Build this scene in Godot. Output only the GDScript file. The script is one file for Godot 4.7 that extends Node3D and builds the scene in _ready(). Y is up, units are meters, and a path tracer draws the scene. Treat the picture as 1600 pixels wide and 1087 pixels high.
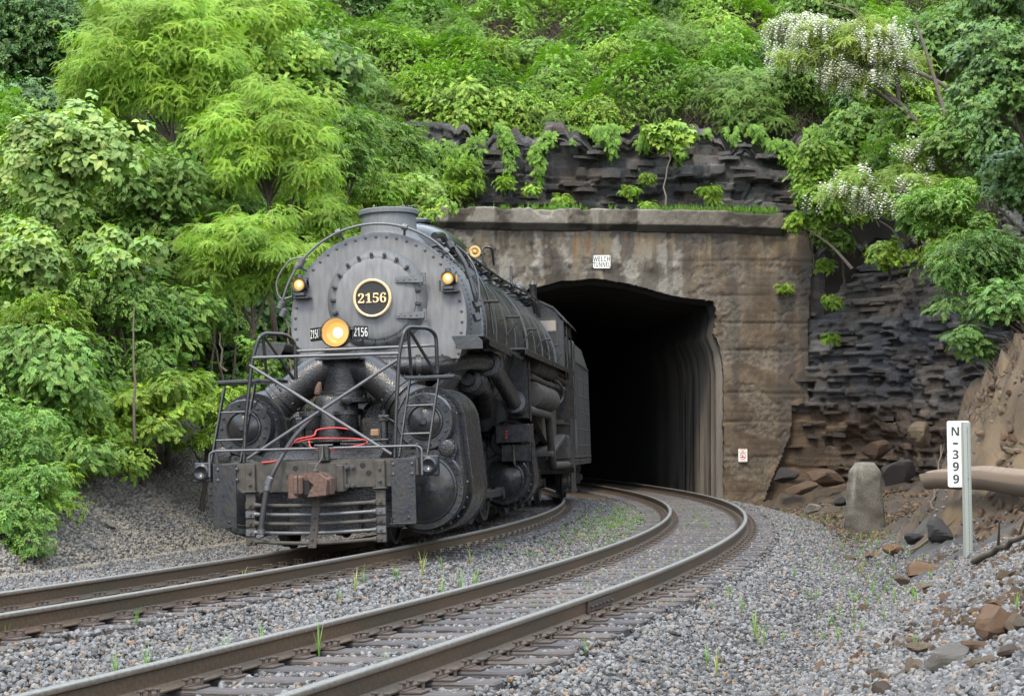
extends Node3D
# A steam engine leaving a tunnel on a curve: every thing is a node of its own under the root.

class MB:
	var v := PackedVector3Array()
	var n := PackedVector3Array()
	var c := PackedColorArray()
	var ix := PackedInt32Array()
	var xf := Transform3D.IDENTITY
	var col := Color.WHITE
	var tinted := false
	func vert(p: Vector3, nn: Vector3) -> int:
		v.append(xf * p)
		n.append((xf.basis * nn).normalized())
		c.append(col)
		return v.size() - 1
	func tri(a: int, b: int, d: int) -> void:
		ix.append(a)
		ix.append(d)
		ix.append(b)
	func flat(a: Vector3, b: Vector3, d: Vector3, out := Vector3.ZERO) -> void:
		var nn := (b - a).cross(d - a).normalized()
		if out != Vector3.ZERO and nn.dot(out) < 0.0:
			nn = -nn
			var t := b
			b = d
			d = t
		tri(vert(a, nn), vert(b, nn), vert(d, nn))
	func quad(a: Vector3, b: Vector3, d: Vector3, e: Vector3, out: Vector3) -> void:
		var nn := (b - a).cross(d - a).normalized()
		if nn.dot(out) < 0.0:
			var i := vert(a, -nn)
			var j := vert(b, -nn)
			var k := vert(d, -nn)
			var l := vert(e, -nn)
			tri(i, k, j)
			tri(i, l, k)
		else:
			var i := vert(a, nn)
			var j := vert(b, nn)
			var k := vert(d, nn)
			var l := vert(e, nn)
			tri(i, j, k)
			tri(i, k, l)
	func box(ctr: Vector3, s: Vector3, bev := 0.008, bas := Basis.IDENTITY) -> void:
		var hs := s * 0.5
		bev = minf(bev, minf(hs.x, minf(hs.y, hs.z)) * 0.45)
		for i in 3:
			var j := (i + 1) % 3
			var k := (i + 2) % 3
			for si in [-1.0, 1.0]:
				var q := []
				for w in [[-1, -1], [1, -1], [1, 1], [-1, 1]]:
					var p := Vector3.ZERO
					p[i] = si * hs[i]
					p[j] = w[0] * (hs[j] - bev)
					p[k] = w[1] * (hs[k] - bev)
					q.append(ctr + bas * p)
				var o := Vector3.ZERO
				o[i] = si
				quad(q[0], q[1], q[2], q[3], bas * o)
				for sj in [-1.0, 1.0]:
					var e := []
					for w in [[0, -1], [1, -1], [1, 1], [0, 1]]:
						var p := Vector3.ZERO
						p[i] = si * (hs[i] - (bev if w[0] else 0.0))
						p[j] = sj * (hs[j] - (0.0 if w[0] else bev))
						p[k] = w[1] * (hs[k] - bev)
						e.append(ctr + bas * p)
					var oo := Vector3.ZERO
					oo[i] = si
					oo[j] = sj
					quad(e[0], e[1], e[2], e[3], bas * oo)
		for a in [-1.0, 1.0]:
			for b in [-1.0, 1.0]:
				for d in [-1.0, 1.0]:
					var g := Vector3(a, b, d)
					flat(ctr + bas * (g * (hs - Vector3(0, bev, bev))), ctr + bas * (g * (hs - Vector3(bev, 0, bev))), ctr + bas * (g * (hs - Vector3(bev, bev, 0))), bas * g)
	static func side_of(ax: Vector3) -> Vector3:
		var s := ax.cross(Vector3.UP)
		if s.length() < 0.05:
			s = ax.cross(Vector3.RIGHT)
		return s.normalized()
	func lathe(prof: Array, o: Vector3, ax: Vector3, seg := 24, from := 0.0, to := TAU) -> void:
		ax = ax.normalized()
		var s := side_of(ax)
		var t := ax.cross(s)
		var m := prof.size() - 1
		var ns := []
		for i in m:
			var d: Vector2 = prof[i + 1] - prof[i]
			ns.append(Vector2(d.y, -d.x).normalized())
		for i in m:
			var n0: Vector2 = ns[i]
			var n1: Vector2 = ns[i]
			if i > 0 and ns[i - 1].dot(ns[i]) > 0.76:
				n0 = (ns[i - 1] + ns[i]).normalized()
			if i < m - 1 and ns[i + 1].dot(ns[i]) > 0.76:
				n1 = (ns[i + 1] + ns[i]).normalized()
			var p0: Vector2 = prof[i]
			var p1: Vector2 = prof[i + 1]
			var base := v.size()
			for k in seg + 1:
				var a := from + (to - from) * k / seg
				var r := s * cos(a) + t * sin(a)
				vert(o + r * p0.x + ax * p0.y, r * n0.x + ax * n0.y)
				vert(o + r * p1.x + ax * p1.y, r * n1.x + ax * n1.y)
			for k in seg:
				var b := base + 2 * k
				tri(b, b + 2, b + 3)
				tri(b, b + 3, b + 1)
	func cyl(a: Vector3, b: Vector3, r0: float, r1 := -1.0, seg := 14) -> void:
		var l := (b - a).length()
		if r1 < 0.0:
			r1 = r0
		lathe([Vector2(0, 0), Vector2(r0, 0), Vector2(r1, l), Vector2(0, l)], a, b - a, seg)
	func tube(pts: Array, r: float, seg := 8, r_end := -1.0, closed := false) -> void:
		var m := pts.size()
		if closed:
			pts = pts + [pts[0]]
			m += 1
		var d0: Vector3 = (pts[1] - pts[0]).normalized()
		var s := side_of(d0)
		var base := v.size()
		for i in m:
			var d: Vector3 = (pts[mini(i + 1, m - 1)] - pts[maxi(i - 1, 0)])
			if closed and (i == 0 or i == m - 1):
				d = pts[1] - pts[m - 2]
			d = d.normalized()
			s = (s - d * s.dot(d)).normalized()
			var t := d.cross(s)
			var rr := r if r_end < 0.0 else lerpf(r, r_end, float(i) / (m - 1))
			for k in seg:
				var a := TAU * k / seg
				var q := s * cos(a) + t * sin(a)
				vert(pts[i] + q * rr, q)
		for i in m - 1:
			for k in seg:
				var a := base + i * seg + k
				var b := base + i * seg + (k + 1) % seg
				tri(a, b, b + seg)
				tri(a, b + seg, a + seg)
		if not closed:
			for e in 2:
				var at := base + (0 if e == 0 else (m - 1) * seg)
				var ctr: Vector3 = pts[0] if e == 0 else pts[m - 1]
				var dd: Vector3 = (pts[0] - pts[1]).normalized() if e == 0 else (pts[m - 1] - pts[m - 2]).normalized()
				var q := []
				for k in seg:
					q.append(xf.affine_inverse() * v[at + k])
				for k in seg:
					flat(ctr, q[k], q[(k + 1) % seg], dd)
	func prism(poly: PackedVector2Array, o: Vector3, x: Vector3, y: Vector3, depth: Vector3, round_sides := true) -> void:
		var t := Geometry2D.triangulate_polygon(poly)
		for e in 2:
			var off := Vector3.ZERO if e == 0 else depth
			var out := -depth if e == 0 else depth
			for i in t.size() / 3:
				var q := []
				for k in 3:
					var p := poly[t[3 * i + k]]
					q.append(o + off + x * p.x + y * p.y)
				flat(q[0], q[1], q[2], out)
		var m := poly.size()
		var sgn := 1.0 if not Geometry2D.is_polygon_clockwise(poly) else -1.0
		for i in m:
			var p := poly[i]
			var p2 := poly[(i + 1) % m]
			var e := (p2 - p).normalized()
			var nn := Vector2(e.y, -e.x) * sgn
			var ep := (p - poly[(i + m - 1) % m]).normalized()
			var en := (poly[(i + 2) % m] - p2).normalized()
			var na := nn
			var nb := nn
			if round_sides and ep.dot(e) > 0.8:
				na = (nn + Vector2(ep.y, -ep.x) * sgn).normalized()
			if round_sides and en.dot(e) > 0.8:
				nb = (nn + Vector2(en.y, -en.x) * sgn).normalized()
			var a := vert(o + x * p.x + y * p.y, x * na.x + y * na.y)
			var b := vert(o + x * p2.x + y * p2.y, x * nb.x + y * nb.y)
			var d := vert(o + depth + x * p2.x + y * p2.y, x * nb.x + y * nb.y)
			var f := vert(o + depth + x * p.x + y * p.y, x * na.x + y * na.y)
			var gn := (v[b] - v[a]).cross(v[d] - v[a])
			if gn.dot(n[a]) > 0.0:
				tri(a, b, d)
				tri(a, d, f)
			else:
				tri(a, d, b)
				tri(a, f, d)
	func rivet(p: Vector3, nn: Vector3, r: float, seg := 6) -> void:
		lathe([Vector2(r, 0), Vector2(r * 0.8, r * 0.5), Vector2(0, r * 0.8)], p, nn, seg)
	func bolt(p: Vector3, nn: Vector3, r: float) -> void:
		lathe([Vector2(r, 0), Vector2(r, r * 0.9), Vector2(r * 0.55, r * 0.95), Vector2(r * 0.5, r * 1.7), Vector2(0, r * 1.7)], p, nn, 6)
	func mesh() -> ArrayMesh:
		var a := []
		a.resize(Mesh.ARRAY_MAX)
		a[Mesh.ARRAY_VERTEX] = v
		a[Mesh.ARRAY_NORMAL] = n
		if tinted:
			a[Mesh.ARRAY_COLOR] = c
		a[Mesh.ARRAY_INDEX] = ix
		var m := ArrayMesh.new()
		m.add_surface_from_arrays(Mesh.PRIMITIVE_TRIANGLES, a)
		return m

func bend(pts: Array, rad: float, k := 5) -> Array:
	var out := [pts[0]]
	for i in range(1, pts.size() - 1):
		var p: Vector3 = pts[i]
		var a: Vector3 = pts[i - 1] - p
		var b: Vector3 = pts[i + 1] - p
		var r := minf(rad, minf(a.length(), b.length()) * 0.49)
		var q0 := p + a.normalized() * r
		var q1 := p + b.normalized() * r
		for j in k + 1:
			var t := float(j) / k
			out.append(q0.lerp(p, t).lerp(p.lerp(q1, t), t))
	out.append(pts[pts.size() - 1])
	return out

func curve(pts: Array, k := 6) -> Array:
	var out := []
	for i in pts.size() - 1:
		var p0: Vector3 = pts[maxi(i - 1, 0)]
		var p3: Vector3 = pts[mini(i + 2, pts.size() - 1)]
		for j in k:
			out.append(pts[i].cubic_interpolate(pts[i + 1], p0, p3, float(j) / k))
	out.append(pts[pts.size() - 1])
	return out

var rng := RandomNumberGenerator.new()
var names := {}
var M := {}
var nz := FastNoiseLite.new()
var nf := FastNoiseLite.new()
var ncell := FastNoiseLite.new()
var ncval := FastNoiseLite.new()

func named(called: String) -> String:
	var k: int = names.get(called, -1) + 1
	names[called] = k
	return called if k == 0 else "%s_%03d" % [called, k]

func put(o: Node, called: String, parent: Node = null) -> Node:
	if parent == null:
		o.name = named(called)
		add_child(o, true)
	else:
		var k := 0
		for ch in parent.get_children():
			if ch.has_meta("stem") and ch.get_meta("stem") == called:
				k += 1
		o.set_meta("stem", called)
		o.name = called if k == 0 else "%s_%03d" % [called, k]
		parent.add_child(o, true)
	return o

func obj(called: String, mb: MB, m: Material, parent: Node = null) -> MeshInstance3D:
	var o := MeshInstance3D.new()
	o.mesh = mb.mesh()
	o.material_override = m
	put(o, called, parent)
	return o

func inst(called: String, mesh: Mesh, m: Material, parent: Node, t: Transform3D) -> MeshInstance3D:
	var o := MeshInstance3D.new()
	o.mesh = mesh
	o.material_override = m
	o.transform = t
	put(o, called, parent)
	return o

func tag(o: Node, label: String, category: String, group := "", kind := "") -> Node:
	if label:
		o.set_meta("label", label)
	if category:
		o.set_meta("category", category)
	if group:
		o.set_meta("group", group)
	if kind:
		o.set_meta("kind", kind)
	return o

func thing(called: String, label: String, category: String, t := Transform3D.IDENTITY, group := "") -> Node3D:
	var o := Node3D.new()
	o.transform = t
	put(o, called)
	tag(o, label, category, group)
	return o

func noise_tex(size: int, freq: float, lo: Color, hi: Color, type := FastNoiseLite.TYPE_SIMPLEX_SMOOTH, oct := 4, sd := 1, mid := 0.5) -> NoiseTexture2D:
	var f := FastNoiseLite.new()
	f.noise_type = type
	f.frequency = freq
	f.fractal_octaves = oct
	f.seed = sd
	var t := NoiseTexture2D.new()
	t.width = size
	t.height = size
	t.seamless = true
	t.noise = f
	var g := Gradient.new()
	g.set_color(0, lo)
	g.set_color(1, hi)
	g.add_point(mid, lo.lerp(hi, 0.5))
	t.color_ramp = g
	return t

func lin(r: float, g: float, b: float) -> Color:
	return Color(r, g, b).linear_to_srgb()

func mat(called: String, col: Color, rough := 0.7, metal := 0.0, tex: Texture2D = null, scale := Vector3.ONE, bump: Texture2D = null, depth := 0.0, rtex: Texture2D = null) -> StandardMaterial3D:
	var m := StandardMaterial3D.new()
	m.resource_name = called
	m.albedo_color = col
	m.roughness = rough
	m.metallic = metal
	if tex or bump or rtex:
		m.uv1_triplanar = true
		m.uv1_scale = scale
		m.uv1_triplanar_sharpness = 4.0
	m.albedo_texture = tex
	if rtex:
		m.roughness_texture = rtex
	if bump:
		m.heightmap_enabled = true
		m.heightmap_texture = bump
		m.heightmap_scale = depth
	M[called] = m
	return m

func g3(v: float) -> Color:
	return Color(v, v, v)

func materials() -> void:
	var fine := noise_tex(512, 0.03, g3(0.78), g3(1.0), FastNoiseLite.TYPE_SIMPLEX_SMOOTH, 5, 3)
	var blot := noise_tex(512, 0.012, g3(0.66), g3(1.0), FastNoiseLite.TYPE_SIMPLEX_SMOOTH, 5, 4)
	var rgh := noise_tex(512, 0.015, g3(0.5), g3(1.0), FastNoiseLite.TYPE_SIMPLEX_SMOOTH, 4, 5)
	var bmp := noise_tex(512, 0.04, g3(0.0), g3(1.0), FastNoiseLite.TYPE_SIMPLEX_SMOOTH, 4, 6)
	var grit := noise_tex(512, 0.12, g3(0.0), g3(1.0), FastNoiseLite.TYPE_SIMPLEX_SMOOTH, 4, 8)
	var weather := noise_tex(512, 0.010, Color(0.62, 0.68, 0.78), Color(1.0, 0.88, 0.72), FastNoiseLite.TYPE_SIMPLEX_SMOOTH, 6, 27)
	var patchy := noise_tex(512, 0.014, g3(0.3), g3(1.0), FastNoiseLite.TYPE_SIMPLEX_SMOOTH, 5, 28)
	var faint := noise_tex(512, 0.012, g3(0.83), g3(1.0), FastNoiseLite.TYPE_SIMPLEX_SMOOTH, 5, 19)
	var streak := noise_tex(512, 0.02, g3(0.6), g3(1.0), FastNoiseLite.TYPE_SIMPLEX_SMOOTH, 4, 9)
	mat("black_paint", lin(0.030, 0.033, 0.037), 0.42, 0.0, weather, Vector3(0.9, 0.7, 0.9), bmp, 0.12, patchy)
	mat("boiler_paint", lin(0.02, 0.024, 0.024), 0.3, 0.0, fine, Vector3(0.6, 0.6, 0.6), bmp, 0.06, rgh)
	mat("cast_black", lin(0.033, 0.036, 0.04), 0.46, 0.0, weather, Vector3(1.6, 1.3, 1.6), bmp, 0.4, patchy)
	mat("dusty_black", lin(0.07, 0.06, 0.049), 0.7, 0.0, blot, Vector3(1.0, 1.0, 1.0), grit, 0.12)
	mat("graphite", lin(0.178, 0.181, 0.184), 0.8, 0.05, faint, Vector3(1.5, 0.3, 1.5), bmp, 0.05)
	mat("stack_grey", lin(0.12, 0.127, 0.13), 0.6, 0.1, faint, Vector3(2.6, 0.6, 2.6), bmp, 0.1)
	mat("rod_steel", lin(0.13, 0.13, 0.135), 0.4, 0.35, fine, Vector3(2, 2, 2), grit, 0.1)
	mat("coupler_rust", lin(0.15, 0.085, 0.062), 0.75, 0.1, blot, Vector3(3, 3, 3), bmp, 0.4)
	mat("brass", lin(0.62, 0.40, 0.16), 0.35, 0.8, fine, Vector3(6, 6, 6))
	mat("brass_letters", lin(0.72, 0.5, 0.26), 0.45, 0.3)
	mat("plate_black", lin(0.02, 0.021, 0.022), 0.6, 0.0, fine, Vector3(4, 4, 4), grit, 0.4)
	mat("board_black", lin(0.012, 0.013, 0.013), 0.35)
	mat("white_paint", lin(0.72, 0.72, 0.68), 0.5)
	mat("red_cable", lin(0.42, 0.035, 0.03), 0.55)
	mat("rubber", lin(0.028, 0.027, 0.028), 0.55, 0.0, fine, Vector3(5, 5, 5))
	mat("bolt_black", lin(0.05, 0.052, 0.055), 0.45, 0.2)
	mat("wheel_steel", lin(0.03, 0.029, 0.027), 0.6, 0.1, blot, Vector3(2, 2, 2))
	mat("tyre_steel", lin(0.075, 0.073, 0.07), 0.4, 0.4)
	mat("shade_black", lin(0.012, 0.012, 0.012), 0.9)
	mat("orange_paint", lin(0.6, 0.22, 0.03), 0.6)
	mat("tan_wood", lin(0.25, 0.15, 0.08), 0.8)
	var glass := mat("window_glass", Color(0.7, 0.8, 0.85, 0.25), 0.08)
	glass.transparency = BaseMaterial3D.TRANSPARENCY_ALPHA
	for w in [["headlight_glow", Color(1.0, 0.76, 0.4), 0.25], ["headlight_core", Color(1.0, 0.95, 0.82), 0.9], ["marker_glow", Color(1.0, 0.78, 0.4), 0.42], ["lens_glow", Color(1.0, 0.8, 0.42), 0.34]]:
		var m := mat(w[0], Color(0.4, 0.3, 0.15), 0.2)
		m.emission_enabled = true
		m.emission = w[1]
		m.emission_energy_multiplier = w[2]
	var refl := mat("reflector", lin(0.8, 0.58, 0.26), 0.22, 0.9)
	refl.emission_enabled = true
	refl.emission = Color(1.0, 0.66, 0.25)
	refl.emission_energy_multiplier = 0.1
	mat("rail_steel", Color.WHITE, 0.42, 0.25, noise_tex(512, 0.03, g3(0.75), g3(1.0), FastNoiseLite.TYPE_SIMPLEX_SMOOTH, 5, 11), Vector3(1.5, 1.5, 1.5), grit, 0.1).vertex_color_use_as_albedo = true
	for k in 3:
		mat("sleeper_wood%d" % k, [lin(0.10, 0.085, 0.08), lin(0.078, 0.07, 0.072), lin(0.12, 0.1, 0.09)][k], 0.8, 0.0, streak, Vector3(0.5, 6, 6), streak, 1.2)
	mat("plate_rust", lin(0.095, 0.07, 0.054), 0.7, 0.1, fine, Vector3(6, 6, 6), grit, 0.3)
	for w in [["ground_mat", 0.9, grit, 3.0, 1.6], ["concrete", 0.9, grit, 1.2, 1.4], ["rock", 0.42, grit, 1.1, 2.5], ["soil", 0.95, grit, 2.0, 3.0], ["boulder", 0.75, grit, 2.0, 2.0]]:
		var m := mat(w[0], Color.WHITE, w[1], 0.0, noise_tex(512, 0.05, g3(0.42), g3(1.0), FastNoiseLite.TYPE_SIMPLEX_SMOOTH, 6, 21 + w[0].length()), Vector3(w[3], w[3], w[3]), w[2], w[4])
		m.vertex_color_use_as_albedo = true
	M.rock.roughness_texture = rgh
	mat("stone_ballast", Color.WHITE, 0.8, 0.0, fine, Vector3(7, 7, 7)).vertex_color_use_as_albedo = true
	mat("bark", lin(0.12, 0.09, 0.065), 0.9, 0.0, streak, Vector3(6, 1, 6), streak, 1.5)
	mat("bark_grey", lin(0.2, 0.165, 0.13), 0.9, 0.0, streak, Vector3(6, 1, 6), streak, 1.5)
	mat("dead_wood", lin(0.16, 0.12, 0.085), 0.9, 0.0, streak, Vector3(4, 4, 4), streak, 1.0)
	mat("log_wood", lin(0.25, 0.185, 0.13), 0.85, 0.0, streak, Vector3(0.6, 5, 5), streak, 1.5)
	mat("galvanised", lin(0.36, 0.38, 0.34), 0.5, 0.5, fine, Vector3(5, 5, 5))
	mat("sign_white", lin(0.66, 0.66, 0.62), 0.5, 0.0, noise_tex(256, 0.02, g3(0.88), g3(1.0), FastNoiseLite.TYPE_SIMPLEX_SMOOTH, 4, 15), Vector3(2, 2, 2))
	mat("sign_black", lin(0.02, 0.02, 0.02), 0.6)
	mat("sign_red", lin(0.5, 0.04, 0.04), 0.6)
	mat("mint_paint", lin(0.5, 0.68, 0.6), 0.8)
	for w in [["leaf", 0.45, 0.9], ["leaf_dark", 0.4, 0.6], ["petal", 0.7, 0.8], ["blade", 0.55, 0.8]]:
		var m := mat(w[0], Color.WHITE, w[1])
		m.vertex_color_use_as_albedo = true
		m.backlight_enabled = true
		m.backlight = Color(0.85, 0.95, 0.25) * w[2] if w[0] != "petal" else Color(0.7, 0.7, 0.7)
		m.metallic_specular = 0.4

# ---------------------------------------------------------------- the line of the two tracks
const DEEP0 := -14.0
const DSTEP := 0.25
const RISE := 0.006147   # grade
const CANT := 0.0473     # outer rail above inner rail
const GAUGE := 1.51
const APART := 4.0154
var tx := PackedFloat32Array()   # x of the empty track's inner rail, by depth
var tc := PackedFloat32Array()   # cosine of its heading
var ts := PackedFloat32Array()   # arc length
var ty := PackedFloat32Array()   # height of the low rail's top
var line_p := PackedVector3Array()   # the same rail by arc length from s = -22, every 0.2 m
var line_r := PackedVector3Array()

func lay_line() -> void:
	var kn := [0.3565, -0.8733, -1.0604, -1.0769, -0.8556, -0.3963, -0.3047]
	var ks := [0.0, 10.0, 20.0, 30.0, 40.0, 50.0, 65.0]
	var pts := []
	var th0 := 0.3221
	for i in range(-110, 0):
		var s := i * 0.2
		pts.append([-3.64 + sin(th0) * s, 6.0 + cos(th0) * s, th0, s])
	var x := -3.64
	var d := 6.0
	var th := th0
	for i in 700:
		var s := i * 0.2
		pts.append([x, d, th, s])
		var k := 0.0
		if s < 65.0:
			for j in 6:
				if s >= ks[j] and s < ks[j + 1]:
					k = lerpf(kn[j], kn[j + 1], (s - ks[j]) / (ks[j + 1] - ks[j])) / 100.0
		else:
			k = -0.003
		x += sin(th + k * 0.1) * 0.2
		d += cos(th + k * 0.1) * 0.2
		th += k * 0.2
	for p in pts:
		line_p.append(Vector3(p[0], RISE * p[3], -p[1]))
		line_r.append(Vector3(cos(p[2]), 0, sin(p[2])))
	var n := int((135.0 - DEEP0) / DSTEP)
	var at := 0
	for i in n:
		var dd := DEEP0 + i * DSTEP
		while at < pts.size() - 2 and pts[at + 1][1] < dd:
			at += 1
		var f: float = (dd - pts[at][1]) / (pts[at + 1][1] - pts[at][1])
		tx.append(lerpf(pts[at][0], pts[at + 1][0], f))
		tc.append(cos(lerpf(pts[at][2], pts[at + 1][2], f)))
		ts.append(lerpf(pts[at][3], pts[at + 1][3], f))
		ty.append(RISE * lerpf(pts[at][3], pts[at + 1][3], f))

func trk(d: float) -> int:
	return clampi(int((d - DEEP0) / DSTEP), 0, tx.size() - 1)

func sst(a: float, b: float, x: float) -> float:
	var t := clampf((x - a) / (b - a), 0.0, 1.0)
	return t * t * (3.0 - 2.0 * t)

func ditch(d: float) -> float:
	return 3.55 + clampf((d - 18.0) * 0.05, -0.2, 0.9) - 0.6 * sst(21.0, 25.0, d) * (1.0 - sst(31.0, 36.0, d))

func foot(d: float) -> float:
	return ditch(d) + 1.6 - 0.55 * sst(20.0, 26.0, d) + sst(30.0, 37.0, d) * 6.0

# height of the ground above the inner rail's top, u metres to the right of it
func profile(u: float, d: float) -> float:
	var y := -0.25
	if u > -1.2:
		y += CANT * clampf(u / GAUGE, -0.3, 1.3)
	else:
		y += CANT * lerpf(clampf((u + APART) / GAUGE, -0.3, 1.3), -0.3, sst(-1.9, -1.2, u))
	var w := u if u > -1.5 else u + APART
	y -= 0.028 * sst(-0.95, -0.7, w) * sst(2.35, 2.1, w)
	if u > 2.15:
		var ud := ditch(d)
		y -= 0.36 * sst(2.15, ud, u)
		if u > ud:
			var us := foot(d)
			y += minf(u - ud, us - ud) * lerpf(0.47, 0.19, sst(20.0, 38.0, d))
			var m := lerpf(0.5, 2.2, sst(20.5, 27.0, d))
			m = lerpf(m, 1.3, sst(34.0, 42.0, d))
			if u > us:
				var r := (u - us) * m
				y += r if r < 2.4 else 2.4 + (r - 2.4) * 0.55
	elif u < -5.0:
		y -= 0.10 * sst(-5.0, -6.5, u)
		y += 0.0
		var um := -7.6 + sst(30.0, 36.0, d) * 1.8
		if u < um:
			var r := um - u
			y += minf(r, 2.4) * 0.72
			if r > 2.4:
				y += minf(r - 2.4, 26.0) * 0.72
	return y

func between(a: PackedFloat32Array, d: float) -> float:
	var f := clampf((d - DEEP0) / DSTEP, 0.0, a.size() - 1.001)
	var i := int(f)
	return lerpf(a[i], a[i + 1], f - i)

func ground_y(x: float, d: float) -> float:
	return between(ty, d) + profile((x - between(tx, d)) * between(tc, d), d)

func hill_y(x: float, d: float) -> float:
	var back := 9.55 + sst(56.5, 57.4, d) * 3.4 + maxf(d - 57.2, 0.0) * 0.72
	back += nz.get_noise_2d(x * 4.0, d * 4.0) * 0.8 * sst(57.0, 60.0, d)
	var side := sst(-5.0, -11.0, x) * 2.2
	return minf(back + side, 60.0) + maxf(absf(x) - 25.0, 0.0) * 0.3

func ground_color(x: float, d: float, u: float, y: float) -> Color:
	var a := nz.get_noise_2d(x * 9.0, d * 9.0)
	var b := nf.get_noise_2d(x * 22.0, d * 22.0)
	var gravel := Color(0.17, 0.165, 0.16).lerp(Color(0.11, 0.10, 0.095), clampf(0.5 + a, 0.0, 1.0))
	var dirt := Color(0.23, 0.165, 0.105).lerp(Color(0.15, 0.115, 0.085), clampf(0.5 + b * 1.2, 0.0, 1.0))
	var c := gravel
	if u > 3.0:
		var f := maxf(sst(4.6, 5.8, u + a * 1.4), sst(-0.6, 0.1, u - foot(d) + a) * sst(17.5, 20.5, d))
		f = maxf(f, sst(29.0, 34.0, d + a * 3.0) * sst(3.1, 4.0, u + b * 0.8))
		c = c.lerp(dirt, f)
		c = c.lerp(Color(0.43, 0.29, 0.145).lerp(Color(0.26, 0.17, 0.095), clampf(0.4 + 2.2 * nf.get_noise_2d(x * 30.0 + d * 10.0, d * 12.0), 0.0, 1.0)), sst(-0.2, 0.4, u - foot(d) + a) * sst(18.5, 22.0, d) * (1.0 - sst(32.0, 34.0, d)) * clampf(0.75 + b * 1.5, 0.0, 1.0))
		c = c.lerp(Color(0.07, 0.055, 0.045), sst(0.1, 0.45, b) * 0.5 * f)
	if u < -7.5:
		var f := sst(-9.9, -10.9, u + a * 1.0)
		c = c.lerp(Color(0.24, 0.21, 0.16) * (0.8 + 0.4 * clampf(b + 0.5, 0.0, 1.0)), sst(-7.6, -8.2, u + a * 0.8) * 0.85)
		c = c.lerp(Color(0.055, 0.05, 0.03), f)
	if d > 46.0 and u > -4.5 and u < 3.2:
		c = c.lerp(Color(0.17, 0.11, 0.075), sst(48.0, 53.0, d + a * 3.0))
	return c

func build_ground() -> void:
	var mb := MB.new()
	mb.tinted = true
	var rows := []
	var d := -13.0
	while d < 130.0:
		rows.append(d)
		d += 0.5 if d < 6.5 else (0.14 + maxf(d - 8.0, 0.0) * 0.008 if d < 56.0 else 3.0)
	var us := []
	var k := -70.0
	while k < 70.0:
		us.append(k)
		k += 0.13 if absf(k - 1.0) < 10.0 else (0.3 if absf(k) < 16.0 else 3.0)
	var nc := us.size()
	for dd in rows:
		var x0 := between(tx, dd)
		var c0 := between(tc, dd)
		var y0 := between(ty, dd)
		for u in us:
			var x: float = x0 + u / c0
			var y: float = y0 + profile(u, dd)
			var rough := 0.008 if u > -5.0 and u < 3.0 else 0.010 + (0.015 + 0.085 * sst(22.0, 28.0, dd)) * sst(3.4, 6.0, u) + 0.02 * sst(-8.6, -10.0, u)
			y += nz.get_noise_2d(x * 30.0, dd * 30.0) * rough * 2.2 + nf.get_noise_2d(x * 60.0, dd * 60.0) * rough
			if u > 3.6 and dd > 20.0 and dd < 56.0:
				y += nf.get_noise_3d(x * 9.0, y * 26.0, dd * 9.0) * 0.34 * sst(3.6, 4.6, u)
				y += ((absf(nf.get_noise_2d(x * 26.0 + dd * 8.0, dd * 14.0)) - 0.1) * 0.5 + nf.get_noise_3d(x * 60.0, y * 60.0, dd * 60.0) * 0.16 + (floorf(3.0 * nf.get_noise_3d(x * 12.0, y * 22.0, dd * 12.0)) * 0.12)) * sst(3.8, 4.8, u) * (1.0 - sst(33.0, 36.0, dd)) * sst(22.0, 25.5, dd)
			mb.v.append(Vector3(x, y, -dd))
			mb.c.append(ground_color(x, dd, u, y))
	grid(mb, rows.size(), nc, true)
	tag(obj("ground", mb, M.ground_mat), "", "", "", "structure")

# joins a grid of points that is already in mb.v; down: row after row away from the viewer
func grid(mb: MB, nr: int, nc: int, up := true) -> void:
	mb.n.resize(mb.v.size())
	for r in nr:
		for q in nc:
			var i := r * nc + q
			var a := mb.v[r * nc + mini(q + 1, nc - 1)] - mb.v[r * nc + maxi(q - 1, 0)]
			var b := mb.v[mini(r + 1, nr - 1) * nc + q] - mb.v[maxi(r - 1, 0) * nc + q]
			var nn := a.cross(b).normalized()
			mb.n[i] = nn if up else -nn
	for r in nr - 1:
		for q in nc - 1:
			var i := r * nc + q
			if up:
				mb.tri(i, i + 1, i + nc + 1)
				mb.tri(i, i + nc + 1, i + nc)
			else:
				mb.tri(i, i + nc + 1, i + 1)
				mb.tri(i, i + nc, i + nc + 1)

func build_hillside() -> void:
	var mb := MB.new()
	mb.tinted = true
	var rows := []
	var d := 54.85
	while d < 130.0:
		rows.append(d)
		d += 0.22 if d < 59.0 else (0.5 if d < 76.0 else 4.0)
	var xs := []
	var x := -70.0
	while x < 70.0:
		xs.append(x)
		x += 0.6 if absf(x - 2.0) < 24.0 else 4.0
	for xx in xs:   # a skirt down to the cutting's floor
		mb.v.append(Vector3(xx, hill_y(xx, 54.85) if xx > -6.0 and xx < 9.0 else ground_y(xx, 54.0) - 0.5, -54.80))
		mb.c.append(Color(0.05, 0.042, 0.035))
	for dd in rows:
		for xx in xs:
			mb.v.append(Vector3(xx, hill_y(xx, dd), -dd))
			var a := nz.get_noise_2d(xx * 6.0, dd * 6.0)
			mb.c.append(Color(0.05, 0.052, 0.03).lerp(Color(0.10, 0.068, 0.05), clampf(0.4 + a * 1.6, 0.0, 1.0)))
	grid(mb, rows.size() + 1, xs.size(), true)
	tag(obj("hillside", mb, M.soil), "", "", "", "structure")

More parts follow.
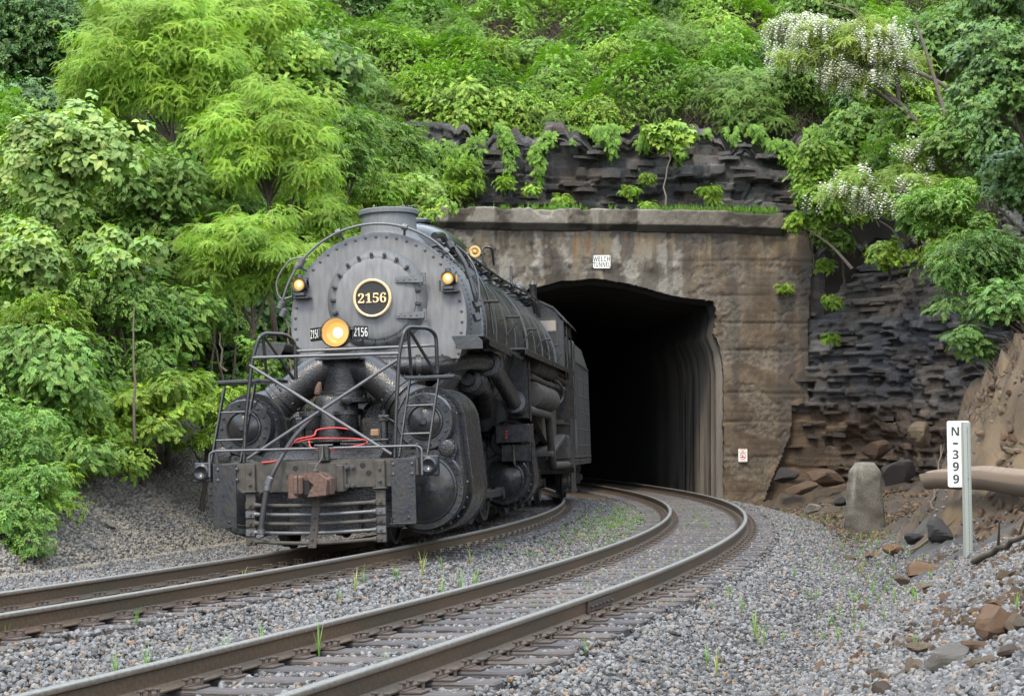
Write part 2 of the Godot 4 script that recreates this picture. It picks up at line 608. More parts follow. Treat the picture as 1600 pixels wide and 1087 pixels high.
# ---------------------------------------------------------------- rails, sleepers, ballast
func build_tracks() -> void:
	var outline := [Vector2(-0.076, -0.186), Vector2(0.076, -0.186), Vector2(0.076, -0.176), Vector2(0.03, -0.160), Vector2(0.0095, -0.145), Vector2(0.0095, -0.052), Vector2(0.02, -0.044), Vector2(0.037, -0.038),
		Vector2(0.038, -0.012), Vector2(0.031, -0.003), Vector2(0.012, 0.0), Vector2(-0.012, 0.0), Vector2(-0.031, -0.003), Vector2(-0.038, -0.012), Vector2(-0.037, -0.038), Vector2(-0.02, -0.044), Vector2(-0.0095, -0.052),
		Vector2(-0.0095, -0.145), Vector2(-0.03, -0.160), Vector2(-0.076, -0.176)]
	var tie_meshes := []
	for k in 4:
		var mb := MB.new()
		mb.box(Vector3(rng.randf_range(-0.05, 0.05), -0.09, 0), Vector3(2.58 + rng.randf_range(-0.06, 0.06), 0.18, 0.215 + rng.randf_range(-0.01, 0.015)), 0.014)
		tie_meshes.append(mb.mesh())
	var pm := MB.new()   # a tie plate with its spikes
	pm.box(Vector3(0.02, 0.008, 0), Vector3(0.40, 0.016, 0.185), 0.005)
	pm.box(Vector3(0.105, 0.017, 0), Vector3(0.03, 0.018, 0.18), 0.005)
	pm.box(Vector3(-0.098, 0.017, 0), Vector3(0.03, 0.018, 0.18), 0.005)
	for sp in [[0.092, 0.05], [0.092, -0.055], [-0.092, 0.03], [-0.092, -0.06], [0.18, -0.04], [-0.14, 0.05]]:
		pm.box(Vector3(sp[0], 0.035, sp[1]), Vector3(0.018, 0.05, 0.018), 0.003)
		pm.box(Vector3(sp[0] * 0.93, 0.062, sp[1]), Vector3(0.042, 0.014, 0.034), 0.005)
	var plate_mesh := pm.mesh()
	for w in [[0.0, "empty curved track of brown rails running into the tunnel beside the steam engine", 0], [-APART, "curved track of brown rails that the black steam engine stands on", 1]]:
		var off: float = w[0]
		var t := thing("railway_track", w[1], "railway track")
		for side in 2:
			var mb := MB.new()
			mb.tinted = true
			var ro: float = off + side * GAUGE
			var n := 0
			var m := outline.size()
			for i in range(0, line_p.size() - 180, 2):
				var p: Vector3 = line_p[i] + line_r[i] * ro + Vector3.UP * CANT * side
				n += 1
				for k in m:
					for e in 2:   # two copies of each point keep the edges crisp
						var q: Vector2 = outline[k]
						var prev: Vector2 = outline[(k + m - 1) % m]
						var next: Vector2 = outline[(k + 1) % m]
						var dv := (q - prev) if e == 0 else (next - q)
						var d0 := (q - prev).normalized()
						var d1 := (next - q).normalized()
						if d0.dot(d1) > 0.7:
							dv = d0 + d1
						dv = dv.normalized()
						var nn := line_r[i] * dv.y + Vector3.UP * -dv.x
						mb.v.append(p + line_r[i] * q.x + Vector3.UP * q.y)
						mb.n.append(nn)
						var rust := nz.get_noise_2d(i * 3.0, side * 50.0 + off * 9.0 + q.y * 90.0)
						var cc := Color(0.105, 0.083, 0.057).lerp(Color(0.165, 0.108, 0.068), clampf(0.4 + rust, 0.0, 1.0))
						if q.y > -0.02:
							cc = Color(0.19, 0.18, 0.155)
						if q.y > -0.004:
							cc = Color(0.25, 0.25, 0.24) if absf(q.x) < 0.02 else Color(0.2, 0.19, 0.16)
						mb.c.append(cc)
			for i in n - 1:
				for k in m:
					var a := i * 2 * m + 2 * k + 1
					var b := i * 2 * m + 2 * ((k + 1) % m)
					mb.tri(a, a + 2 * m, b + 2 * m)
					mb.tri(a, b + 2 * m, b)
			var rail := obj("rail", mb, M.rail_steel, t)
			# the bolted joint bars
			for s in ([[9.5, 1], [27.0, 1]] if w[2] == 0 and side == 1 else []):
				var i := 110 + int(s[0] * 5.0)
				var jb := MB.new()
				var bas := Basis(line_r[i], Vector3.UP, line_r[i].cross(Vector3.UP))
				var p: Vector3 = line_p[i] + line_r[i] * ro + Vector3.UP * (CANT * side - 0.098)
				for sd in [-1.0, 1.0]:
					jb.box(p + line_r[i] * 0.02 * sd, Vector3(0.022, 0.095, 0.9), 0.006, bas)
					for q in 6:
						jb.bolt(p + line_r[i] * 0.031 * sd + bas.z * (q - 2.5) * 0.14, line_r[i] * sd, 0.016)
				obj("joint_bar", jb, M.plate_rust, rail)
		var s := 2.0
		var count := 0
		while s < 62.0 and count < 130:
			var i := 110 + int(s * 5.0)
			var p: Vector3 = line_p[i].lerp(line_p[i + 1], s * 5.0 - int(s * 5.0)) + line_r[i] * (off + GAUGE * 0.5) + Vector3.UP * (CANT * 0.5 - 0.204)
			var r := (line_r[i] + Vector3.UP * CANT / GAUGE).normalized()
			var yaw := rng.randf_range(-0.025, 0.025)
			var bas := Basis(r, Vector3.UP, r.cross(Vector3.UP)).orthonormalized().rotated(Vector3.UP, yaw)
			var k := rng.randi() % 4
			var tie := inst("sleeper", tie_meshes[k], M["sleeper_wood%d" % (rng.randi() % 3)], t, Transform3D(bas, p))
			for sd in [-1.0, 1.0]:
				var pb := Basis(Vector3(sd, 0, 0), Vector3.UP, Vector3(0, 0, sd))
				inst("tie_plate", plate_mesh, M.plate_rust, tie, Transform3D(pb, Vector3(sd * GAUGE * 0.5, 0.001, 0)))
			s += 0.53
			count += 1

func stone_mesh(sd: int) -> Mesh:
	var r := RandomNumberGenerator.new()
	r.seed = sd
	var t := (1.0 + sqrt(5.0)) / 2.0
	var vs := [Vector3(-1, t, 0), Vector3(1, t, 0), Vector3(-1, -t, 0), Vector3(1, -t, 0), Vector3(0, -1, t), Vector3(0, 1, t), Vector3(0, -1, -t), Vector3(0, 1, -t), Vector3(t, 0, -1), Vector3(t, 0, 1), Vector3(-t, 0, -1), Vector3(-t, 0, 1)]
	var fs := [[0, 11, 5], [0, 5, 1], [0, 1, 7], [0, 7, 10], [0, 10, 11], [1, 5, 9], [5, 11, 4], [11, 10, 2], [10, 7, 6], [7, 1, 8], [3, 9, 4], [3, 4, 2], [3, 2, 6], [3, 6, 8], [3, 8, 9], [4, 9, 5], [2, 4, 11], [6, 2, 10], [8, 6, 7], [9, 8, 1]]
	for i in 12:
		vs[i] = vs[i].normalized() * r.randf_range(0.36, 0.62)
	var mb := MB.new()
	for f in fs:
		mb.flat(vs[f[0]], vs[f[1]], vs[f[2]], vs[f[0]] + vs[f[1]] + vs[f[2]])
	return mb.mesh()

func multi(called: String, mesh: Mesh, m: Material, buf: PackedFloat32Array, parent: Node = null) -> MultiMeshInstance3D:
	var mm := MultiMesh.new()
	mm.transform_format = MultiMesh.TRANSFORM_3D
	mm.use_colors = true
	mm.mesh = mesh
	mm.instance_count = buf.size() / 16
	mm.buffer = buf
	var o := MultiMeshInstance3D.new()
	o.multimesh = mm
	o.material_override = m
	put(o, called, parent)
	return o

func push(buf: PackedFloat32Array, b: Basis, o: Vector3, c: Color) -> void:
	buf.append_array(PackedFloat32Array([b.x.x, b.y.x, b.z.x, o.x, b.x.y, b.y.y, b.z.y, o.y, b.x.z, b.y.z, b.z.z, o.z, c.r, c.g, c.b, 1.0]))

func rand_basis() -> Basis:
	return Basis(Quaternion(rng.randfn(), rng.randfn(), rng.randfn(), rng.randfn()).normalized())

func stone_color() -> Color:
	var g := 0.085 + 0.15 * pow(rng.randf(), 1.2)
	var c := Color(g, g * 0.985, g * 0.97)
	var k := rng.randf()
	if k < 0.13:
		c = Color(g * 1.12, g * 0.92, g * 0.75)
	elif k < 0.16:
		c = Color(0.25, 0.15, 0.08)
	elif k < 0.30:
		c = Color(g * 0.6, g * 0.61, g * 0.63)
	return c

func build_ballast() -> void:
	for kind in 4:
		var buf := PackedFloat32Array()
		var want := 62000
		var tries := 0
		while want > 0 and tries < 300000:
			tries += 1
			# thinner with depth, as the picture sees less of each stone
			var d := 6.0 + 44.2 * pow(rng.randf(), 1.35)
			var half := d * 0.36 + 2.8
			var x := rng.randf_range(-half, half)
			var u: float = (x - between(tx, d)) * between(tc, d)
			var size := 0.024 + 0.036 * pow(rng.randf(), 1.6)
			var keep := 1.0
			if u > 2.8:
				keep = 1.0 - (0.45 + 0.48 * sst(13.0, 19.0, d)) * sst(4.9, 6.0, u + nz.get_noise_2d(x * 9.0, d * 9.0) * 1.4)
				keep *= 1.0 - 0.85 * sst(29.0, 35.0, d) * sst(3.0, 4.2, u)
				if u > foot(d) - 0.2:
					keep *= 1.0 - 0.9 * sst(19.5, 22.5, d)
			elif u < -8.2:
				keep = 1.0 - 0.92 * sst(-10.2, -11.4, u)
				keep *= 0.55 + 0.45 * sst(-0.25, 0.2, nz.get_noise_2d(x * 14.0, d * 14.0))
			elif d > 47.0:
				keep = 0.5
			if rng.randf() > keep:
				continue
			# keep clear of the rails
			var v := fposmod(u + 0.1, APART) - 0.1
			if u < 2.0 and u > -4.3 and (absf(v) < 0.10 or absf(v - GAUGE) < 0.10):
				continue
			var y: float = between(ty, d) + profile(u, d) + nz.get_noise_2d(x * 30.0, d * 30.0) * 0.02
			if u > -4.65 and u < 2.15:
				var in_track := v > -0.6 and v < GAUGE + 0.6
				# lower in the sleepers' company, heaped between them
				var tie := absf(fposmod(between(ts, d) - 2.0 + 0.265, 0.53) - 0.265)
				if in_track and tie < 0.125:
					var end := v < -0.25 or v > GAUGE + 0.25
					var plate := absf(v) < 0.22 or absf(v - GAUGE) < 0.22
					if plate or rng.randf() < (0.56 if end else 0.4):
						continue
					y += 0.055
				else:
					y += 0.012 if in_track else 0.025
			y += rng.randf_range(-0.012, 0.02)
			var b := rand_basis().scaled_local(Vector3(size * rng.randf_range(0.8, 1.5), size * rng.randf_range(0.6, 1.0), size))
			var c := stone_color()
			if u < -8.2:
				c = c.lerp(Color(0.21, 0.185, 0.145), 0.4)
			if d > 45.0:
				c = c.lerp(Color(0.17, 0.12, 0.085), sst(46.0, 51.0, d) * 0.8)
			push(buf, b, Vector3(x, y, -d), c)
			want -= 1
		for q in 6500:   # the heap of ballast on the left bank
			var d := rng.randf_range(20.0, 33.0)
			var u := rng.randf_range(-11.0, -7.4)
			if rng.randf() < sst(-10.1, -10.9, u + nz.get_noise_2d(d * 20.0, u * 20.0)) + 0.25 * sst(0.0, 0.3, nz.get_noise_2d(d * 14.0, u * 14.0)):
				continue
			var x: float = between(tx, d) + u / between(tc, d)
			var size := 0.026 + 0.05 * pow(rng.randf(), 1.8)
			push(buf, rand_basis().scaled_local(Vector3(size * 1.2, size * 0.8, size)), Vector3(x, ground_y(x, d) + 0.01, -d), stone_color().lerp(Color(0.3, 0.26, 0.195), 0.55))
		tag(multi("ballast_gravel", stone_mesh(40 + kind), M.stone_ballast, buf), "", "", "loose grey ballast stones round the tracks", "stuff")

# ---------------------------------------------------------------- tunnel portal
func portal_d(x: float) -> float:
	return 53.6 + (x - 2.0) * 0.1

func hash1(a: float, b := 0.0) -> float:
	return fposmod(sin(a * 127.1 + b * 311.7) * 43758.5453, 1.0)

func build_portal() -> void:
	var t := thing("tunnel_portal", "stained brown board-marked concrete tunnel portal with dark arched opening", "tunnel")
	var hole := PackedVector2Array([Vector2(-2.75, -0.9), Vector2(-2.75, 4.3), Vector2(-2.3, 5.5), Vector2(-1.3, 6.35), Vector2(0.0, 6.85), Vector2(0.93, 7.08), Vector2(1.73, 7.27), Vector2(2.81, 7.36), Vector2(3.89, 7.23), Vector2(4.75, 7.02), Vector2(5.29, 6.84), Vector2(5.94, 6.76),
		Vector2(6.87, 6.63), Vector2(6.96, 6.19), Vector2(6.85, 5.55), Vector2(7.08, 5.0), Vector2(7.19, 4.25), Vector2(7.17, 2.0), Vector2(7.15, -0.9)])
	var rim := PackedVector2Array([Vector2(-6.5, -0.9), Vector2(8.4, -0.9), Vector2(8.45, -0.3), Vector2(8.78, 0.58), Vector2(9.12, 1.33), Vector2(9.46, 2.1), Vector2(9.5, 3.1), Vector2(10.1, 3.18), Vector2(10.12, 5.9), Vector2(10.36, 8.85), Vector2(9.5, 9.05), Vector2(-6.5, 9.05)])
	var cell := 0.055
	var x0 := -6.5
	var nx := int(16.9 / cell)
	var ny := int(9.95 / cell)
	var mb := MB.new()
	mb.tinted = true
	var lifts := [8.02, 6.86, 5.92, 4.95, 3.52, 2.55, 1.38, 0.2]
	for j in ny + 1:
		for i in nx + 1:
			var x := x0 + i * cell
			var y := -0.9 + j * cell
			var a := nz.get_noise_2d(x * 7.0, y * 7.0)
			var b := nf.get_noise_2d(x * 16.0, y * 16.0)
			var f := nf.get_noise_2d(x * 90.0, y * 90.0)
			var gr := hash1(i * 1.3, j * 2.7)
			var out := a * 0.008 + b * 0.006 + f * 0.010 + (gr - 0.5) * 0.006
			var right := sst(5.4, 6.6, x)
			var col := Color(0.37, 0.325, 0.26).lerp(Color(0.325, 0.24, 0.16), right)
			col = col.lerp(col * 0.62, clampf(0.45 + b * 1.5 + f * 0.9, 0.0, 1.0)) * (0.86 + 0.28 * gr)
			# marks of the form boards
			var bd := fposmod(y, 0.215)
			out -= 0.006 * exp(-pow((bd - 0.1) / 0.02, 2.0)) * right
			col = col * (0.88 + 0.2 * hash1(floor(y / 0.215))) * (1.0 - 0.35 * right * exp(-pow((bd - 0.1) / 0.03, 2.0)) * clampf(0.5 + 2.0 * b, 0.0, 1.0))
			var near := 9.0
			for l in lifts:
				var dy: float = y - l - nz.get_noise_1d(x * 12.0 + l * 40.0) * 0.05
				if absf(dy) < absf(near):
					near = dy
			var joint := exp(-pow(near / 0.035, 2.0)) * (0.35 + 0.65 * clampf(0.6 + nf.get_noise_2d(x * 9.0, floor(y) * 9.0) * 2.0, 0.0, 1.0)) * (0.35 + 0.65 * right)
			out -= 0.05 * joint
			col = col.lerp(Color(0.05, 0.04, 0.03), joint * 0.75)
			# broken skin below the joints shows the stones in it
			var spall := sst(0.10, 0.20, nf.get_noise_2d(x * 10.0 + 40.0, y * 16.0) * 0.9 + f * 0.12 + 0.22 * exp(-pow((near + 0.2) / 0.25, 2.0)) * right + 0.1 * exp(-pow((x - 7.3) / 0.35, 2.0)) - 0.05)
			out -= spall * (0.03 + 0.04 * absf(f) + (gr - 0.5) * 0.03)
			col = col.lerp(Color(0.31, 0.26, 0.2) * (0.45 + 0.7 * clampf(f * 1.5 + 0.4, 0.0, 1.0) + 0.45 * gr), spall * 0.75)
			# lime
			var lime := sst(0.0, 0.14, nf.get_noise_2d(x * 13.0 + 300.0, y * 10.0) + f * 0.15 + 0.06 - 0.10 * absf(y - 7.6)) * (1.0 - 0.8 * right)
			col = col.lerp(Color(0.52, 0.485, 0.42) * (0.75 + 0.4 * gr), lime * 0.9)
			col = col.lerp(Color(0.09, 0.07, 0.055), sst(0.04, 0.18, nf.get_noise_2d(x * 12.0 + 800.0, y * 7.0) + f * 0.15) * (1.0 - right * 0.75) * 0.75)
			out += lime * 0.012
			# what has run down from the coping
			var run := nf.get_noise_2d(x * 38.0 + f * 1.5, y * 3.0 + 90.0) + nf.get_noise_2d(x * 11.0, y * 4.0 + 33.0) * 0.5
			var fall := sst(5.6, 8.9, y)
			col = col.lerp(Color(0.075, 0.06, 0.05), sst(0.08, 0.3, run) * fall * 0.8 * (1.0 - 0.5 * right))
			col = col.lerp(Color(0.40, 0.31, 0.19), sst(0.12, 0.3, nf.get_noise_2d(x * 46.0 + 70.0 + f * 2.0, y * 2.4)) * sst(7.2, 8.9, y + a * 1.5) * 0.75)
			col = col.lerp(Color(0.36, 0.18, 0.075), sst(0.22, 0.4, nf.get_noise_2d(x * 60.0 + 170.0, y * 6.0)) * sst(8.0, 8.8, y + a) * (1.0 - right) * 0.8)
			col = col.lerp(Color(0.105, 0.1, 0.1), sst(0.12, 0.35, nf.get_noise_2d(x * 14.0 + 20.0, y * 1.3)) * right * 0.55)
			# knobs where the form ties were
			for q in [[0.75, 7.75], [1.9, 7.85], [2.6, 8.05], [3.6, 7.9], [4.7, 7.75], [5.5, 7.8]]:
				var dd: float = Vector2(x - q[0], y - q[1]).length()
				if dd < 0.35:
					out += 0.10 * exp(-pow(dd / 0.13, 2.0))
			# corners beside the opening's edge are drawn onto it
			var at := Vector2(x, y)
			if x > -2.95 and x < 7.4 and y < 7.6:
				for k in hole.size() - 1:
					var cp := Geometry2D.get_closest_point_to_segment(at, hole[k], hole[k + 1])
					if cp.distance_squared_to(Vector2(x, y)) < cell * cell * 0.36:
						at = cp + Vector2(f, b) * 0.05
						break
			mb.v.append(Vector3(at.x, at.y, -portal_d(x) + out))
			mb.c.append(col)
	mb.n.resize(mb.v.size())
	var w := nx + 1
	for j in ny + 1:
		for i in w:
			var p := mb.v[j * w + mini(i + 1, nx)] - mb.v[j * w + maxi(i - 1, 0)]
			var q := mb.v[mini(j + 1, ny) * w + i] - mb.v[maxi(j - 1, 0) * w + i]
			mb.n[j * w + i] = p.cross(q).normalized()
	var inside := []
	inside.resize(nx * ny)
	for j in ny:
		for i in nx:
			var p := Vector2(x0 + (i + 0.5) * cell, -0.9 + (j + 0.5) * cell)
			p += Vector2(nf.get_noise_2d(p.x * 40.0, p.y * 40.0), nf.get_noise_2d(p.y * 40.0, p.x * 40.0 + 99.0)) * 0.02
			inside[j * nx + i] = Geometry2D.is_point_in_polygon(p, rim) and not Geometry2D.is_point_in_polygon(p, hole)
	for j in ny:
		for i in nx:
			if not inside[j * nx + i]:
				continue
			var a := j * w + i
			mb.tri(a, a + 1, a + w + 1)
			mb.tri(a, a + w + 1, a + w)
			for e in [[-1, 0, a, a + w], [1, 0, a + w + 1, a + 1], [0, -1, a + 1, a], [0, 1, a + w, a + w + 1]]:
				var ii: int = i + e[0]
				var jj: int = j + e[1]
				if ii < 0 or jj < 0 or ii >= nx or jj >= ny or not inside[jj * nx + ii]:
					var b := Vector3(0, 0, -0.55)
					mb.col = mb.c[e[2]] * 0.9
					mb.quad(mb.v[e[2]], mb.v[e[3]], mb.v[e[3]] + b, mb.v[e[2]] + b, Vector3(e[0], e[1], 0))
	obj("portal_wall", mb, M.concrete, t)
	# the coping, a slab with a sloping underside
	var cb := MB.new()
	cb.tinted = true
	var prof := [Vector2(-0.6, 0.0), Vector2(0.04, 0.0), Vector2(0.10, 0.06), Vector2(0.30, 0.2), Vector2(0.32, 0.24), Vector2(0.31, 0.70), Vector2(0.26, 0.74), Vector2(-1.3, 0.76)]
	var dense := []
	for k in prof.size() - 1:
		var m := maxi(1, int((prof[k + 1] - prof[k]).length() / 0.05))
		for q in m:
			dense.append(prof[k].lerp(prof[k + 1], float(q) / m))
	dense.append(prof[prof.size() - 1])
	var cols := int(15.8 / 0.07)
	for k in dense.size():
		for i in cols + 1:
			var x := -6.5 + i * 0.07
			var p: Vector2 = dense[k]
			var f := nf.get_noise_3d(x * 50.0, p.y * 50.0, p.x * 50.0)
			var b := nf.get_noise_3d(x * 12.0, p.y * 12.0, p.x * 12.0)
			var chip := sst(0.08, 0.28, b) * 0.06 + f * 0.03
			var base := 8.97 - sst(7.0, 9.4, x) * 0.05
			cb.v.append(Vector3(x, base + p.y - chip * (1.0 if p.y > 0.5 else 0.0), -portal_d(x) + p.x - chip))
			var col := Color(0.26, 0.225, 0.18).lerp(Color(0.095, 0.076, 0.057), clampf(0.45 + b * 2.2 + f, 0.0, 1.0)) * (0.8 + 0.4 * hash1(i * 1.7, k * 3.1))
			var pale := sst(0.0, 0.06, nf.get_noise_2d(x * 13.0 + 500.0, p.y * 5.0) + f * 0.06) * (1.0 - sst(4.0, 6.0, x))
			col = col.lerp(Color(0.4, 0.36, 0.3) * (0.85 + 0.3 * hash1(i * 1.7, k * 3.1)), pale)
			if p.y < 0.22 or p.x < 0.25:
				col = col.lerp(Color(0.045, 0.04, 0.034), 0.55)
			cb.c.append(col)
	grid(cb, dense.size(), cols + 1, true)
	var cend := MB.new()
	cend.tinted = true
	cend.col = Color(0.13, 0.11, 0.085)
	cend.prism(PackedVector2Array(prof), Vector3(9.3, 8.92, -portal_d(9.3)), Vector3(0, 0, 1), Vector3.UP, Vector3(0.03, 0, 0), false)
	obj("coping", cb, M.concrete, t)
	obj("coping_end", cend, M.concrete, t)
	# the lining, swept along the curve of the track
	var lb := MB.new()
	lb.tinted = true
	var ring := []
	for k in hole.size() - 1:
		var m := maxi(1, int((hole[k + 1] - hole[k]).length() / 0.3))
		for q in m:
			ring.append(hole[k].lerp(hole[k + 1], float(q) / m))
	ring.append(hole[hole.size() - 1])
	var ctr := Vector2(2.2, 3.0)
	var secs := []
	var z := 0.14
	while z < 62.0:
		secs.append(z)
		z += 0.13 if z < 7.0 else 1.2
	for s in secs:
		for p in ring:
			var i := trk(53.6 + s)
			var sx: float = (tx[i] - tx[trk(53.6)]) if s > 0.5 else 0.0
			var inset := -0.22
			if s > 0.3:
				inset = 0.05
			if s > 0.45:
				inset = 0.16
			if s > 0.8 and s < 1.35:
				inset = 0.0
			if s > 1.6:
				inset = 0.22
			if s > 2.7:
				inset = 0.3
			inset += nf.get_noise_2d(s * 40.0, p.y * 14.0) * 0.012
			var dirn: Vector2 = (ctr - p)
			if p.y < 4.3:
				dirn.y = 0.0
			var q: Vector2 = p + dirn.normalized() * inset
			lb.v.append(Vector3(q.x + sx, q.y + RISE * s, -portal_d(p.x) - s))
			var st := nf.get_noise_2d(s * 24.0, p.y * 2.0)
			var col := Color(0.46, 0.41, 0.36).lerp(Color(0.19, 0.165, 0.145), clampf(0.5 + st * 1.3, 0.0, 1.0))
			col = col.lerp(Color(0.03, 0.027, 0.025), sst(0.16, 0.3, nf.get_noise_2d(s * 30.0 + 60.0, p.y * 1.0) + (0.16 - p.y * 0.08)))
			if s > 0.8 and s < 1.35:
				col = Color(0.12, 0.105, 0.055)
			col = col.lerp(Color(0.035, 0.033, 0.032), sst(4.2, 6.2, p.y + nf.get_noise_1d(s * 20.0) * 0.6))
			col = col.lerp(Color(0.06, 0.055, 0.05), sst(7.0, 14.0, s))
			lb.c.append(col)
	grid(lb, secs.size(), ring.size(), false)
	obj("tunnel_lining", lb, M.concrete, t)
	var eb := MB.new()
	eb.tinted = true
	eb.col = Color(0.03, 0.03, 0.03)
	var ei := trk(53.6 + 61.0)
	eb.box(Vector3(2.2 + tx[ei] - tx[trk(53.6)], 3.4, -115.2), Vector3(16, 11, 0.4), 0.02)
	obj("tunnel_end", eb, M.concrete, t)

# ---------------------------------------------------------------- rock
# path: points (x, depth); grows upwards from y0 to y1 and leans back
func cliff(called: String, label: String, path: Array, y0: float, y1: float, lean: float, th: float, shade: Callable, slabs: int, sd: float) -> void:
	var t := thing(called, label, "cliff")
	var mb := MB.new()
	mb.tinted = true
	var lens := [0.0]
	for i in path.size() - 1:
		lens.append(lens[i] + (path[i + 1] - path[i]).length())
	var total: float = lens[lens.size() - 1]
	var nc := int(total / 0.075)
	var nr := int((y1 - y0) / 0.05)
	var spots := []
	for r in nr + 1:
		var y := y0 + (y1 - y0) * r / nr
		for q in nc + 1:
			var s := total * q / nc
			var k := 0
			while k < path.size() - 2 and s > lens[k + 1]:
				k += 1
			var e: Vector2 = (path[k + 1] - path[k]).normalized()
			var p: Vector2 = path[k] + e * (s - lens[k])
			var out := Vector3(-e.y, 0, 1.0).lerp(Vector3(-e.y, 0, e.x), 1.0).normalized()
			out = Vector3(e.y, 0, e.x).normalized()
			var yy := y + nz.get_noise_2d(s * 4.0, sd * 10.0) * 0.3 + s * 0.03 + nf.get_noise_2d(s * 16.0, y * 9.0) * 0.06
			var thick: float = th * (1.0 + 1.6 * maxf(0.0, hash1(floor(yy * 0.7), sd + 7.0) - 0.35) + 0.25 * nz.get_noise_1d(floor(yy * 0.7) * 31.0))
			var layer: float = floor(yy / thick + nz.get_noise_1d(yy * 14.0 + sd) * 0.8)
			var wid := 0.25 + 0.75 * hash1(layer, sd)
			var cellid: float = floor(s / wid + hash1(layer + 0.5, sd) * 7.0 + nz.get_noise_2d(s * 20.0, y * 20.0) * 0.15)
			var block := hash1(layer * 1.7 + sd, cellid)
			var big := nz.get_noise_3d(s * 4.5, yy * 6.0, sd * 9.0)
			var o := big * 0.95 + (block - 0.5) * (0.24 if th > 0.25 else 0.32) + (hash1(layer, sd + 3.0) - 0.5) * 0.24 - (y - y0) * lean
			o += nf.get_noise_3d(s * 30.0, y * 30.0, sd) * 0.05 + nf.get_noise_3d(s * 6.0, yy * 8.0, sd + 40.0) * 0.24
			# upright joints that cross several beds
			var js: float = s * 0.8 + nz.get_noise_2d(s * 6.0, y * 9.0) * 0.5 + floor(yy / (thick * 4.0)) * 0.37
			var jd: float = absf(js - roundf(js))
			o -= 0.16 * exp(-pow(jd / 0.05, 2.0)) * sst(0.3, 0.6, hash1(roundf(js), floor(yy / (thick * 4.0)) + sd))
			if th > 0.25:
				o += (hash1(roundf(js * 1.0 + 0.5), floor(yy / (thick * 3.0)) + sd) - 0.5) * 0.26 * sst(12.4, 11.4, y)
			if th < 0.25:   # behind the portal wall's edge the rock stays close to it
				o = maxf(o, lerpf(-0.26 + 0.1 * block, -3.0, sst(2.2, 5.0, s)))
			var pos := Vector3(p.x, y, -p.y) + out * o
			pos.y -= clampf(0.5 + 1.6 * nf.get_noise_2d(s * 9.0, sd * 30.0), 0.0, 1.3) * 0.9 * sst(y1 - 1.6, y1, y)
			mb.v.append(pos)
			mb.c.append(shade.call(s, y, block, big))
			if r > 3 and r < nr - 3 and q > 4 and q < nc - 4 and rng.randf() < 0.02:
				spots.append([pos, out, s, y])
	grid(mb, nr + 1, nc + 1, true)
	obj("rock_face", mb, M.rock, t)
	var shapes := []
	for k in 5:
		var pb := MB.new()
		var n := 7
		var poly := PackedVector2Array()
		for i in n:
			var a := TAU * i / n
			poly.append(Vector2(cos(a) * rng.randf_range(0.36, 0.6), sin(a) * rng.randf_range(0.3, 0.55)))
		pb.prism(poly, Vector3(0, -0.5, 0), Vector3.RIGHT, Vector3.FORWARD, Vector3(rng.randf_range(-0.1, 0.1), 1, rng.randf_range(-0.1, 0.1)), false)
		shapes.append(pb.mesh())
	var mats := []
	for k in 4:
		var c: Color = shade.call(k * 3.1, lerpf(y0, y1, 0.3 + 0.2 * k), 0.3 + 0.2 * k, 0.1)
		mats.append(mat("slab_%s_%d" % [called, k], c.linear_to_srgb(), 0.6, 0.0, M.rock.albedo_texture, Vector3(1.6, 1.6, 1.6), M.rock.heightmap_texture, 2.5))
	for i in mini(slabs, spots.size()):
		var sp: Array = spots[(i * 37) % spots.size()]
		var w := rng.randf_range(0.3, 0.95)
		var bas := Basis(Vector3.UP, atan2(sp[1].x, sp[1].z) + rng.randf_range(-0.4, 0.4)) * Basis.from_scale(Vector3(w, rng.randf_range(0.05, 0.17), rng.randf_range(0.25, 0.5)))
		bas = Basis(Vector3(0, 0, 1), rng.randf_range(-0.07, 0.07)) * bas
		var mi := clampi(int((sp[3] - y0) / (y1 - y0) * 4.0), 0, 3)
		inst("rock_slab", shapes[i % 5], mats[mi], t, Transform3D(bas, sp[0] + sp[1] * 0.06))

func build_cliffs() -> void:
	cliff("ledge_cliff", "dark layered rock ledge above the tunnel portal coping", [Vector2(-7.0, 56.2), Vector2(-1.0, 56.0), Vector2(4.0, 56.3), Vector2(8.0, 55.9), Vector2(12.5, 56.3)], 9.35, 13.2, -0.02, 0.26,
		func(s, y, block, big):
			var c := Color(0.10, 0.096, 0.095).lerp(Color(0.25, 0.235, 0.22), block * block)
			c = c.lerp(Color(0.15, 0.10, 0.065), sst(0.15, 0.35, nf.get_noise_2d(s * 8.0, y * 8.0)) * 0.6)
			return c.lerp(Color(0.2, 0.19, 0.19), sst(0.2, 0.4, nf.get_noise_2d(s * 12.0 + 50.0, y * 5.0)) * 0.6), 90, 1.0)
	cliff("roadside_cliff", "wet black shale cliff with brown foot right of the tunnel portal", [Vector2(7.6, 54.42), Vector2(9.9, 54.45), Vector2(10.7, 54.1), Vector2(11.8, 53.2), Vector2(13.2, 49.5), Vector2(14.6, 46.5), Vector2(18.5, 44.0)], -0.6, 9.2, 0.1, 0.15,
		func(s, y, block, big):
			var c := Color(0.085, 0.086, 0.092).lerp(Color(0.27, 0.262, 0.262), block * block)
			c = c.lerp(Color(0.17, 0.13, 0.1), sst(0.1, 0.3, nf.get_noise_2d(s * 10.0 + 9.0, y * 10.0)) * 0.7)
			c = c.lerp(Color(0.31, 0.21, 0.135).lerp(Color(0.12, 0.088, 0.068), block), sst(4.2, 2.8, y + big * 1.5))
			c = c.lerp(Color(0.34, 0.24, 0.15), sst(0.2, 0.4, nf.get_noise_2d(s * 12.0, y * 3.0)) * sst(3.2, 2.4, y) * 0.7)
			return c.lerp(Color(0.30, 0.235, 0.18), sst(5.9, 6.6, y + big) * sst(8.0, 7.0, y) * (0.25 + 0.75 * block)), 150, 2.0)

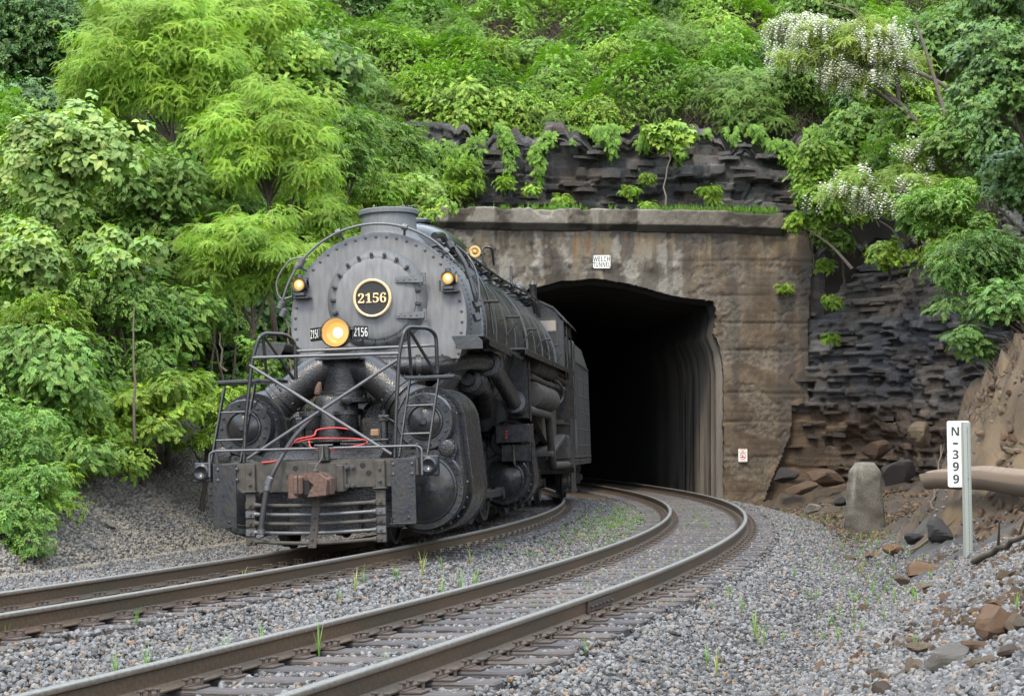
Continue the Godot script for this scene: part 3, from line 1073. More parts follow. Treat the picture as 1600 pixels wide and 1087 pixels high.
func boulder_mesh(sd: int, sharp := 0.5) -> Mesh:
	var mb := MB.new()
	mb.tinted = true
	var sp := SphereMesh.new()
	sp.radial_segments = 18
	sp.rings = 10
	var arr := sp.get_mesh_arrays()
	var vs: PackedVector3Array = arr[Mesh.ARRAY_VERTEX]
	var ids: PackedInt32Array = arr[Mesh.ARRAY_INDEX]
	var r := RandomNumberGenerator.new()
	r.seed = sd
	var cuts := []
	for i in 15:
		cuts.append([Vector3(r.randfn(), r.randfn(), r.randfn()).normalized(), r.randf_range(0.2, 0.34)])
	for i in vs.size():
		var p := vs[i]
		for q in cuts:
			var over: float = p.dot(q[0]) - q[1]
			if over > 0.0:
				p -= q[0] * over * sharp * 2.0
		p *= 1.0 + nf.get_noise_3d(p.x * 60.0 + sd * 9.0, p.y * 60.0, p.z * 60.0) * 0.06
		vs[i] = p
	for i in ids.size() / 3:
		var a := vs[ids[3 * i]]
		var b := vs[ids[3 * i + 1]]
		var d := vs[ids[3 * i + 2]]
		if (b - a).cross(d - a).length() < 1e-7:
			continue
		mb.col = Color.WHITE * (0.85 + 0.3 * hash1(i, sd))
		mb.flat(a, b, d, a + b + d)
	return mb.mesh()

func build_rocks() -> void:
	var shapes := []
	for k in 8:
		shapes.append(boulder_mesh(70 + k))
	var tones := {"orange": Color(0.4, 0.225, 0.115), "tan": Color(0.4, 0.285, 0.17), "grey": Color(0.4, 0.36, 0.3), "dark": Color(0.075, 0.066, 0.062), "brown": Color(0.22, 0.135, 0.08)}
	for k in tones:
		var m := mat("boulder_" + k, tones[k].linear_to_srgb(), 0.8, 0.0, M.boulder.albedo_texture, Vector3(3, 3, 3), M.boulder.heightmap_texture, 1.5)
		m.vertex_color_use_as_albedo = true
	# where, width and height in metres, tone, what singles it out
	var list := [
		[Vector3(5.338, -0.225, -21.000), 0.75, 0.34, "orange", "largest orange-brown rock lying on gravel left of the milepost foot"],
		[Vector3(4.981, -0.311, -20.400), 0.42, 0.22, "brown", "dark brown rock at the left end of the large orange rock"],
		[Vector3(4.554, -0.135, -17.650), 0.38, 0.15, "tan", "flat tan rock just below the large orange rock"],
		[Vector3(2.778, 0.253, -9.350), 0.46, 0.30, "orange", "tilted orange slab on top of the rock heap at lower right"],
		[Vector3(2.401, 0.141, -8.950), 0.40, 0.2, "grey", "pale grey flat rock on gravel at the near corner of the rock heap"],
		[Vector3(2.660, 0.035, -10.500), 0.26, 0.1, "tan", "small tan rock on gravel left of the pale grey flat rock"],
		[Vector3(2.580, 0.206, -9.050), 0.24, 0.14, "orange", "orange rock in the heap between pale flat rock and tilted slab"],
		[Vector3(2.881, 0.317, -9.250), 0.2, 0.13, "tan", "pale tan rock at the frame edge above the rock heap"],
		[Vector3(2.454, 0.316, -7.950), 0.22, 0.13, "brown", "brown rock at the frame edge in the rock heap"],
		[Vector3(2.370, 0.245, -8.150), 0.2, 0.1, "tan", "tan chip in front of the rock heap"],
		[Vector3(3.406, 0.255, -11.300), 0.22, 0.13, "orange", "lone orange stone on gravel between rock heap and milepost"],
		[Vector3(5.832, -0.325, -26.200), 0.36, 0.2, "orange", "orange rock in the ditch right in front of the concrete post"],
		[Vector3(5.698, -0.409, -27.050), 0.3, 0.14, "brown", "brown flat rock in the ditch left in front of the concrete post"],
		[Vector3(5.831, -0.178, -24.650), 0.4, 0.24, "orange", "orange rock in the ditch right of the concrete post"],
		[Vector3(6.315, -0.034, -25.200), 0.5, 0.3, "dark", "dark wet rock beneath the fallen log's left end"],
		[Vector3(6.249, 0.057, -23.450), 0.8, 0.5, "dark", "big dark mossy rock under the middle of the fallen log"],
		[Vector3(8.706, 0.583, -51.000), 1.3, 0.8, "dark", "black rock against the lower right edge of the portal wall"],
		[Vector3(8.887, 0.222, -49.000), 1.2, 0.6, "brown", "brown rock on the bank just right of the portal foot"],
		[Vector3(9.770, 0.498, -50.000), 1.5, 1.0, "brown", "large brown block at the foot of the cliff left of the concrete post"],
		[Vector3(8.975, 0.017, -44.000), 0.8, 0.4, "dark", "dark slab lying on the bank left of the concrete post"],
		[Vector3(11.247, 0.639, -47.000), 1.5, 1.0, "dark", "large dark wet block at the cliff foot right of the concrete post"],
		[Vector3(12.269, 1.618, -48.000), 1.4, 1.1, "tan", "tan block halfway up behind the log's left end"],
		[Vector3(11.278, 1.333, -50.000), 1.2, 0.9, "brown", "brown block right behind the concrete post's top"],
		[Vector3(7.862, -0.091, -42.000), 0.7, 0.3, "grey", "grey slab in the gully beside the sleeper ends"],
		[Vector3(9.421, -0.039, -43.000), 0.9, 0.4, "brown", "brown rock half behind the concrete post foot"],
		[Vector3(-6.348, 0.191, -25.400), 0.28, 0.2, "grey", "pale boulder at the foot of the gravel mound left"],
		[Vector3(-6.614, 0.831, -28.450), 0.26, 0.12, "brown", "brown lump on the side of the gravel mound"],
	]
	var i := 0
	for w in list:
		var o := MeshInstance3D.new()
		o.mesh = shapes[i % 8]
		o.material_override = M["boulder_" + w[3]]
		var p: Vector3 = w[0]
		o.transform = Transform3D(Basis(Vector3.UP, rng.randf() * TAU) * Basis.from_scale(Vector3(w[1], w[2], w[1] * 0.75)), p + Vector3.UP * w[2] * 0.25)
		put(o, "rock")
		tag(o, w[4], "rock", "rocks lying about the cutting")
		i += 1
	# broken stone that nobody would count
	for k in ["orange", "brown", "tan", "dark"]:
		var buf := PackedFloat32Array()
		for q in 4800:
			var d := 9.0 + 40.0 * pow(rng.randf(), 1.2)
			var u := rng.randf_range(3.4, 9.5)
			var j := trk(d)
			var x: float = tx[j] + u / tc[j]
			if x > d * 0.36 + 3.0:
				continue
			var f := 0.75 * sst(4.2, 5.8, u + nz.get_noise_2d(x * 8.0, d * 8.0) * 2.0)
			f = maxf(f, sst(29.0, 36.0, d))
			f = maxf(f, 0.9 * exp(-Vector2((x - 3.3) / 0.6, (d - 11.4) / 1.2).length_squared()))
			if k == "dark" and d < 30.0:
				continue
			if rng.randf() > f + 0.03:
				continue
			var bank := u > foot(d) - 0.1 and d > 20.0 and d < 33.0
			if bank and rng.randf() < 0.5:
				u += 0.0
			var s := rng.randf_range(0.05, 0.22) if bank else rng.randf_range(0.04, 0.13) if rng.randf() < 0.95 else rng.randf_range(0.13, 0.22)
			var c := Color.WHITE * rng.randf_range(0.7, 1.15)
			push(buf, rand_basis().scaled_local(Vector3(s * 1.3, s * 0.7, s)), Vector3(x, ground_y(x, d) + 0.02, -d), c)
		tag(multi("broken_stone", boulder_mesh(90 + k.length()), M["boulder_" + k], buf), "", "", "broken rock fallen from the cliff", "stuff")

func build_furniture() -> void:
	# the old concrete post
	var pm := MB.new()
	pm.tinted = true
	var nr := 34
	var nc := 40
	for r in nr + 1:
		var y := 1.72 * r / nr
		for q in nc + 1:
			var a := TAU * q / nc
			var hw := lerpf(0.47, 0.33, y / 1.72) * (1.0 - 0.45 * sst(1.45, 1.74, y))
			var e := 4.0
			var rad := pow(pow(absf(cos(a)), e) + pow(absf(sin(a)), e), -1.0 / e)
			var p := Vector3(cos(a) * rad * hw * (1.0 + 0.0), y, sin(a) * rad * hw * 0.8)
			var f := nf.get_noise_3d(p.x * 34.0, p.y * 34.0, p.z * 34.0)
			var b := nf.get_noise_3d(p.x * 90.0, p.y * 90.0, p.z * 90.0)
			p += Vector3(p.x, 0.25 * sst(1.2, 1.7, y), p.z) * (f * 0.1 + b * 0.06)
			p.x += 0.03 * y
			if r == nr:
				p = Vector3(0.05, 1.70, 0.0)
			pm.v.append(p)
			var c := Color(0.25, 0.225, 0.185).lerp(Color(0.15, 0.13, 0.105), clampf(0.5 + f * 1.8, 0.0, 1.0))
			c = c.lerp(Color(0.42, 0.39, 0.33), sst(0.1, 0.3, nf.get_noise_2d(a * 30.0, y * 12.0)) * sst(0.0, 0.3, -cos(a)))
			c = c.lerp(Color(0.36, 0.33, 0.27), sst(1.25, 1.55, y + f) * 0.7)
			pm.c.append(c)
	grid(pm, nr + 1, nc + 1, false)
	var po := obj("concrete_post", pm, M.concrete)
	po.position = Vector3(7.878, -0.463, -36.000)
	po.rotation.y = -0.15
	tag(po, "weathered blunt concrete post standing in the ditch below the rock cliff", "post")
	# the milepost
	var at := Vector3(5.876, 0.058, -20.700)
	var t := thing("milepost_sign", "white milepost reading N-399 on perforated steel channel post", "sign", Transform3D(Basis(Vector3.UP, -0.16) * Basis.from_scale(Vector3.ONE * -at.z / 18.0), at))
	var pb := MB.new()
	pb.box(Vector3(0.0, 0.66, 0.004), Vector3(0.062, 1.66, 0.006), 0.002)
	for sd in [-1.0, 1.0]:
		pb.box(Vector3(sd * 0.030, 0.66, -0.012), Vector3(0.006, 1.66, 0.036), 0.002)
		pb.box(Vector3(sd * 0.040, 0.66, -0.030), Vector3(0.022, 1.66, 0.005), 0.002)
	obj("channel_post", pb, M.galvanised, t)
	var hb := MB.new()
	for i in 58:
		hb.lathe([Vector2(0.0065, 0.0), Vector2(0.006, 0.0012), Vector2(0, 0.0012)], Vector3(0.012, -0.1 + i * 0.0268, 0.0072), Vector3(0, 0, 1), 8)
	tag(obj("post_holes", hb, M.sign_black, t), "", "", "", "stuff")
	var plate := PackedVector2Array()
	for q in [[-0.205, 0.76, PI], [0.042, 0.76, 1.5 * PI], [0.042, 1.505, 0.0], [-0.205, 1.505, 0.5 * PI]]:
		for k in 5:
			var a: float = q[2] + k * PI / 8.0
			var off := Vector2(0.022, 0.022) * Vector2(1 if q[0] < 0.0 else -1, 1 if q[1] < 1.0 else -1)
			plate.append(Vector2(q[0], q[1]) + off + Vector2(cos(a), sin(a)) * 0.022)
	var sb := MB.new()
	sb.prism(plate, Vector3(0, 0, -0.040), Vector3.RIGHT, Vector3.UP, Vector3(0, 0, 0.004))
	obj("sign_plate", sb, M.sign_white, t)
	for w in [["N", 1.385], ["-", 1.265], ["3", 1.125], ["9", 0.99], ["9", 0.85]]:
		var x := words(w[0], 0.135, M.sign_black, t, "letter" if w[0] == "N" else ("dash" if w[0] == "-" else "numeral"))
		x.position = Vector3(-0.115, w[1] - 0.0, -0.0345)
		if w[0] == "-":
			x.scale = Vector3(1.5, 1.3, 1)
	var bb := MB.new()
	for y in [0.85, 1.4]:
		bb.bolt(Vector3(0.012, y, 0.007), Vector3(0, 0, 1), 0.008)
	obj("bolt", bb, M.rod_steel, t)
	# the tunnel's name
	var px := 3.03
	var yaw := -0.0997
	t = thing("tunnel_name_sign", "small white sign reading WELCH TUNNEL over the tunnel arch", "sign", Transform3D(Basis(Vector3.UP, yaw), Vector3(px, 7.93, -portal_d(px) + 0.09)))
	sb = MB.new()
	sb.prism(rounded(0.58, 0.44, 0.05), Vector3(0, 0, -0.012), Vector3.RIGHT, Vector3.UP, Vector3(0, 0, 0.012))
	obj("sign_plate", sb, M.white_paint, t)
	var brk := MB.new()
	for y in [-0.14, 0.14]:
		brk.box(Vector3(0, y, -0.05), Vector3(0.3, 0.04, 0.076), 0.006)
	obj("bracket", brk, M.galvanised, t)
	var l1 := words("WELCH", 0.235, M.sign_black, t, "lettering")
	l1.position = Vector3(0, 0.09, 0.001)
	l1.scale = Vector3(0.72, 1.0, 1)
	var l2 := words("TUNNEL", 0.235, M.sign_black, t, "lettering")
	l2.position = Vector3(0, -0.10, 0.001)
	l2.scale = Vector3(0.63, 1.0, 1)
	# no trespassing
	px = 7.8
	t = thing("no_trespassing_sign", "small white NO TRESPASSING sign with red barred circle on portal wall", "sign", Transform3D(Basis(Vector3.UP, yaw), Vector3(px, 1.42, -portal_d(px) + 0.07)))
	sb = MB.new()
	sb.prism(rounded(0.30, 0.44, 0.03), Vector3(0, 0, -0.03), Vector3.RIGHT, Vector3.UP, Vector3(0, 0, 0.03))
	obj("sign_plate", sb, M.white_paint, t)
	words("NO", 0.055, M.sign_black, t, "lettering").position = Vector3(0, 0.135, 0.001)
	var l3 := words("TRESPASSING", 0.042, M.sign_black, t, "lettering")
	l3.position = Vector3(0, 0.092, 0.001)
	l3.scale = Vector3(0.95, 1, 1)
	var rb := MB.new()
	rb.lathe([Vector2(0.088, 0.0), Vector2(0.108, 0.0), Vector2(0.108, 0.003), Vector2(0.088, 0.003), Vector2(0.088, 0.0)], Vector3(0, -0.035, 0.001), Vector3(0, 0, 1), 28)
	rb.box(Vector3(0, -0.035, 0.0035), Vector3(0.19, 0.017, 0.003), 0.001, Basis(Vector3(0, 0, 1), -0.785))
	rb.box(Vector3(0, 0.195, 0.0015), Vector3(0.22, 0.022, 0.002), 0.0005)
	rb.box(Vector3(0, -0.19, 0.0015), Vector3(0.22, 0.012, 0.002), 0.0005)
	obj("barred_circle", rb, M.sign_red, t)
	var tb := MB.new()
	tb.box(Vector3(0, -0.065, 0.0012), Vector3(0.13, 0.03, 0.002), 0.0005)
	tb.box(Vector3(-0.015, -0.02, 0.0012), Vector3(0.02, 0.06, 0.002), 0.0005)
	tb.box(Vector3(0.02, -0.005, 0.0012), Vector3(0.045, 0.014, 0.002), 0.0005, Basis(Vector3(0, 0, 1), 0.5))
	obj("figure_symbol", tb, M.sign_black, t)
	# fallen log
	var a := Vector3(6.397, 0.972, -24.600)
	var b := Vector3(7.236, 0.994, -21.600)
	var lgm := MB.new()
	lgm.tinted = false
	var pts := []
	for i in 41:
		var f := i / 40.0
		pts.append(a.lerp(b, f) + Vector3(0, sin(f * 5.0) * 0.04 + nz.get_noise_1d(f * 30.0) * 0.06, nz.get_noise_1d(f * 30.0 + 90.0) * 0.08))
	lgm.tube(pts, 0.14, 13, 0.2)
	for i in lgm.v.size():
		var p := lgm.v[i]
		lgm.v[i] = p + lgm.n[i] * ((hash1(i % 13, 3.0) - 0.5) * 0.10 + nf.get_noise_2d(p.x * 8.0, (i % 13) * 40.0) * 0.035)
	t = thing("fallen_log", "thick barkless log lying across the bank behind the milepost", "log")
	obj("log_stem", lgm, M.log_wood, t)
	var mp := MB.new()
	for i in 9:
		var f := 0.42 + 0.022 * i + rng.randf_range(-0.01, 0.01)
		mp.box(a.lerp(b, f) + Vector3(0, rng.randf_range(-0.05, 0.08), 0.2), Vector3(rng.randf_range(0.05, 0.16), 0.022, 0.03), 0.008, Basis(Vector3(0, 0, 1), rng.randf_range(0.2, 0.9)))
	obj("paint_mark", mp, M.mint_paint, t)
	# dead branches
	for w in [[Vector3(5.193, 0.091, -18.100), Vector3(5.216, 0.645, -15.600), 0.045, "thick dark dead branch lying up the gravel from the milepost foot"], [Vector3(5.854, -0.122, -23.750), Vector3(7.463, 0.837, -24.000), 0.022, "thin dead branch leaning from the ditch towards the log"],
			[Vector3(6.419, -0.322, -27.000), Vector3(6.699, 0.148, -27.500), 0.018, "short broken stick standing in the ditch right of the concrete post"], [Vector3(7.055, 0.404, -27.000), Vector3(7.537, 1.484, -28.000), 0.025, "bleached stick standing against the bank at the log's left end"], [Vector3(4.957, -0.446, -24.000), Vector3(6.684, -0.050, -28.000), 0.014, "bare twig lying along the ditch before the concrete post"]]:
		var bm := MB.new()
		var p0: Vector3 = w[0]
		var p1: Vector3 = w[1]
		var ps := []
		for i in 12:
			var f := i / 11.0
			ps.append(p0.lerp(p1, f) + Vector3(nf.get_noise_1d(f * 160.0 + p0.x * 99.0), nf.get_noise_1d(f * 160.0 + p0.x * 99.0 + 50.0), 0) * 0.05 * minf(1.0, (p1 - p0).length()) + Vector3.UP * 0.05)
		bm.tube(ps, w[2], 7, w[2] * 0.45)
		for i in [4, 7, 9]:
			var q: Vector3 = ps[i]
			var dv := ((p1 - p0).normalized() + Vector3(rng.randf_range(-0.5, 0.5), rng.randf_range(0.1, 0.7), rng.randf_range(-0.4, 0.4))).normalized()
			bm.tube([q, q + dv * w[2] * 6.0, q + dv * w[2] * 11.0 + Vector3.UP * 0.02], w[2] * 0.45, 5, w[2] * 0.15)
		tag(obj("dead_branch", bm, M.dead_wood), w[3], "branch", "dead branches on the bank")

func rounded(w: float, h: float, r: float) -> PackedVector2Array:
	var out := PackedVector2Array()
	for q in [[-1, -1, PI], [1, -1, 1.5 * PI], [1, 1, 0.0], [-1, 1, 0.5 * PI]]:
		for k in 5:
			var a: float = q[2] + k * PI / 8.0
			out.append(Vector2(q[0] * (w * 0.5 - r), q[1] * (h * 0.5 - r)) + Vector2(cos(a), sin(a)) * r)
	return out

func words(text: String, em: float, m: Material, parent: Node, called: String, font_name := "Droid Sans", bold := 700) -> MeshInstance3D:
	var tm := TextMesh.new()
	var f := SystemFont.new()
	f.font_names = PackedStringArray([font_name])
	f.font_weight = bold
	tm.font = f
	tm.text = text
	tm.font_size = 64
	tm.pixel_size = em / 64.0
	tm.depth = 0.004
	tm.curve_step = 1.0
	var o := MeshInstance3D.new()
	o.mesh = tm
	o.material_override = m
	put(o, called, parent)
	return o

# ---------------------------------------------------------------- the engine: b to the right of its axis, c above the rails, a backwards from the pilot beam
func L(b: float, c: float, a: float) -> Vector3:
	return Vector3(b, c, -a)

func axis_frame(o: Vector3, head: float) -> Transform3D:
	var z := -Vector3(sin(head), 0.0061, -cos(head)).normalized()
	var x := Vector3(cos(head), 0.0313, sin(head))
	x = (x - z * x.dot(z)).normalized()
	return Transform3D(Basis(x, z.cross(x), z), o)

var TB: Transform3D
var TF: Transform3D   # the front engine unit, in the boiler's frame

func mbf() -> MB:
	var m := MB.new()
	m.xf = TF
	return m

func hull_of(c0: Vector2, r0: float, c1: Vector2, r1: float, k := 18) -> PackedVector2Array:
	var pts := PackedVector2Array()
	for i in k * 2:
		var a := TAU * i / (k * 2)
		pts.append(c0 + Vector2(cos(a), sin(a)) * r0)
		pts.append(c1 + Vector2(cos(a), sin(a)) * r1)
	var h := Geometry2D.convex_hull(pts)
	h.remove_at(h.size() - 1)
	return h

func bolt_ring(mb: MB, ctr: Vector3, r: float, n: int, br: float, from := 0.0, to := TAU, dir := Vector3(0, 0, 1)) -> void:
	for i in n:
		var a := from + (to - from) * i / (n if absf(to - from - TAU) < 0.01 else n - 1)
		mb.bolt(ctr + Vector3(cos(a) * r, sin(a) * r, 0), dir, br)

func cylinder_group(t: Node3D, called: String, label: String, s: float, front: float, lp: Vector2, lr: float, vc: Vector2, vr: float, length: float, xf: Transform3D) -> void:
	var blk := MB.new()
	blk.xf = xf
	var root := Node3D.new()
	put(root, called, t)
	root.set_meta("label", label)
	var c0 := Vector2(lp.x * s, lp.y)
	var c1 := Vector2(vc.x * s, vc.y)
	blk.prism(hull_of(c0, lr + 0.05, c1, vr + 0.05), L(0, 0, front + 0.14), Vector3.RIGHT, Vector3.UP, Vector3(0, 0, -(length - 0.3)))
	blk.box(L(s * 0.6, (lp.y + vc.y) * 0.5 - 0.05, front + length * 0.68), Vector3(0.8, vc.y - lp.y + 0.3, length * 0.5), 0.05)
	obj("cylinder_casting", blk, M.cast_black, root)
	var jk := MB.new()
	jk.xf = xf
	var o := hull_of(c0, lr + 0.11, c1, vr + 0.12, 26)
	var inn := hull_of(c0, lr + 0.075, c1, vr + 0.085, 26)
	var band := PackedVector2Array(o)
	jk.prism(o, L(0, 0, front + 0.36), Vector3.RIGHT, Vector3.UP, Vector3(0, 0, -(length - 0.62)))
	for a in [front + 0.36, front + length - 0.3]:
		jk.prism(hull_of(c0, lr + 0.122, c1, vr + 0.132, 26), L(0, 0, a), Vector3.RIGHT, Vector3.UP, Vector3(0, 0, -0.04))
	obj("cylinder_jacket", jk, M.black_paint, root)
	var hd := MB.new()
	hd.xf = xf
	var z := Vector3(0, 0, 1)
	hd.lathe([Vector2(lr + 0.06, -0.16), Vector2(lr + 0.06, -0.02), Vector2(lr + 0.045, 0.0), Vector2(lr - 0.03, 0.0), Vector2(lr - 0.04, 0.025), Vector2(lr - 0.065, 0.03), Vector2(lr - 0.08, 0.008), Vector2(lr * 0.6, 0.05), Vector2(lr * 0.2, 0.07), Vector2(0, 0.072)], L(c0.x, c0.y, front), z, 48)
	bolt_ring(hd, L(c0.x, c0.y, front), lr + 0.008, 34, 0.016)
	hd.bolt(L(c0.x - lr * 0.55 * s, c0.y + 0.05, front - 0.03), z, 0.028)
	obj("cylinder_head", hd, M.black_paint, root)
	var vh := MB.new()
	vh.xf = xf
	vh.lathe([Vector2(vr + 0.04, -0.3), Vector2(vr + 0.04, -0.03), Vector2(vr + 0.02, 0.0), Vector2(vr - 0.10, 0.0), Vector2(vr - 0.11, 0.025), Vector2(vr - 0.13, 0.03), Vector2(vr - 0.14, 0.01), Vector2(vr * 0.4, 0.06), Vector2(0.05, 0.075), Vector2(0.04, 0.1), Vector2(0, 0.1)], L(c1.x, c1.y, front - 0.03), z, 40)
	bolt_ring(vh, L(c1.x, c1.y, front - 0.03), vr - 0.04, 14, 0.022)
	obj("valve_head", vh, M.black_paint, root)
	var ev := MB.new()
	ev.xf = xf
	var em := (c0 + c1) * 0.5 + Vector2(s * (lr * 0.62), 0.08)
	ev.prism(hull_of(em + Vector2(0.0, 0.0), 0.135, em + Vector2(s * 0.04, -0.11), 0.06), L(0, 0, front + 0.02), Vector3.RIGHT, Vector3.UP, Vector3(0, 0, -0.2))
	ev.lathe([Vector2(0.115, -0.02), Vector2(0.115, 0.02), Vector2(0.1, 0.03), Vector2(0.02, 0.03), Vector2(0.015, 0.036), Vector2(0, 0.036)], L(em.x, em.y, front), z, 24)
	bolt_ring(ev, L(em.x, em.y, front + 0.02), 0.125, 4, 0.017, 0.7, TAU + 0.7)
	obj("relief_cover", ev, M.cast_black, root)
	var rv := MB.new()
	rv.xf = xf
	for i in 26:
		var f := i / 26.0
		var h := hull_of(c0, lr + 0.08, c1, vr + 0.055, 26)
		var q := h[int(f * h.size())]
		rv.rivet(L(q.x, q.y, front + 0.145), z, 0.02)
	obj("casting_studs", rv, M.bolt_black, root)

func wheel(r: float, spoked := true) -> Array:
	var a := MB.new()
	a.lathe([Vector2(0.0, 0.09), Vector2(r * 0.2, 0.09), Vector2(r * 0.24, 0.05), Vector2(r * 0.78, 0.03), Vector2(r * 0.84, 0.06), Vector2(r * 0.9, 0.06)], Vector3.ZERO, Vector3.RIGHT, 30)
	if spoked:
		for i in 14:
			var t := TAU * i / 14.0
			a.box(Vector3(0.055, cos(t) * r * 0.5, sin(t) * r * 0.5), Vector3(0.05, r * 0.62, 0.06), 0.01, Basis(Vector3.RIGHT, t))
	a.lathe([Vector2(r * 0.9, -0.06), Vector2(0, -0.06)], Vector3.ZERO, Vector3.RIGHT, 30)
	var b := MB.new()
	b.lathe([Vector2(r * 0.9, 0.06), Vector2(r - 0.006, 0.065), Vector2(r + 0.002, -0.03), Vector2(r + 0.03, -0.045), Vector2(r + 0.028, -0.07), Vector2(r * 0.9, -0.07)], Vector3.ZERO, Vector3.RIGHT, 40)
	return [a.mesh(), b.mesh()]

func build_engine() -> void:
	TB = axis_frame(Vector3(-2.2266, 0.1161, -20.8196), deg_to_rad(6.67))
	TF = TB.affine_inverse() * axis_frame(Vector3(-2.52, 0.1067, -20.9039), deg_to_rad(8.6))
	var t := thing("steam_locomotive", "black articulated steam locomotive numbered 2156 with grey smokebox front and lit headlight", "locomotive", TB)
	var z := Vector3(0, 0, 1)
	# ---- pilot beam
	var m := mbf()
	m.prism(PackedVector2Array([Vector2(-1.40, 1.165), Vector2(-1.40, 0.93), Vector2(-1.12, 0.86), Vector2(-1.0, 0.775), Vector2(-0.38, 0.775), Vector2(-0.28, 0.72), Vector2(0.30, 0.72), Vector2(0.44, 0.81), Vector2(1.02, 0.81), Vector2(1.15, 0.93), Vector2(1.36, 0.95), Vector2(1.36, 1.165)]), L(0, 0, 0), Vector3.RIGHT, Vector3.UP, Vector3(0, 0, -0.13), false)
	m.box(L(-0.02, 1.155, 0.28), Vector3(2.7, 0.03, 0.32), 0.008)
	m.box(L(0.15, 0.95, -0.02), Vector3(0.52, 0.38, 0.05), 0.012)
	for b in [0.33]:
		m.box(L(b, 0.93, -0.05), Vector3(0.10, 0.36, 0.06), 0.015)
	obj("pilot_beam", m, M.dusty_black, t)
	m = mbf()
	for q in [[0.62, 1.085], [0.70, 0.985], [-0.28, 1.075], [-0.37, 0.965]]:
		m.lathe([Vector2(0.038, 0.0), Vector2(0.036, 0.003), Vector2(0, 0.003)], L(q[0], q[1], 0), z, 16)
	obj("beam_hole", m, M.shade_black, t)
	m = mbf()
	for q in [[-1.33, 1.09], [-1.07, 1.09], [-1.33, 0.95], [-1.07, 0.95], [1.03, 1.09], [1.28, 1.09], [1.03, 0.96], [1.28, 0.96]]:
		m.rivet(L(q[0], q[1], -0.02), z, 0.026, 8)
	for q in [[0.42, 1.07], [0.42, 0.82], [0.5, 1.07], [0.5, 0.83]]:
		m.bolt(L(q[0], q[1], -0.03), z, 0.032)
	obj("beam_bolts", m, M.bolt_black, t)
	for s in [-1.0, 1.0]:
		m = mbf()
		m.box(L(s * 1.51 + (-0.03 if s < 0 else 0.0), 1.06, 0.03), Vector3(0.24, 0.26, 0.08), 0.015)
		m.lathe([Vector2(0.115, 0.0), Vector2(0.115, 0.035), Vector2(0.085, 0.055), Vector2(0.055, 0.02), Vector2(0, 0.005)], L(s * 1.5 + (-0.05 if s < 0 else 0.0), 1.06, -0.01), z, 24)
		obj("poling_pocket", m, M.black_paint, t)
		m = mbf()
		var x0 := -1.40 if s < 0 else 1.0
		m.box(L(x0 + 0.16, 0.74, -0.012), Vector3(0.32, 0.83, 0.016), 0.004)
		if s > 0:
			m.box(L(x0 + 0.15, 0.325, -0.035), Vector3(0.34, 0.018, 0.06), 0.004)
			m.box(L(x0 - 0.005, 0.36, -0.03), Vector3(0.012, 0.08, 0.05), 0.003)
		m.rivet(L(x0 + 0.22, 0.4, -0.02), z, 0.02, 8)
		obj("step_plate", m, M.black_paint, t)
	# ---- pilot (cowcatcher) of round bars
	for b in [-0.88, 0.86]:
		m = mbf()
		m.box(L(b, 0.97, -0.03), Vector3(0.13, 0.36, 0.05), 0.008)
		m.box(L(b, 0.79, -0.055), Vector3(0.18, 0.018, 0.10), 0.004)
		m.box(L(b, 0.43, -0.03), Vector3(0.13, 0.68, 0.045), 0.008)
		m.box(L(b, 1.06, -0.058), Vector3(0.035, 0.1, 0.012), 0.004)
		m.bolt(L(b, 0.88, -0.055), z, 0.024)
		m.bolt(L(b, 1.04, -0.055), z, 0.022)
		obj("pilot_post", m, M.dusty_black, t)
	for i in 5:
		var c := 0.61 - i * 0.118
		m = mbf()
		var pts := []
		for k in 13:
			var f := k / 12.0
			pts.append(L(lerpf(-0.80, 0.78, f), c + (-0.018 if i < 4 else -0.03) * sin(f * PI), -0.07 - 0.10 * sin(f * PI)))
		m.tube(pts, 0.026, 10)
		for s in [-1.0, 1.0]:
			var b := -0.88 if s < 0 else 0.86
			m.box(L(b, c, -0.063), Vector3(0.135, 0.085, 0.022), 0.006)
			m.bolt(L(b, c, -0.074), z, 0.022)
			m.cyl(L(b - s * 0.06, c, -0.068), L(b - s * 0.13, c, -0.075), 0.04, 0.026, 10)
		obj("pilot_bar", m, M.rod_steel if i % 2 else M.dusty_black, t)
	m = mbf()
	m.tube([L(0.05, 0.74, -0.12), L(0.03, 0.6, -0.195), L(-0.01, 0.12, -0.2), L(-0.015, 0.08, -0.19)], 0.001, 4)
	m.box(L(0.02, 0.39, -0.205), Vector3(0.10, 0.66, 0.018), 0.004, Basis(z, -0.11))
	m.box(L(-0.02, 0.068, -0.2), Vector3(0.11, 0.05, 0.04), 0.01)
	for i in 4:
		m.bolt(L(0.045 - i * 0.02, 0.58 - i * 0.14, -0.214), z, 0.02)
	obj("pilot_strap", m, M.dusty_black, t)
	# ---- coupler
	m = mbf()
	m.box(L(0.05, 0.85, -0.16), Vector3(0.22, 0.2, 0.4), 0.03)
	m.prism(PackedVector2Array([Vector2(-0.20, -0.14), Vector2(0.14, -0.17), Vector2(0.24, -0.13), Vector2(0.27, 0.05), Vector2(0.20, 0.14), Vector2(0.05, 0.17), Vector2(-0.16, 0.15)]), L(0.03, 0.86, -0.36), Vector3.RIGHT, Vector3.UP, Vector3(0, 0, -0.14))
	m.prism(PackedVector2Array([Vector2(-0.02, -0.15), Vector2(0.22, -0.13), Vector2(0.24, 0.06), Vector2(0.12, 0.15), Vector2(-0.02, 0.15), Vector2(0.0, 0.06), Vector2(0.07, 0.0), Vector2(0.02, -0.06)]), L(0.06, 0.86, -0.46), Vector3.RIGHT, Vector3.UP, Vector3(0, 0, 0.13))
	m.box(L(0.29, 0.84, -0.38), Vector3(0.06, 0.22, 0.2), 0.02)
	var cp := obj("coupler", m, M.coupler_rust, t)
	m = mbf()
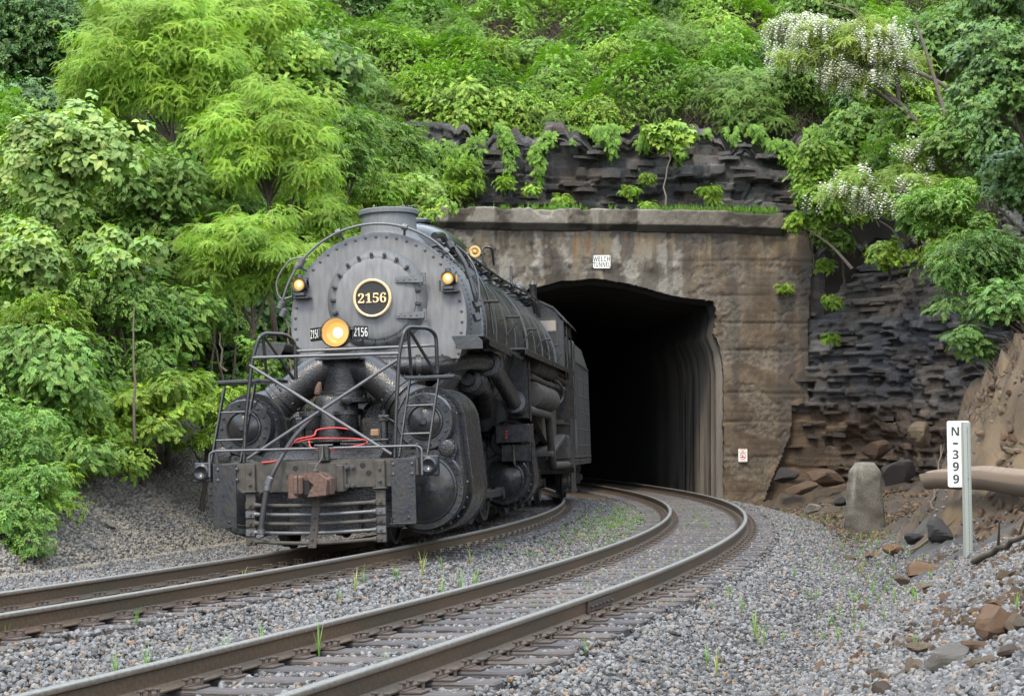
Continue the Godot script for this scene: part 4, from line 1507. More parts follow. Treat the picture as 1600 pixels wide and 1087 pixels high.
	m.cyl(L(-0.17, 0.70, -0.47), L(-0.17, 1.0, -0.47), 0.075, -1, 16)
	m.box(L(-0.10, 0.86, -0.50), Vector3(0.13, 0.25, 0.12), 0.03)
	m.cyl(L(0.12, 0.82, -0.49), L(0.2, 0.84, -0.49), 0.055, 0.05, 12)
	obj("knuckle", m, M.coupler_rust, cp)
	m = mbf()
	m.box(L(0.0, 0.83, -0.472), Vector3(0.11, 0.2, 0.04), 0.01)
	m.box(L(0.12, 0.95, -0.468), Vector3(0.16, 0.05, 0.03), 0.01, Basis(z, -0.5))
	m.box(L(-0.09, 0.86, -0.565), Vector3(0.012, 0.26, 0.01), 0.002)
	obj("coupler_recess", m, M.shade_black, cp)
	m = mbf()
	m.tube(curve([L(0.1, 1.0, -0.4), L(0.1, 1.09, -0.36), L(0.12, 1.2, -0.16), L(0.12, 1.36, -0.1)]), 0.012, 7)
	m.box(L(0.1, 1.02, -0.4), Vector3(0.07, 0.07, 0.06), 0.01)
	obj("lift_pin", m, M.dusty_black, cp)
	# ---- rod along the beam with turned-down ends
	m = mbf()
	m.tube(bend([L(-1.43, 1.0, -0.06), L(-1.43, 1.30, -0.05), L(-1.36, 1.335, -0.05), L(1.36, 1.318, -0.05), L(1.42, 1.28, -0.05), L(1.42, 0.94, -0.06)], 0.06), 0.016, 9)
	for b in [-1.34, 1.36]:
		m.cyl(L(b, 1.165, 0.0), L(b, 1.35, -0.05), 0.02)
	obj("uncoupling_rod", m, M.rod_steel, t)
	m = mbf()
	m.box(L(0.12, 1.26, -0.03), Vector3(0.15, 0.21, 0.1), 0.012)
	m.tube([L(0.0, 1.36, -0.06), L(0.25, 1.36, -0.06)], 0.018, 8)
	obj("rod_bracket", m, M.black_paint, t)
	# ---- hoses and cable
	m = mbf()
	m.tube(curve([L(-0.25, 1.75, 0.75), L(-0.38, 1.5, 0.35), L(-0.42, 1.3, 0.0), L(-0.5, 1.1, -0.14), L(-0.58, 0.92, -0.18)]), 0.03, 10)
	var hs := obj("steam_hose", m, M.rubber, t)
	m = mbf()
	m.tube(curve([L(-0.6, 0.86, -0.19), L(-0.63, 0.72, -0.2), L(-0.67, 0.45, -0.22), L(-0.69, 0.29, -0.23)]), 0.042, 10)
	obj("hose_end", m, M.rubber, hs)
	m = mbf()
	m.box(L(-0.585, 0.92, -0.18), Vector3(0.09, 0.13, 0.08), 0.02, Basis(z, -0.4))
	m.cyl(L(-0.6, 0.87, -0.19), L(-0.61, 0.8, -0.195), 0.05)
	m.cyl(L(-0.685, 0.31, -0.23), L(-0.69, 0.25, -0.23), 0.05)
	m.box(L(-0.70, 0.215, -0.24), Vector3(0.10, 0.06, 0.07), 0.02, Basis(z, 0.4))
	obj("hose_coupling", m, M.rod_steel, hs)
	m = mbf()
	m.tube(curve([L(0.35, 1.56, 0.75), L(0.1, 1.6, 0.7), L(-0.12, 1.58, 0.55), L(-0.14, 1.5, 0.4), L(-0.35, 1.45, 0.3), L(-0.42, 1.32, 0.15), L(-0.52, 1.19, 0.02), L(-0.72, 1.165, -0.02)]), 0.012, 8)
	m.tube(curve([L(-0.35, 1.42, 0.3), L(-0.1, 1.46, 0.32), L(0.3, 1.45, 0.35), L(0.58, 1.42, 0.3), L(0.62, 1.37, 0.2), L(0.4, 1.33, 0.15), L(0.05, 1.30, 0.12), L(-0.1, 1.34, 0.14), L(-0.16, 1.43, 0.25)]), 0.01, 8)
	obj("red_cable", m, M.red_cable, t)
	# ---- deck behind the beam
	m = mbf()
	m.prism(PackedVector2Array([Vector2(0.15, 1.12), Vector2(0.15, 1.19), Vector2(0.4, 1.29), Vector2(0.85, 1.36), Vector2(2.2, 1.40), Vector2(2.2, 0.6), Vector2(0.2, 0.6)]), L(-0.80, 0, 0), Vector3(0, 0, -1), Vector3.UP, Vector3(1.62, 0, 0))
	m.box(L(0.0, 0.55, 2.4), Vector3(1.0, 0.7, 4.2), 0.03)
	m.box(L(0.1, 0.42, 0.5), Vector3(1.9, 0.35, 0.12), 0.02)
	obj("deck_casting", m, M.cast_black, t)
	# ---- low pressure cylinders
	cylinder_group(t, "low_pressure_cylinder", "right-hand front cylinder with domed heads, nearest the empty track", 1.0, 0.80, Vector2(1.25, 0.75), 0.50, Vector2(1.30, 1.645), 0.355, 1.75, TF)
	cylinder_group(t, "low_pressure_cylinder", "front cylinder on the side of the bushes", -1.0, 0.80, Vector2(1.22, 0.75), 0.50, Vector2(1.22, 1.645), 0.355, 1.75, TF)
	# ---- receiver pipe: trunk, two arms down to the valve chests
	m = mbf()
	var cb := -0.06
	m.lathe([Vector2(0.30, 0.0), Vector2(0.33, 0.02), Vector2(0.33, 0.10), Vector2(0.30, 0.12), Vector2(0.29, 0.3), Vector2(0.31, 0.5), Vector2(0.24, 0.72), Vector2(0, 0.78)], L(cb, 2.02, 1.75), Vector3.UP, 36)
	m.lathe([Vector2(0.40, 0.0), Vector2(0.40, 0.06), Vector2(0.33, 0.07)], L(cb, 1.97, 1.75), Vector3.UP, 36)
	for s in [-1.0, 1.0]:
		m.tube(curve([L(cb, 2.48, 1.75), L(cb + s * 0.28, 2.45, 1.72), L(cb + s * 0.55, 2.28, 1.66), L(cb + s * 0.84, 2.02, 1.6), L(cb + s * 1.05, 1.85, 1.55)]), 0.245, 24)
		var dv := L(s * 0.70, -0.62, -0.12).normalized()
		m.lathe([Vector2(0.24, -0.02), Vector2(0.315, -0.02), Vector2(0.315, 0.045), Vector2(0.29, 0.05), Vector2(0.29, 0.06), Vector2(0.315, 0.06), Vector2(0.315, 0.12), Vector2(0.29, 0.13), Vector2(0.36, 0.26), Vector2(0.42, 0.5), Vector2(0.43, 0.75)], L(cb + s * 0.80, 2.06, 1.61), dv, 30)
		for i in 12:
			var q := MB.side_of(dv).rotated(dv, TAU * i / 12.0)
			m.bolt(L(cb + s * 0.80, 2.06, 1.61) + q * 0.28 - dv * 0.02, -dv, 0.02)
	bolt_ring(m, Vector3.ZERO, 0.0, 0, 0.01)
	for i in 14:
		var a := TAU * i / 14.0
		m.bolt(L(cb + cos(a) * 0.365, 2.03, 1.75 + sin(a) * 0.365), Vector3.UP, 0.02)
	m.bolt(L(cb, 2.56, 1.45), z, 0.03)
	obj("receiver_pipe", m, M.cast_black, t)
	# ---- column between the cylinders, with its two lugs
	m = mbf()
	m.lathe([Vector2(0.36, 0.0), Vector2(0.36, 0.05), Vector2(0.24, 0.07), Vector2(0.225, 0.55), Vector2(0.2, 0.62), Vector2(0.1, 0.655), Vector2(0, 0.66)], L(-0.10, 1.42, 1.2), Vector3.UP, 30)
	for s in [-1.0, 1.0]:
		m.lathe([Vector2(0.0, -0.13), Vector2(0.10, -0.13), Vector2(0.125, -0.09), Vector2(0.125, 0.06), Vector2(0.15, 0.06), Vector2(0.15, 0.11), Vector2(0.1, 0.12), Vector2(0, 0.13)], L(-0.10 + s * 0.24, 1.72, 1.0), Vector3.UP, 20)
	m.lathe([Vector2(0.06, 0), Vector2(0.06, 0.1), Vector2(0.035, 0.11), Vector2(0, 0.11)], L(0.1, 1.98, 1.12), L(0.8, 0, -0.6), 12)
	m.cyl(L(-0.1, 1.4, 1.6), L(-0.1, 2.0, 1.72), 0.27, 0.25, 24)
	obj("exhaust_column", m, M.cast_black, t)
	m = mbf()
	for q in [[0.62, 1.62, 1.3], [-0.5, 1.6, 1.1]]:
		m.box(L(q[0], 1.45, q[2]), Vector3(0.09, 0.5, 0.1), 0.02)
		m.box(L(q[0], 1.72, q[2]), Vector3(0.17, 0.1, 0.12), 0.02)
		m.cyl(L(q[0], 1.72, q[2]), L(q[0], 1.84, q[2]), 0.03)
	m.lathe([Vector2(0.3, 0.0), Vector2(0.3, 0.06), Vector2(0.25, 0.08), Vector2(0.25, 0.02), Vector2(0, 0.0)], L(0.42, 1.72, 2.0), z, 26)
	bolt_ring(m, L(0.42, 1.72, 1.94), 0.275, 12, 0.02)
	m.lathe([Vector2(0.26, 0.0), Vector2(0.26, 0.06), Vector2(0.2, 0.08), Vector2(0.2, 0.02), Vector2(0, 0.0)], L(-0.62, 1.6, 1.5), z, 26)
	m.tube(curve([L(-0.25, 1.75, 0.95), L(-0.42, 1.62, 0.9), L(-0.45, 1.45, 0.9), L(-0.3, 1.35, 0.8)]), 0.02, 7)
	m.tube(curve([L(0.62, 1.74, 1.2), L(0.8, 1.68, 1.0), L(0.95, 1.55, 0.9)]), 0.015, 6)
	m.tube([L(-0.6, 1.42, 0.9), L(0.75, 1.42, 0.95)], 0.018, 7)
	m.tube(bend([L(0.15, 1.38, 0.7), L(0.75, 1.36, 0.65), L(0.8, 1.2, 0.5)], 0.06), 0.014, 6)
	obj("pipework", m, M.cast_black, t)
	m = mbf()
	m.box(L(0.62, 1.52, 0.75), Vector3(0.11, 0.09, 0.09), 0.01)
	obj("wood_block", m, M.tan_wood, t)
	m = mbf()
	m.lathe([Vector2(0, 0), Vector2(0.045, 0.03), Vector2(0.05, 0.12), Vector2(0.025, 0.2), Vector2(0, 0.21)], L(-0.33, 2.06, 1.3), Vector3(0.25, 1, 0), 12)
	m.tube(curve([L(-0.33, 2.06, 1.3), L(-0.4, 1.95, 1.3), L(-0.33, 1.85, 1.25), L(-0.3, 1.7, 1.2)]), 0.014, 6)
	obj("valve_handle", m, M.coupler_rust, t)
	# ---- ladders, platforms, handrails
	for s in [-1.0, 1.0]:
		var b0 := 1.10 if s > 0 else -1.05      # inner foot
		var lad := Node3D.new()
		put(lad, "front_ladder", t)
		for q in ([[1.455, 1.58, 1.175], [1.085, 1.19, 1.195]] if s > 0 else [[-1.47, -1.36, 1.17], [-1.06, -0.94, 1.19]]):
			m = mbf()
			var p0 := L(q[0], q[2] - 0.02, 0.12)
			var p1 := L(q[1], 2.2, 0.42)
			var d := p1 - p0
			m.box((p0 + p1) * 0.5, Vector3(0.022, d.length(), 0.075), 0.004, Basis(Quaternion(Vector3.UP, d.normalized())))
			obj("stringer", m, M.black_paint, lad)
		for f in [0.3, 0.66]:
			m = mbf()
			var bl := lerpf(1.085, 1.19, f) if s > 0 else lerpf(-1.47, -1.36, f)
			var br := lerpf(1.455, 1.58, f) if s > 0 else lerpf(-1.06, -0.94, f)
			m.tube([L(bl, lerpf(1.17, 2.2, f), lerpf(0.12, 0.42, f)), L(br, lerpf(1.17, 2.2, f), lerpf(0.12, 0.42, f))], 0.014, 7)
			obj("rung", m, M.rod_steel, lad)
		m = mbf()
		if s > 0:
			m.box(L(1.46, 2.22, 0.62), Vector3(0.68, 0.045, 0.5), 0.01)
		else:
			m.box(L(-1.03, 2.26, 0.62), Vector3(0.84, 0.045, 0.5), 0.01)
		for q in 3:
			m.bolt(L(b0 + s * 0.1 * q, 2.245, 0.5), Vector3.UP, 0.018)
		obj("platform", m, M.black_paint, lad)
		m = mbf()
		var e := [-1.02, -0.90, -0.80, -0.55, -0.46, -0.46] if s < 0 else [1.02, 1.10, 1.18, 1.42, 1.50, 1.50]
		m.tube(bend([L(e[0], 1.17, 0.13), L(e[0] + 0.03, 1.75, 0.15), L(e[1], 2.53, 0.2), L(e[2], 2.885, 0.25), L(e[3], 2.885, 0.6), L(e[4], 2.8, 0.72), L(e[5], 2.28, 0.74)], 0.13), 0.026, 10)
		m.tube([L(e[2] + 0.03, 2.86, 0.28), L(e[2] + 0.03, 2.28, 0.42)], 0.022, 8)
		m.tube([L(e[2] + 0.05, 2.84, 0.3), L(e[4] - 0.02, 2.28, 0.70)], 0.022, 8)
		m.tube([L(e[0] + 0.03, 1.75, 0.15), L(e[0] + 0.1, 2.0, 0.5)], 0.014, 6)
		obj("hand_loop", m, M.black_paint, lad)
	m = mbf()
	m.tube([L(-0.89, 2.56, 0.2), L(1.10, 2.535, 0.2)], 0.022, 10)
	obj("cross_rail", m, M.rod_steel, t)
	m = mbf()
	m.tube([L(-0.46, 2.66, 0.74), L(1.5, 2.66, 0.74)], 0.02, 9)
	obj("cross_rail", m, M.rod_steel, t)
	m = mbf()
	m.tube([L(-0.93, 2.46, 0.18), L(0.98, 1.22, 0.12)], 0.022, 10)
	obj("brace_rod", m, M.rod_steel, t)
	m = mbf()
	m.tube([L(1.09, 2.46, 0.2), L(-0.98, 1.22, 0.16)], 0.022, 10)
	obj("brace_rod", m, M.rod_steel, t)
	# ---- headlight with number boards
	m = mbf()
	var hl := Vector3(-0.01, 2.93, -1.2)
	m.lathe([Vector2(0.0, -0.3), Vector2(0.15, -0.29), Vector2(0.19, -0.2), Vector2(0.195, -0.02), Vector2(0.212, -0.015), Vector2(0.212, 0.05), Vector2(0.198, 0.06), Vector2(0.195, 0.04), Vector2(0.195, 0.0)], hl, z, 36)
	m.box(hl + Vector3(0, -0.24, -0.1), Vector3(0.32, 0.07, 0.3), 0.01)
	m.box(hl + Vector3(0.02, -0.30, -0.12), Vector3(0.52, 0.05, 0.34), 0.01)
	m.box(hl + Vector3(0.02, -0.36, -0.14), Vector3(0.62, 0.03, 0.38), 0.008)
	m.box(hl + Vector3(0.24, 0.05, 0.0), Vector3(0.06, 0.06, 0.08), 0.01)
	m.box(hl + Vector3(-0.22, 0.0, 0.0), Vector3(0.06, 0.12, 0.08), 0.01)
	var head := obj("headlight", m, M.black_paint, t)
	m = mbf()
	m.lathe([Vector2(0.196, 0.025), Vector2(0.165, -0.02), Vector2(0.15, -0.05)], hl, z, 36)
	obj("reflector", m, M.headlight_glow, head)
	m = mbf()
	m.lathe([Vector2(0.15, -0.05), Vector2(0.08, -0.1), Vector2(0.0, -0.12)], hl, z, 32)
	obj("reflector", m, M.lens_glow, head)
	m = mbf()
	m.lathe([Vector2(0.0, -0.065), Vector2(0.05, -0.05), Vector2(0.072, 0.0), Vector2(0.05, 0.045), Vector2(0.0, 0.055)], hl + Vector3(0.02, 0, -0.04), z, 20)
	obj("bulb", m, M.headlight_core, head)
	for s in [-1.0, 1.0]:
		m = mbf()
		var bas := Basis(Vector3.UP, s * 0.75)
		var pc: Vector3 = hl + Vector3(s * 0.31, 0.0, -0.12)
		m.box(pc, Vector3(0.26, 0.19, 0.05), 0.008, bas)
		var nb := obj("number_board", m, M.board_black, head)
		var w := words("2156", 0.165, M.white_paint, nb, "numerals", "Droid Sans Mono", 400)
		w.transform = TF * Transform3D(bas * Basis.from_scale(Vector3(0.58, 1.0, 1.0)), pc + bas * Vector3(0, 0, 0.028))
	# ---- smokebox front
	var sc := 3.21
	var sr := 1.33
	var poly := PackedVector2Array()
	for i in 49:
		var a := lerpf(-0.36, PI + 0.36, i / 48.0)
		poly.append(Vector2(cos(a) * sr * 1.0, sin(a) * sr))
	poly.append(Vector2(-1.28, -0.60))
	poly.append(Vector2(1.20, -0.60))
	m = MB.new()
	m.prism(poly, L(0, sc, 2.90), Vector3.RIGHT, Vector3.UP, Vector3(0, 0, -0.05))
	var sf := obj("smokebox_front", m, M.graphite, t)
	m = MB.new()
	for i in 31:
		var a := lerpf(-0.3, PI + 0.3, i / 30.0)
		m.rivet(L(cos(a) * (sr - 0.07), sc + sin(a) * (sr - 0.07), 2.90), z, 0.024, 8)
	for b in [-1.22, -1.24, 1.17, 1.19]:
		m.rivet(L(b, 2.78 if absf(b) in [1.22, 1.17] else 2.68, 2.90), z, 0.022, 8)
	for b in [0.95, 0.7, -1.0, -0.75]:
		m.rivet(L(b, 2.67, 2.90), z, 0.022, 8)
	tag(obj("front_rivets", m, M.bolt_black, sf), "", "", "", "stuff")
	m = MB.new()
	var dc := 3.53
	m.lathe([Vector2(0.76, 0.0), Vector2(0.74, 0.03), Vector2(0.68, 0.10), Vector2(0.62, 0.12), Vector2(0.585, 0.12)], L(0, dc, 2.90), z, 56)
	obj("door_ring", m, M.stack_grey, sf)
	m = MB.new()
	m.lathe([Vector2(0.605, 0.10), Vector2(0.605, 0.135), Vector2(0.585, 0.15), Vector2(0.5, 0.165), Vector2(0.25, 0.20), Vector2(0, 0.205)], L(0, dc, 2.90), z, 56)
	var door := obj("smokebox_door", m, M.graphite, t)
	for i in 21:
		var a := TAU * (i + 0.5) / 21.0
		m = MB.new()
		var p := L(cos(a) * 0.645, dc + sin(a) * 0.645, 2.80)
		m.box(p + Vector3(-cos(a) * 0.03, -sin(a) * 0.03, 0.02), Vector3(0.12, 0.045, 0.045), 0.01, Basis(z, a))
		m.bolt(p + Vector3(cos(a) * 0.02, sin(a) * 0.02, 0.03), z, 0.03)
		obj("door_clamp", m, M.cast_black, door)
	for c in [dc + 0.26, dc - 0.27]:
		m = MB.new()
		m.prism(PackedVector2Array([Vector2(0, -0.035), Vector2(0.30, -0.05), Vector2(0.42, -0.05), Vector2(0.42, 0.05), Vector2(0.30, 0.05), Vector2(0, 0.035)]), L(0.31, c, 2.72), Vector3.RIGHT, Vector3.UP, Vector3(0, 0, 0.03))
		m.cyl(L(0.73, c - 0.09, 2.75), L(0.73, c + 0.09, 2.75), 0.035)
		for k in 4:
			m.rivet(L(0.35 + k * 0.09, c, 2.69), z, 0.018, 6)
		obj("hinge", m, M.stack_grey, door)
	m = MB.new()
	var pc2 := L(-0.03, dc + 0.0, 2.68)
	m.lathe([Vector2(0.255, -0.01), Vector2(0.255, 0.03), Vector2(0.0, 0.032)], pc2, z, 48)
	var np := obj("number_plate", m, M.plate_black, door)
	m = MB.new()
	m.lathe([Vector2(0.285, -0.01), Vector2(0.285, 0.04), Vector2(0.27, 0.052), Vector2(0.25, 0.045), Vector2(0.247, 0.03)], pc2, z, 56)
	obj("plate_rim", m, M.brass_letters, np)
	var nw := words("2156", 0.225, M.brass_letters, np, "numerals", "Droid Serif", 700)
	nw.transform = Transform3D(Basis.from_scale(Vector3(0.86, 0.88, 3.0)), pc2 + Vector3(0, 0.0, 0.038))
	# ---- smokebox, boiler and firebox
	m = MB.new()
	m.lathe([Vector2(1.27, 0.0), Vector2(1.33, -0.02), Vector2(1.33, -0.28), Vector2(1.345, -0.3), Vector2(1.345, -0.42), Vector2(1.33, -0.44), Vector2(1.335, -1.5), Vector2(1.37, -1.52), Vector2(1.37, -1.64)], L(0, sc, 2.93), z, 64)
	var sb := obj("smokebox", m, M.stack_grey, t)
	m = MB.new()
	for i in 40:
		var a := lerpf(-0.5, 1.7, i / 39.0)
		m.rivet(L(cos(a) * 1.345, sc + sin(a) * 1.345, 3.29), Vector3(cos(a), sin(a), 0), 0.022)
		m.rivet(L(cos(a) * 1.37, sc + sin(a) * 1.37, 4.51), Vector3(cos(a), sin(a), 0), 0.022)
	tag(obj("smokebox_rivets", m, M.bolt_black, sb), "", "", "", "stuff")
	m = MB.new()
	m.lathe([Vector2(1.37, 0), Vector2(1.40, -0.02), Vector2(1.40, -4.6), Vector2(1.48, -6.4), Vector2(1.5, -9.0), Vector2(1.46, -12.8), Vector2(1.0, -12.81)], L(0, sc + 0.02, 4.55), z, 64)
	var bo := obj("boiler", m, M.boiler_paint, t)
	for a in [4.62, 5.9, 7.3, 8.7, 10.0, 11.4, 12.8, 14.4, 16.0]:
		m = MB.new()
		var rr := 1.408 if a < 9.1 else (1.49 if a < 12.0 else 1.505)
		m.lathe([Vector2(rr - 0.03, -0.05), Vector2(rr, -0.045), Vector2(rr + 0.005, 0.045), Vector2(rr - 0.03, 0.05)], L(0, sc + 0.02, a), z, 64)
		obj("boiler_band", m, M.boiler_paint, bo)
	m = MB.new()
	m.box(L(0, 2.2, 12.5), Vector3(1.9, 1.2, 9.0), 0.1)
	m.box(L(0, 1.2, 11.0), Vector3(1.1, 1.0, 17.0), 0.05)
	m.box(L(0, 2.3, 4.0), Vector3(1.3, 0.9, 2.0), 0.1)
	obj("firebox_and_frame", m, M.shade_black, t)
	# ---- chimney
	m = MB.new()
	m.lathe([Vector2(0.60, -0.1), Vector2(0.56, 0.05), Vector2(0.46, 0.14), Vector2(0.435, 0.2), Vector2(0.425, 0.46), Vector2(0.465, 0.48), Vector2(0.465, 0.54), Vector2(0.45, 0.555), Vector2(0.36, 0.555), Vector2(0.34, 0.3)], L(0.0, 4.46, 3.95), Vector3.UP, 48)
	m.box(L(0.02, 5.03, 3.95), Vector3(0.14, 0.04, 0.1), 0.012)
	obj("chimney", m, M.stack_grey, t)
	# ---- handrail round the smokebox front
	m = MB.new()
	var pts := []
	for i in 29:
		var a := lerpf(0.62, PI - 0.3, i / 28.0)
		pts.append(L(cos(a) * 1.46, sc + sin(a) * 1.44, 2.78))
	pts.append_array([L(-1.44, 3.5, 2.78), L(-1.40, 3.36, 2.8)])
	m.tube(pts, 0.02, 9)
	for a in [0.75, 1.25, 1.95, 2.5]:
		m.cyl(L(cos(a) * 1.3, sc + sin(a) * 1.3, 3.0), L(cos(a) * 1.46, sc + sin(a) * 1.44, 2.78), 0.02)
		m.lathe([Vector2(0.045, -0.04), Vector2(0.05, 0), Vector2(0.045, 0.04)], L(cos(a) * 1.46, sc + sin(a) * 1.44, 2.78), Vector3(-sin(a), cos(a), 0), 10)
	for q in [[-1.12, 4.12], [-1.44, 3.5], [-1.41, 3.38]]:
		m.lathe([Vector2(0, -0.07), Vector2(0.05, -0.06), Vector2(0.055, 0.06), Vector2(0, 0.07)], L(q[0], q[1], 2.78), Vector3(0.5, 1, 0), 10)
	m.tube(curve([L(-1.02, 4.2, 2.78), L(-1.3, 4.15, 2.78), L(-1.5, 3.85, 2.78), L(-1.45, 3.6, 2.78), L(-1.28, 3.62, 2.8)]), 0.014, 7)
	obj("front_handrail", m, M.rod_steel, t)
	# ---- marker lamps
	for s in [-1.0, 1.0]:
		m = MB.new()
		var c := L(1.09 if s > 0 else -1.15, 3.785, 2.74)
		m.lathe([Vector2(0, -0.16), Vector2(0.07, -0.15), Vector2(0.095, -0.1), Vector2(0.1, 0.02), Vector2(0.105, 0.03), Vector2(0.1, 0.05), Vector2(0.082, 0.045), Vector2(0.076, 0.02)], c, z, 26)
		m.lathe([Vector2(0.085, 0.08), Vector2(0.09, 0.115), Vector2(0.075, 0.12)], c + Vector3(0, 0, -0.06), Vector3(1, 0, 0), 18)
		m.lathe([Vector2(0.05, 0.0), Vector2(0.04, 0.05), Vector2(0, 0.06)], c + Vector3(0, 0.1, -0.05), Vector3.UP, 12)
		m.box(c + Vector3(0, -0.14, -0.04), Vector3(0.16, 0.06, 0.12), 0.01)
		m.box(c + Vector3(0.03, -0.19, -0.08), Vector3(0.26, 0.03, 0.14), 0.008)
		m.box(c + Vector3(-0.13, -0.1, -0.06), Vector3(0.025, 0.16, 0.025), 0.005)
		var ml := obj("marker_lamp", m, M.black_paint, t)
		m = MB.new()
		m.lathe([Vector2(0.076, 0.0), Vector2(0.065, 0.025), Vector2(0.04, 0.04), Vector2(0, 0.045)], c + Vector3(0, 0, 0.012), z, 22)
		obj("lamp_lens", m, M.marker_glow, ml)
		m = MB.new()
		m.lathe([Vector2(0.036, 0.0), Vector2(0.025, 0.012), Vector2(0, 0.016)], c + Vector3(0.01, 0.0, 0.05), z, 16)
		obj("bulb", m, M.headlight_core, ml)
		if s > 0:
			m = MB.new()
			m.lathe([Vector2(0.075, 0.11), Vector2(0.05, 0.125), Vector2(0, 0.13)], c + Vector3(0, 0, -0.06), Vector3(1, 0, 0), 18)
			obj("side_lens", m, M.headlight_glow, ml)
	# ---- domes
	m = MB.new()
	var dome := []
	for r in 15:
		for q in 29:
			var a := TAU * q / 28.0
			var e := 2.6
			var k := pow(pow(absf(cos(a)), e) + pow(absf(sin(a)), e), -1.0 / e)
			var f := r / 14.0
			var shrink := sqrt(maxf(0.0, 1.0 - pow(maxf(0.0, f - 0.45) / 0.55, 2.4)))
			m.v.append(L(cos(a) * k * 0.80 * shrink, 4.2 + 0.93 * f, 7.0 - sin(a) * k * 1.75 * (shrink * 0.5 + 0.5 if f < 1.0 else 0.5 * 0.0)))
			m.c.append(Color.WHITE)
	grid(m, 15, 29, false)
	obj("sand_dome", m, M.boiler_paint, t)
	m = MB.new()
	m.lathe([Vector2(0.3, 0.0), Vector2(0.3, 0.05), Vector2(0.27, 0.07), Vector2(0, 0.075)], L(0, 5.12, 6.2), Vector3.UP, 26)
	m.lathe([Vector2(0.3, 0.0), Vector2(0.3, 0.05), Vector2(0.27, 0.07), Vector2(0, 0.075)], L(0, 5.12, 7.8), Vector3.UP, 26)
	obj("dome_lid", m, M.boiler_paint, t)
	m = MB.new()
	m.lathe([Vector2(0.78, -0.3), Vector2(0.66, 0.1), Vector2(0.62, 0.25), Vector2(0.55, 0.42), Vector2(0.35, 0.52), Vector2(0.0, 0.55)], L(0, 4.62, 11.2), Vector3.UP, 36)
	obj("steam_dome", m, M.boiler_paint, t)
	m = MB.new()
	m.lathe([Vector2(0, -0.1), Vector2(0.08, -0.09), Vector2(0.11, 0.0), Vector2(0.11, 0.03), Vector2(0.08, 0.035), Vector2(0.04, 0.02), Vector2(0.035, 0.05), Vector2(0, 0.055)], L(0.82, 4.80, 7.75), z, 24)
	obj("brass_lamp", m, M.brass, t)
	# ---- pipes and rails on the boiler's upper flank
	m = MB.new()
	m.tube(curve([L(0.98, 4.32, 3.0), L(1.05, 4.36, 3.5), L(1.08, 4.42, 6.0), L(1.08, 4.5, 10.0), L(1.05, 4.68, 14.0), L(1.0, 4.78, 17.0)], 8), 0.024, 8)
	for i in 9:
		var a := 3.4 + i * 1.55
		var top := Vector3(1.07, 4.36 + 0.03 * i, -a)
		m.cyl(top + Vector3(-0.05, 0.02, 0), Vector3(0.72, 4.36 + 0.012 * i + (0.1 if i > 3 else 0.0), -a - 0.1), 0.03, 0.025, 8)
		m.lathe([Vector2(0.0, -0.05), Vector2(0.045, -0.04), Vector2(0.05, 0.03), Vector2(0, 0.05)], top, Vector3(1, 0.3, 0), 10)
	obj("boiler_handrail", m, M.black_paint, t)
	m = MB.new()
	m.tube(curve([L(0.82, 4.5, 3.3), L(0.8, 4.62, 4.2), L(0.72, 4.60, 5.5), L(0.78, 4.6, 9.0), L(0.85, 4.66, 13.0), L(0.8, 4.78, 16.8)], 6), 0.055, 10)
	m.tube(curve([L(1.05, 4.36, 3.2), L(1.2, 4.2, 3.15), L(1.33, 3.95, 3.1), L(1.43, 3.6, 3.05), L(1.47, 3.35, 3.1), L(1.45, 3.2, 3.15)], 6), 0.036, 9)
	for q in [[1.08, 4.32], [1.36, 3.87], [1.46, 3.42], [1.46, 3.22]]:
		m.lathe([Vector2(0, -0.07), Vector2(0.06, -0.06), Vector2(0.065, 0.05), Vector2(0, 0.07)], L(q[0], q[1], 3.1), Vector3(0.4, -1, 0), 10)
	m.tube(curve([L(1.05, 4.42, 3.9), L(1.25, 4.22, 3.9), L(1.4, 3.9, 3.7), L(1.46, 3.5, 3.4)], 6), 0.02, 8)
	m.tube(curve([L(1.1, 4.28, 5.0), L(1.3, 3.95, 4.9), L(1.42, 3.6, 4.9), L(1.47, 3.1, 4.9)], 6), 0.018, 7)
	obj("sand_pipes", m, M.black_paint, t)
	m = MB.new()
	for i in 3:
		m.lathe([Vector2(0, 0), Vector2(0.13, 0), Vector2(0.13, 0.16), Vector2(0.08, 0.24), Vector2(0, 0.27)], L(0.55 + 0.12 * i, 4.72, 13.6 + i * 0.7), Vector3(0.2, 1, 0), 16)
		m.lathe([Vector2(0, -0.12), Vector2(0.1, -0.1), Vector2(0.13, 0.0), Vector2(0.1, 0.1), Vector2(0, 0.12)], L(0.9, 4.66, 14.6 + i * 0.7), Vector3(0, 0, 1), 14)
		m.tube(curve([L(0.9, 4.7, 14.4 + i * 0.7), L(1.1, 4.6, 14.6 + i * 0.7), L(1.15, 4.3, 14.9 + i * 0.6)]), 0.03, 7)
	m.lathe([Vector2(0, 0), Vector2(0.085, 0), Vector2(0.085, 0.48), Vector2(0.1, 0.5), Vector2(0.06, 0.58), Vector2(0, 0.6)], L(0.95, 4.62, 16.7), Vector3.UP, 16)
	m.tube([L(0.9, 4.62, 12.6), L(0.9, 5.1, 12.7)], 0.03, 8)
	m.tube([L(0.6, 4.86, 8.9), L(0.85, 4.92, 8.9)], 0.03, 8)
	m.tube(bend([L(0.85, 4.7, 8.6), L(0.85, 5.0, 8.6), L(1.0, 5.0, 8.8), L(1.0, 4.7, 9.0)], 0.08), 0.022, 7)
	obj("valve_fittings", m, M.cast_black, t)
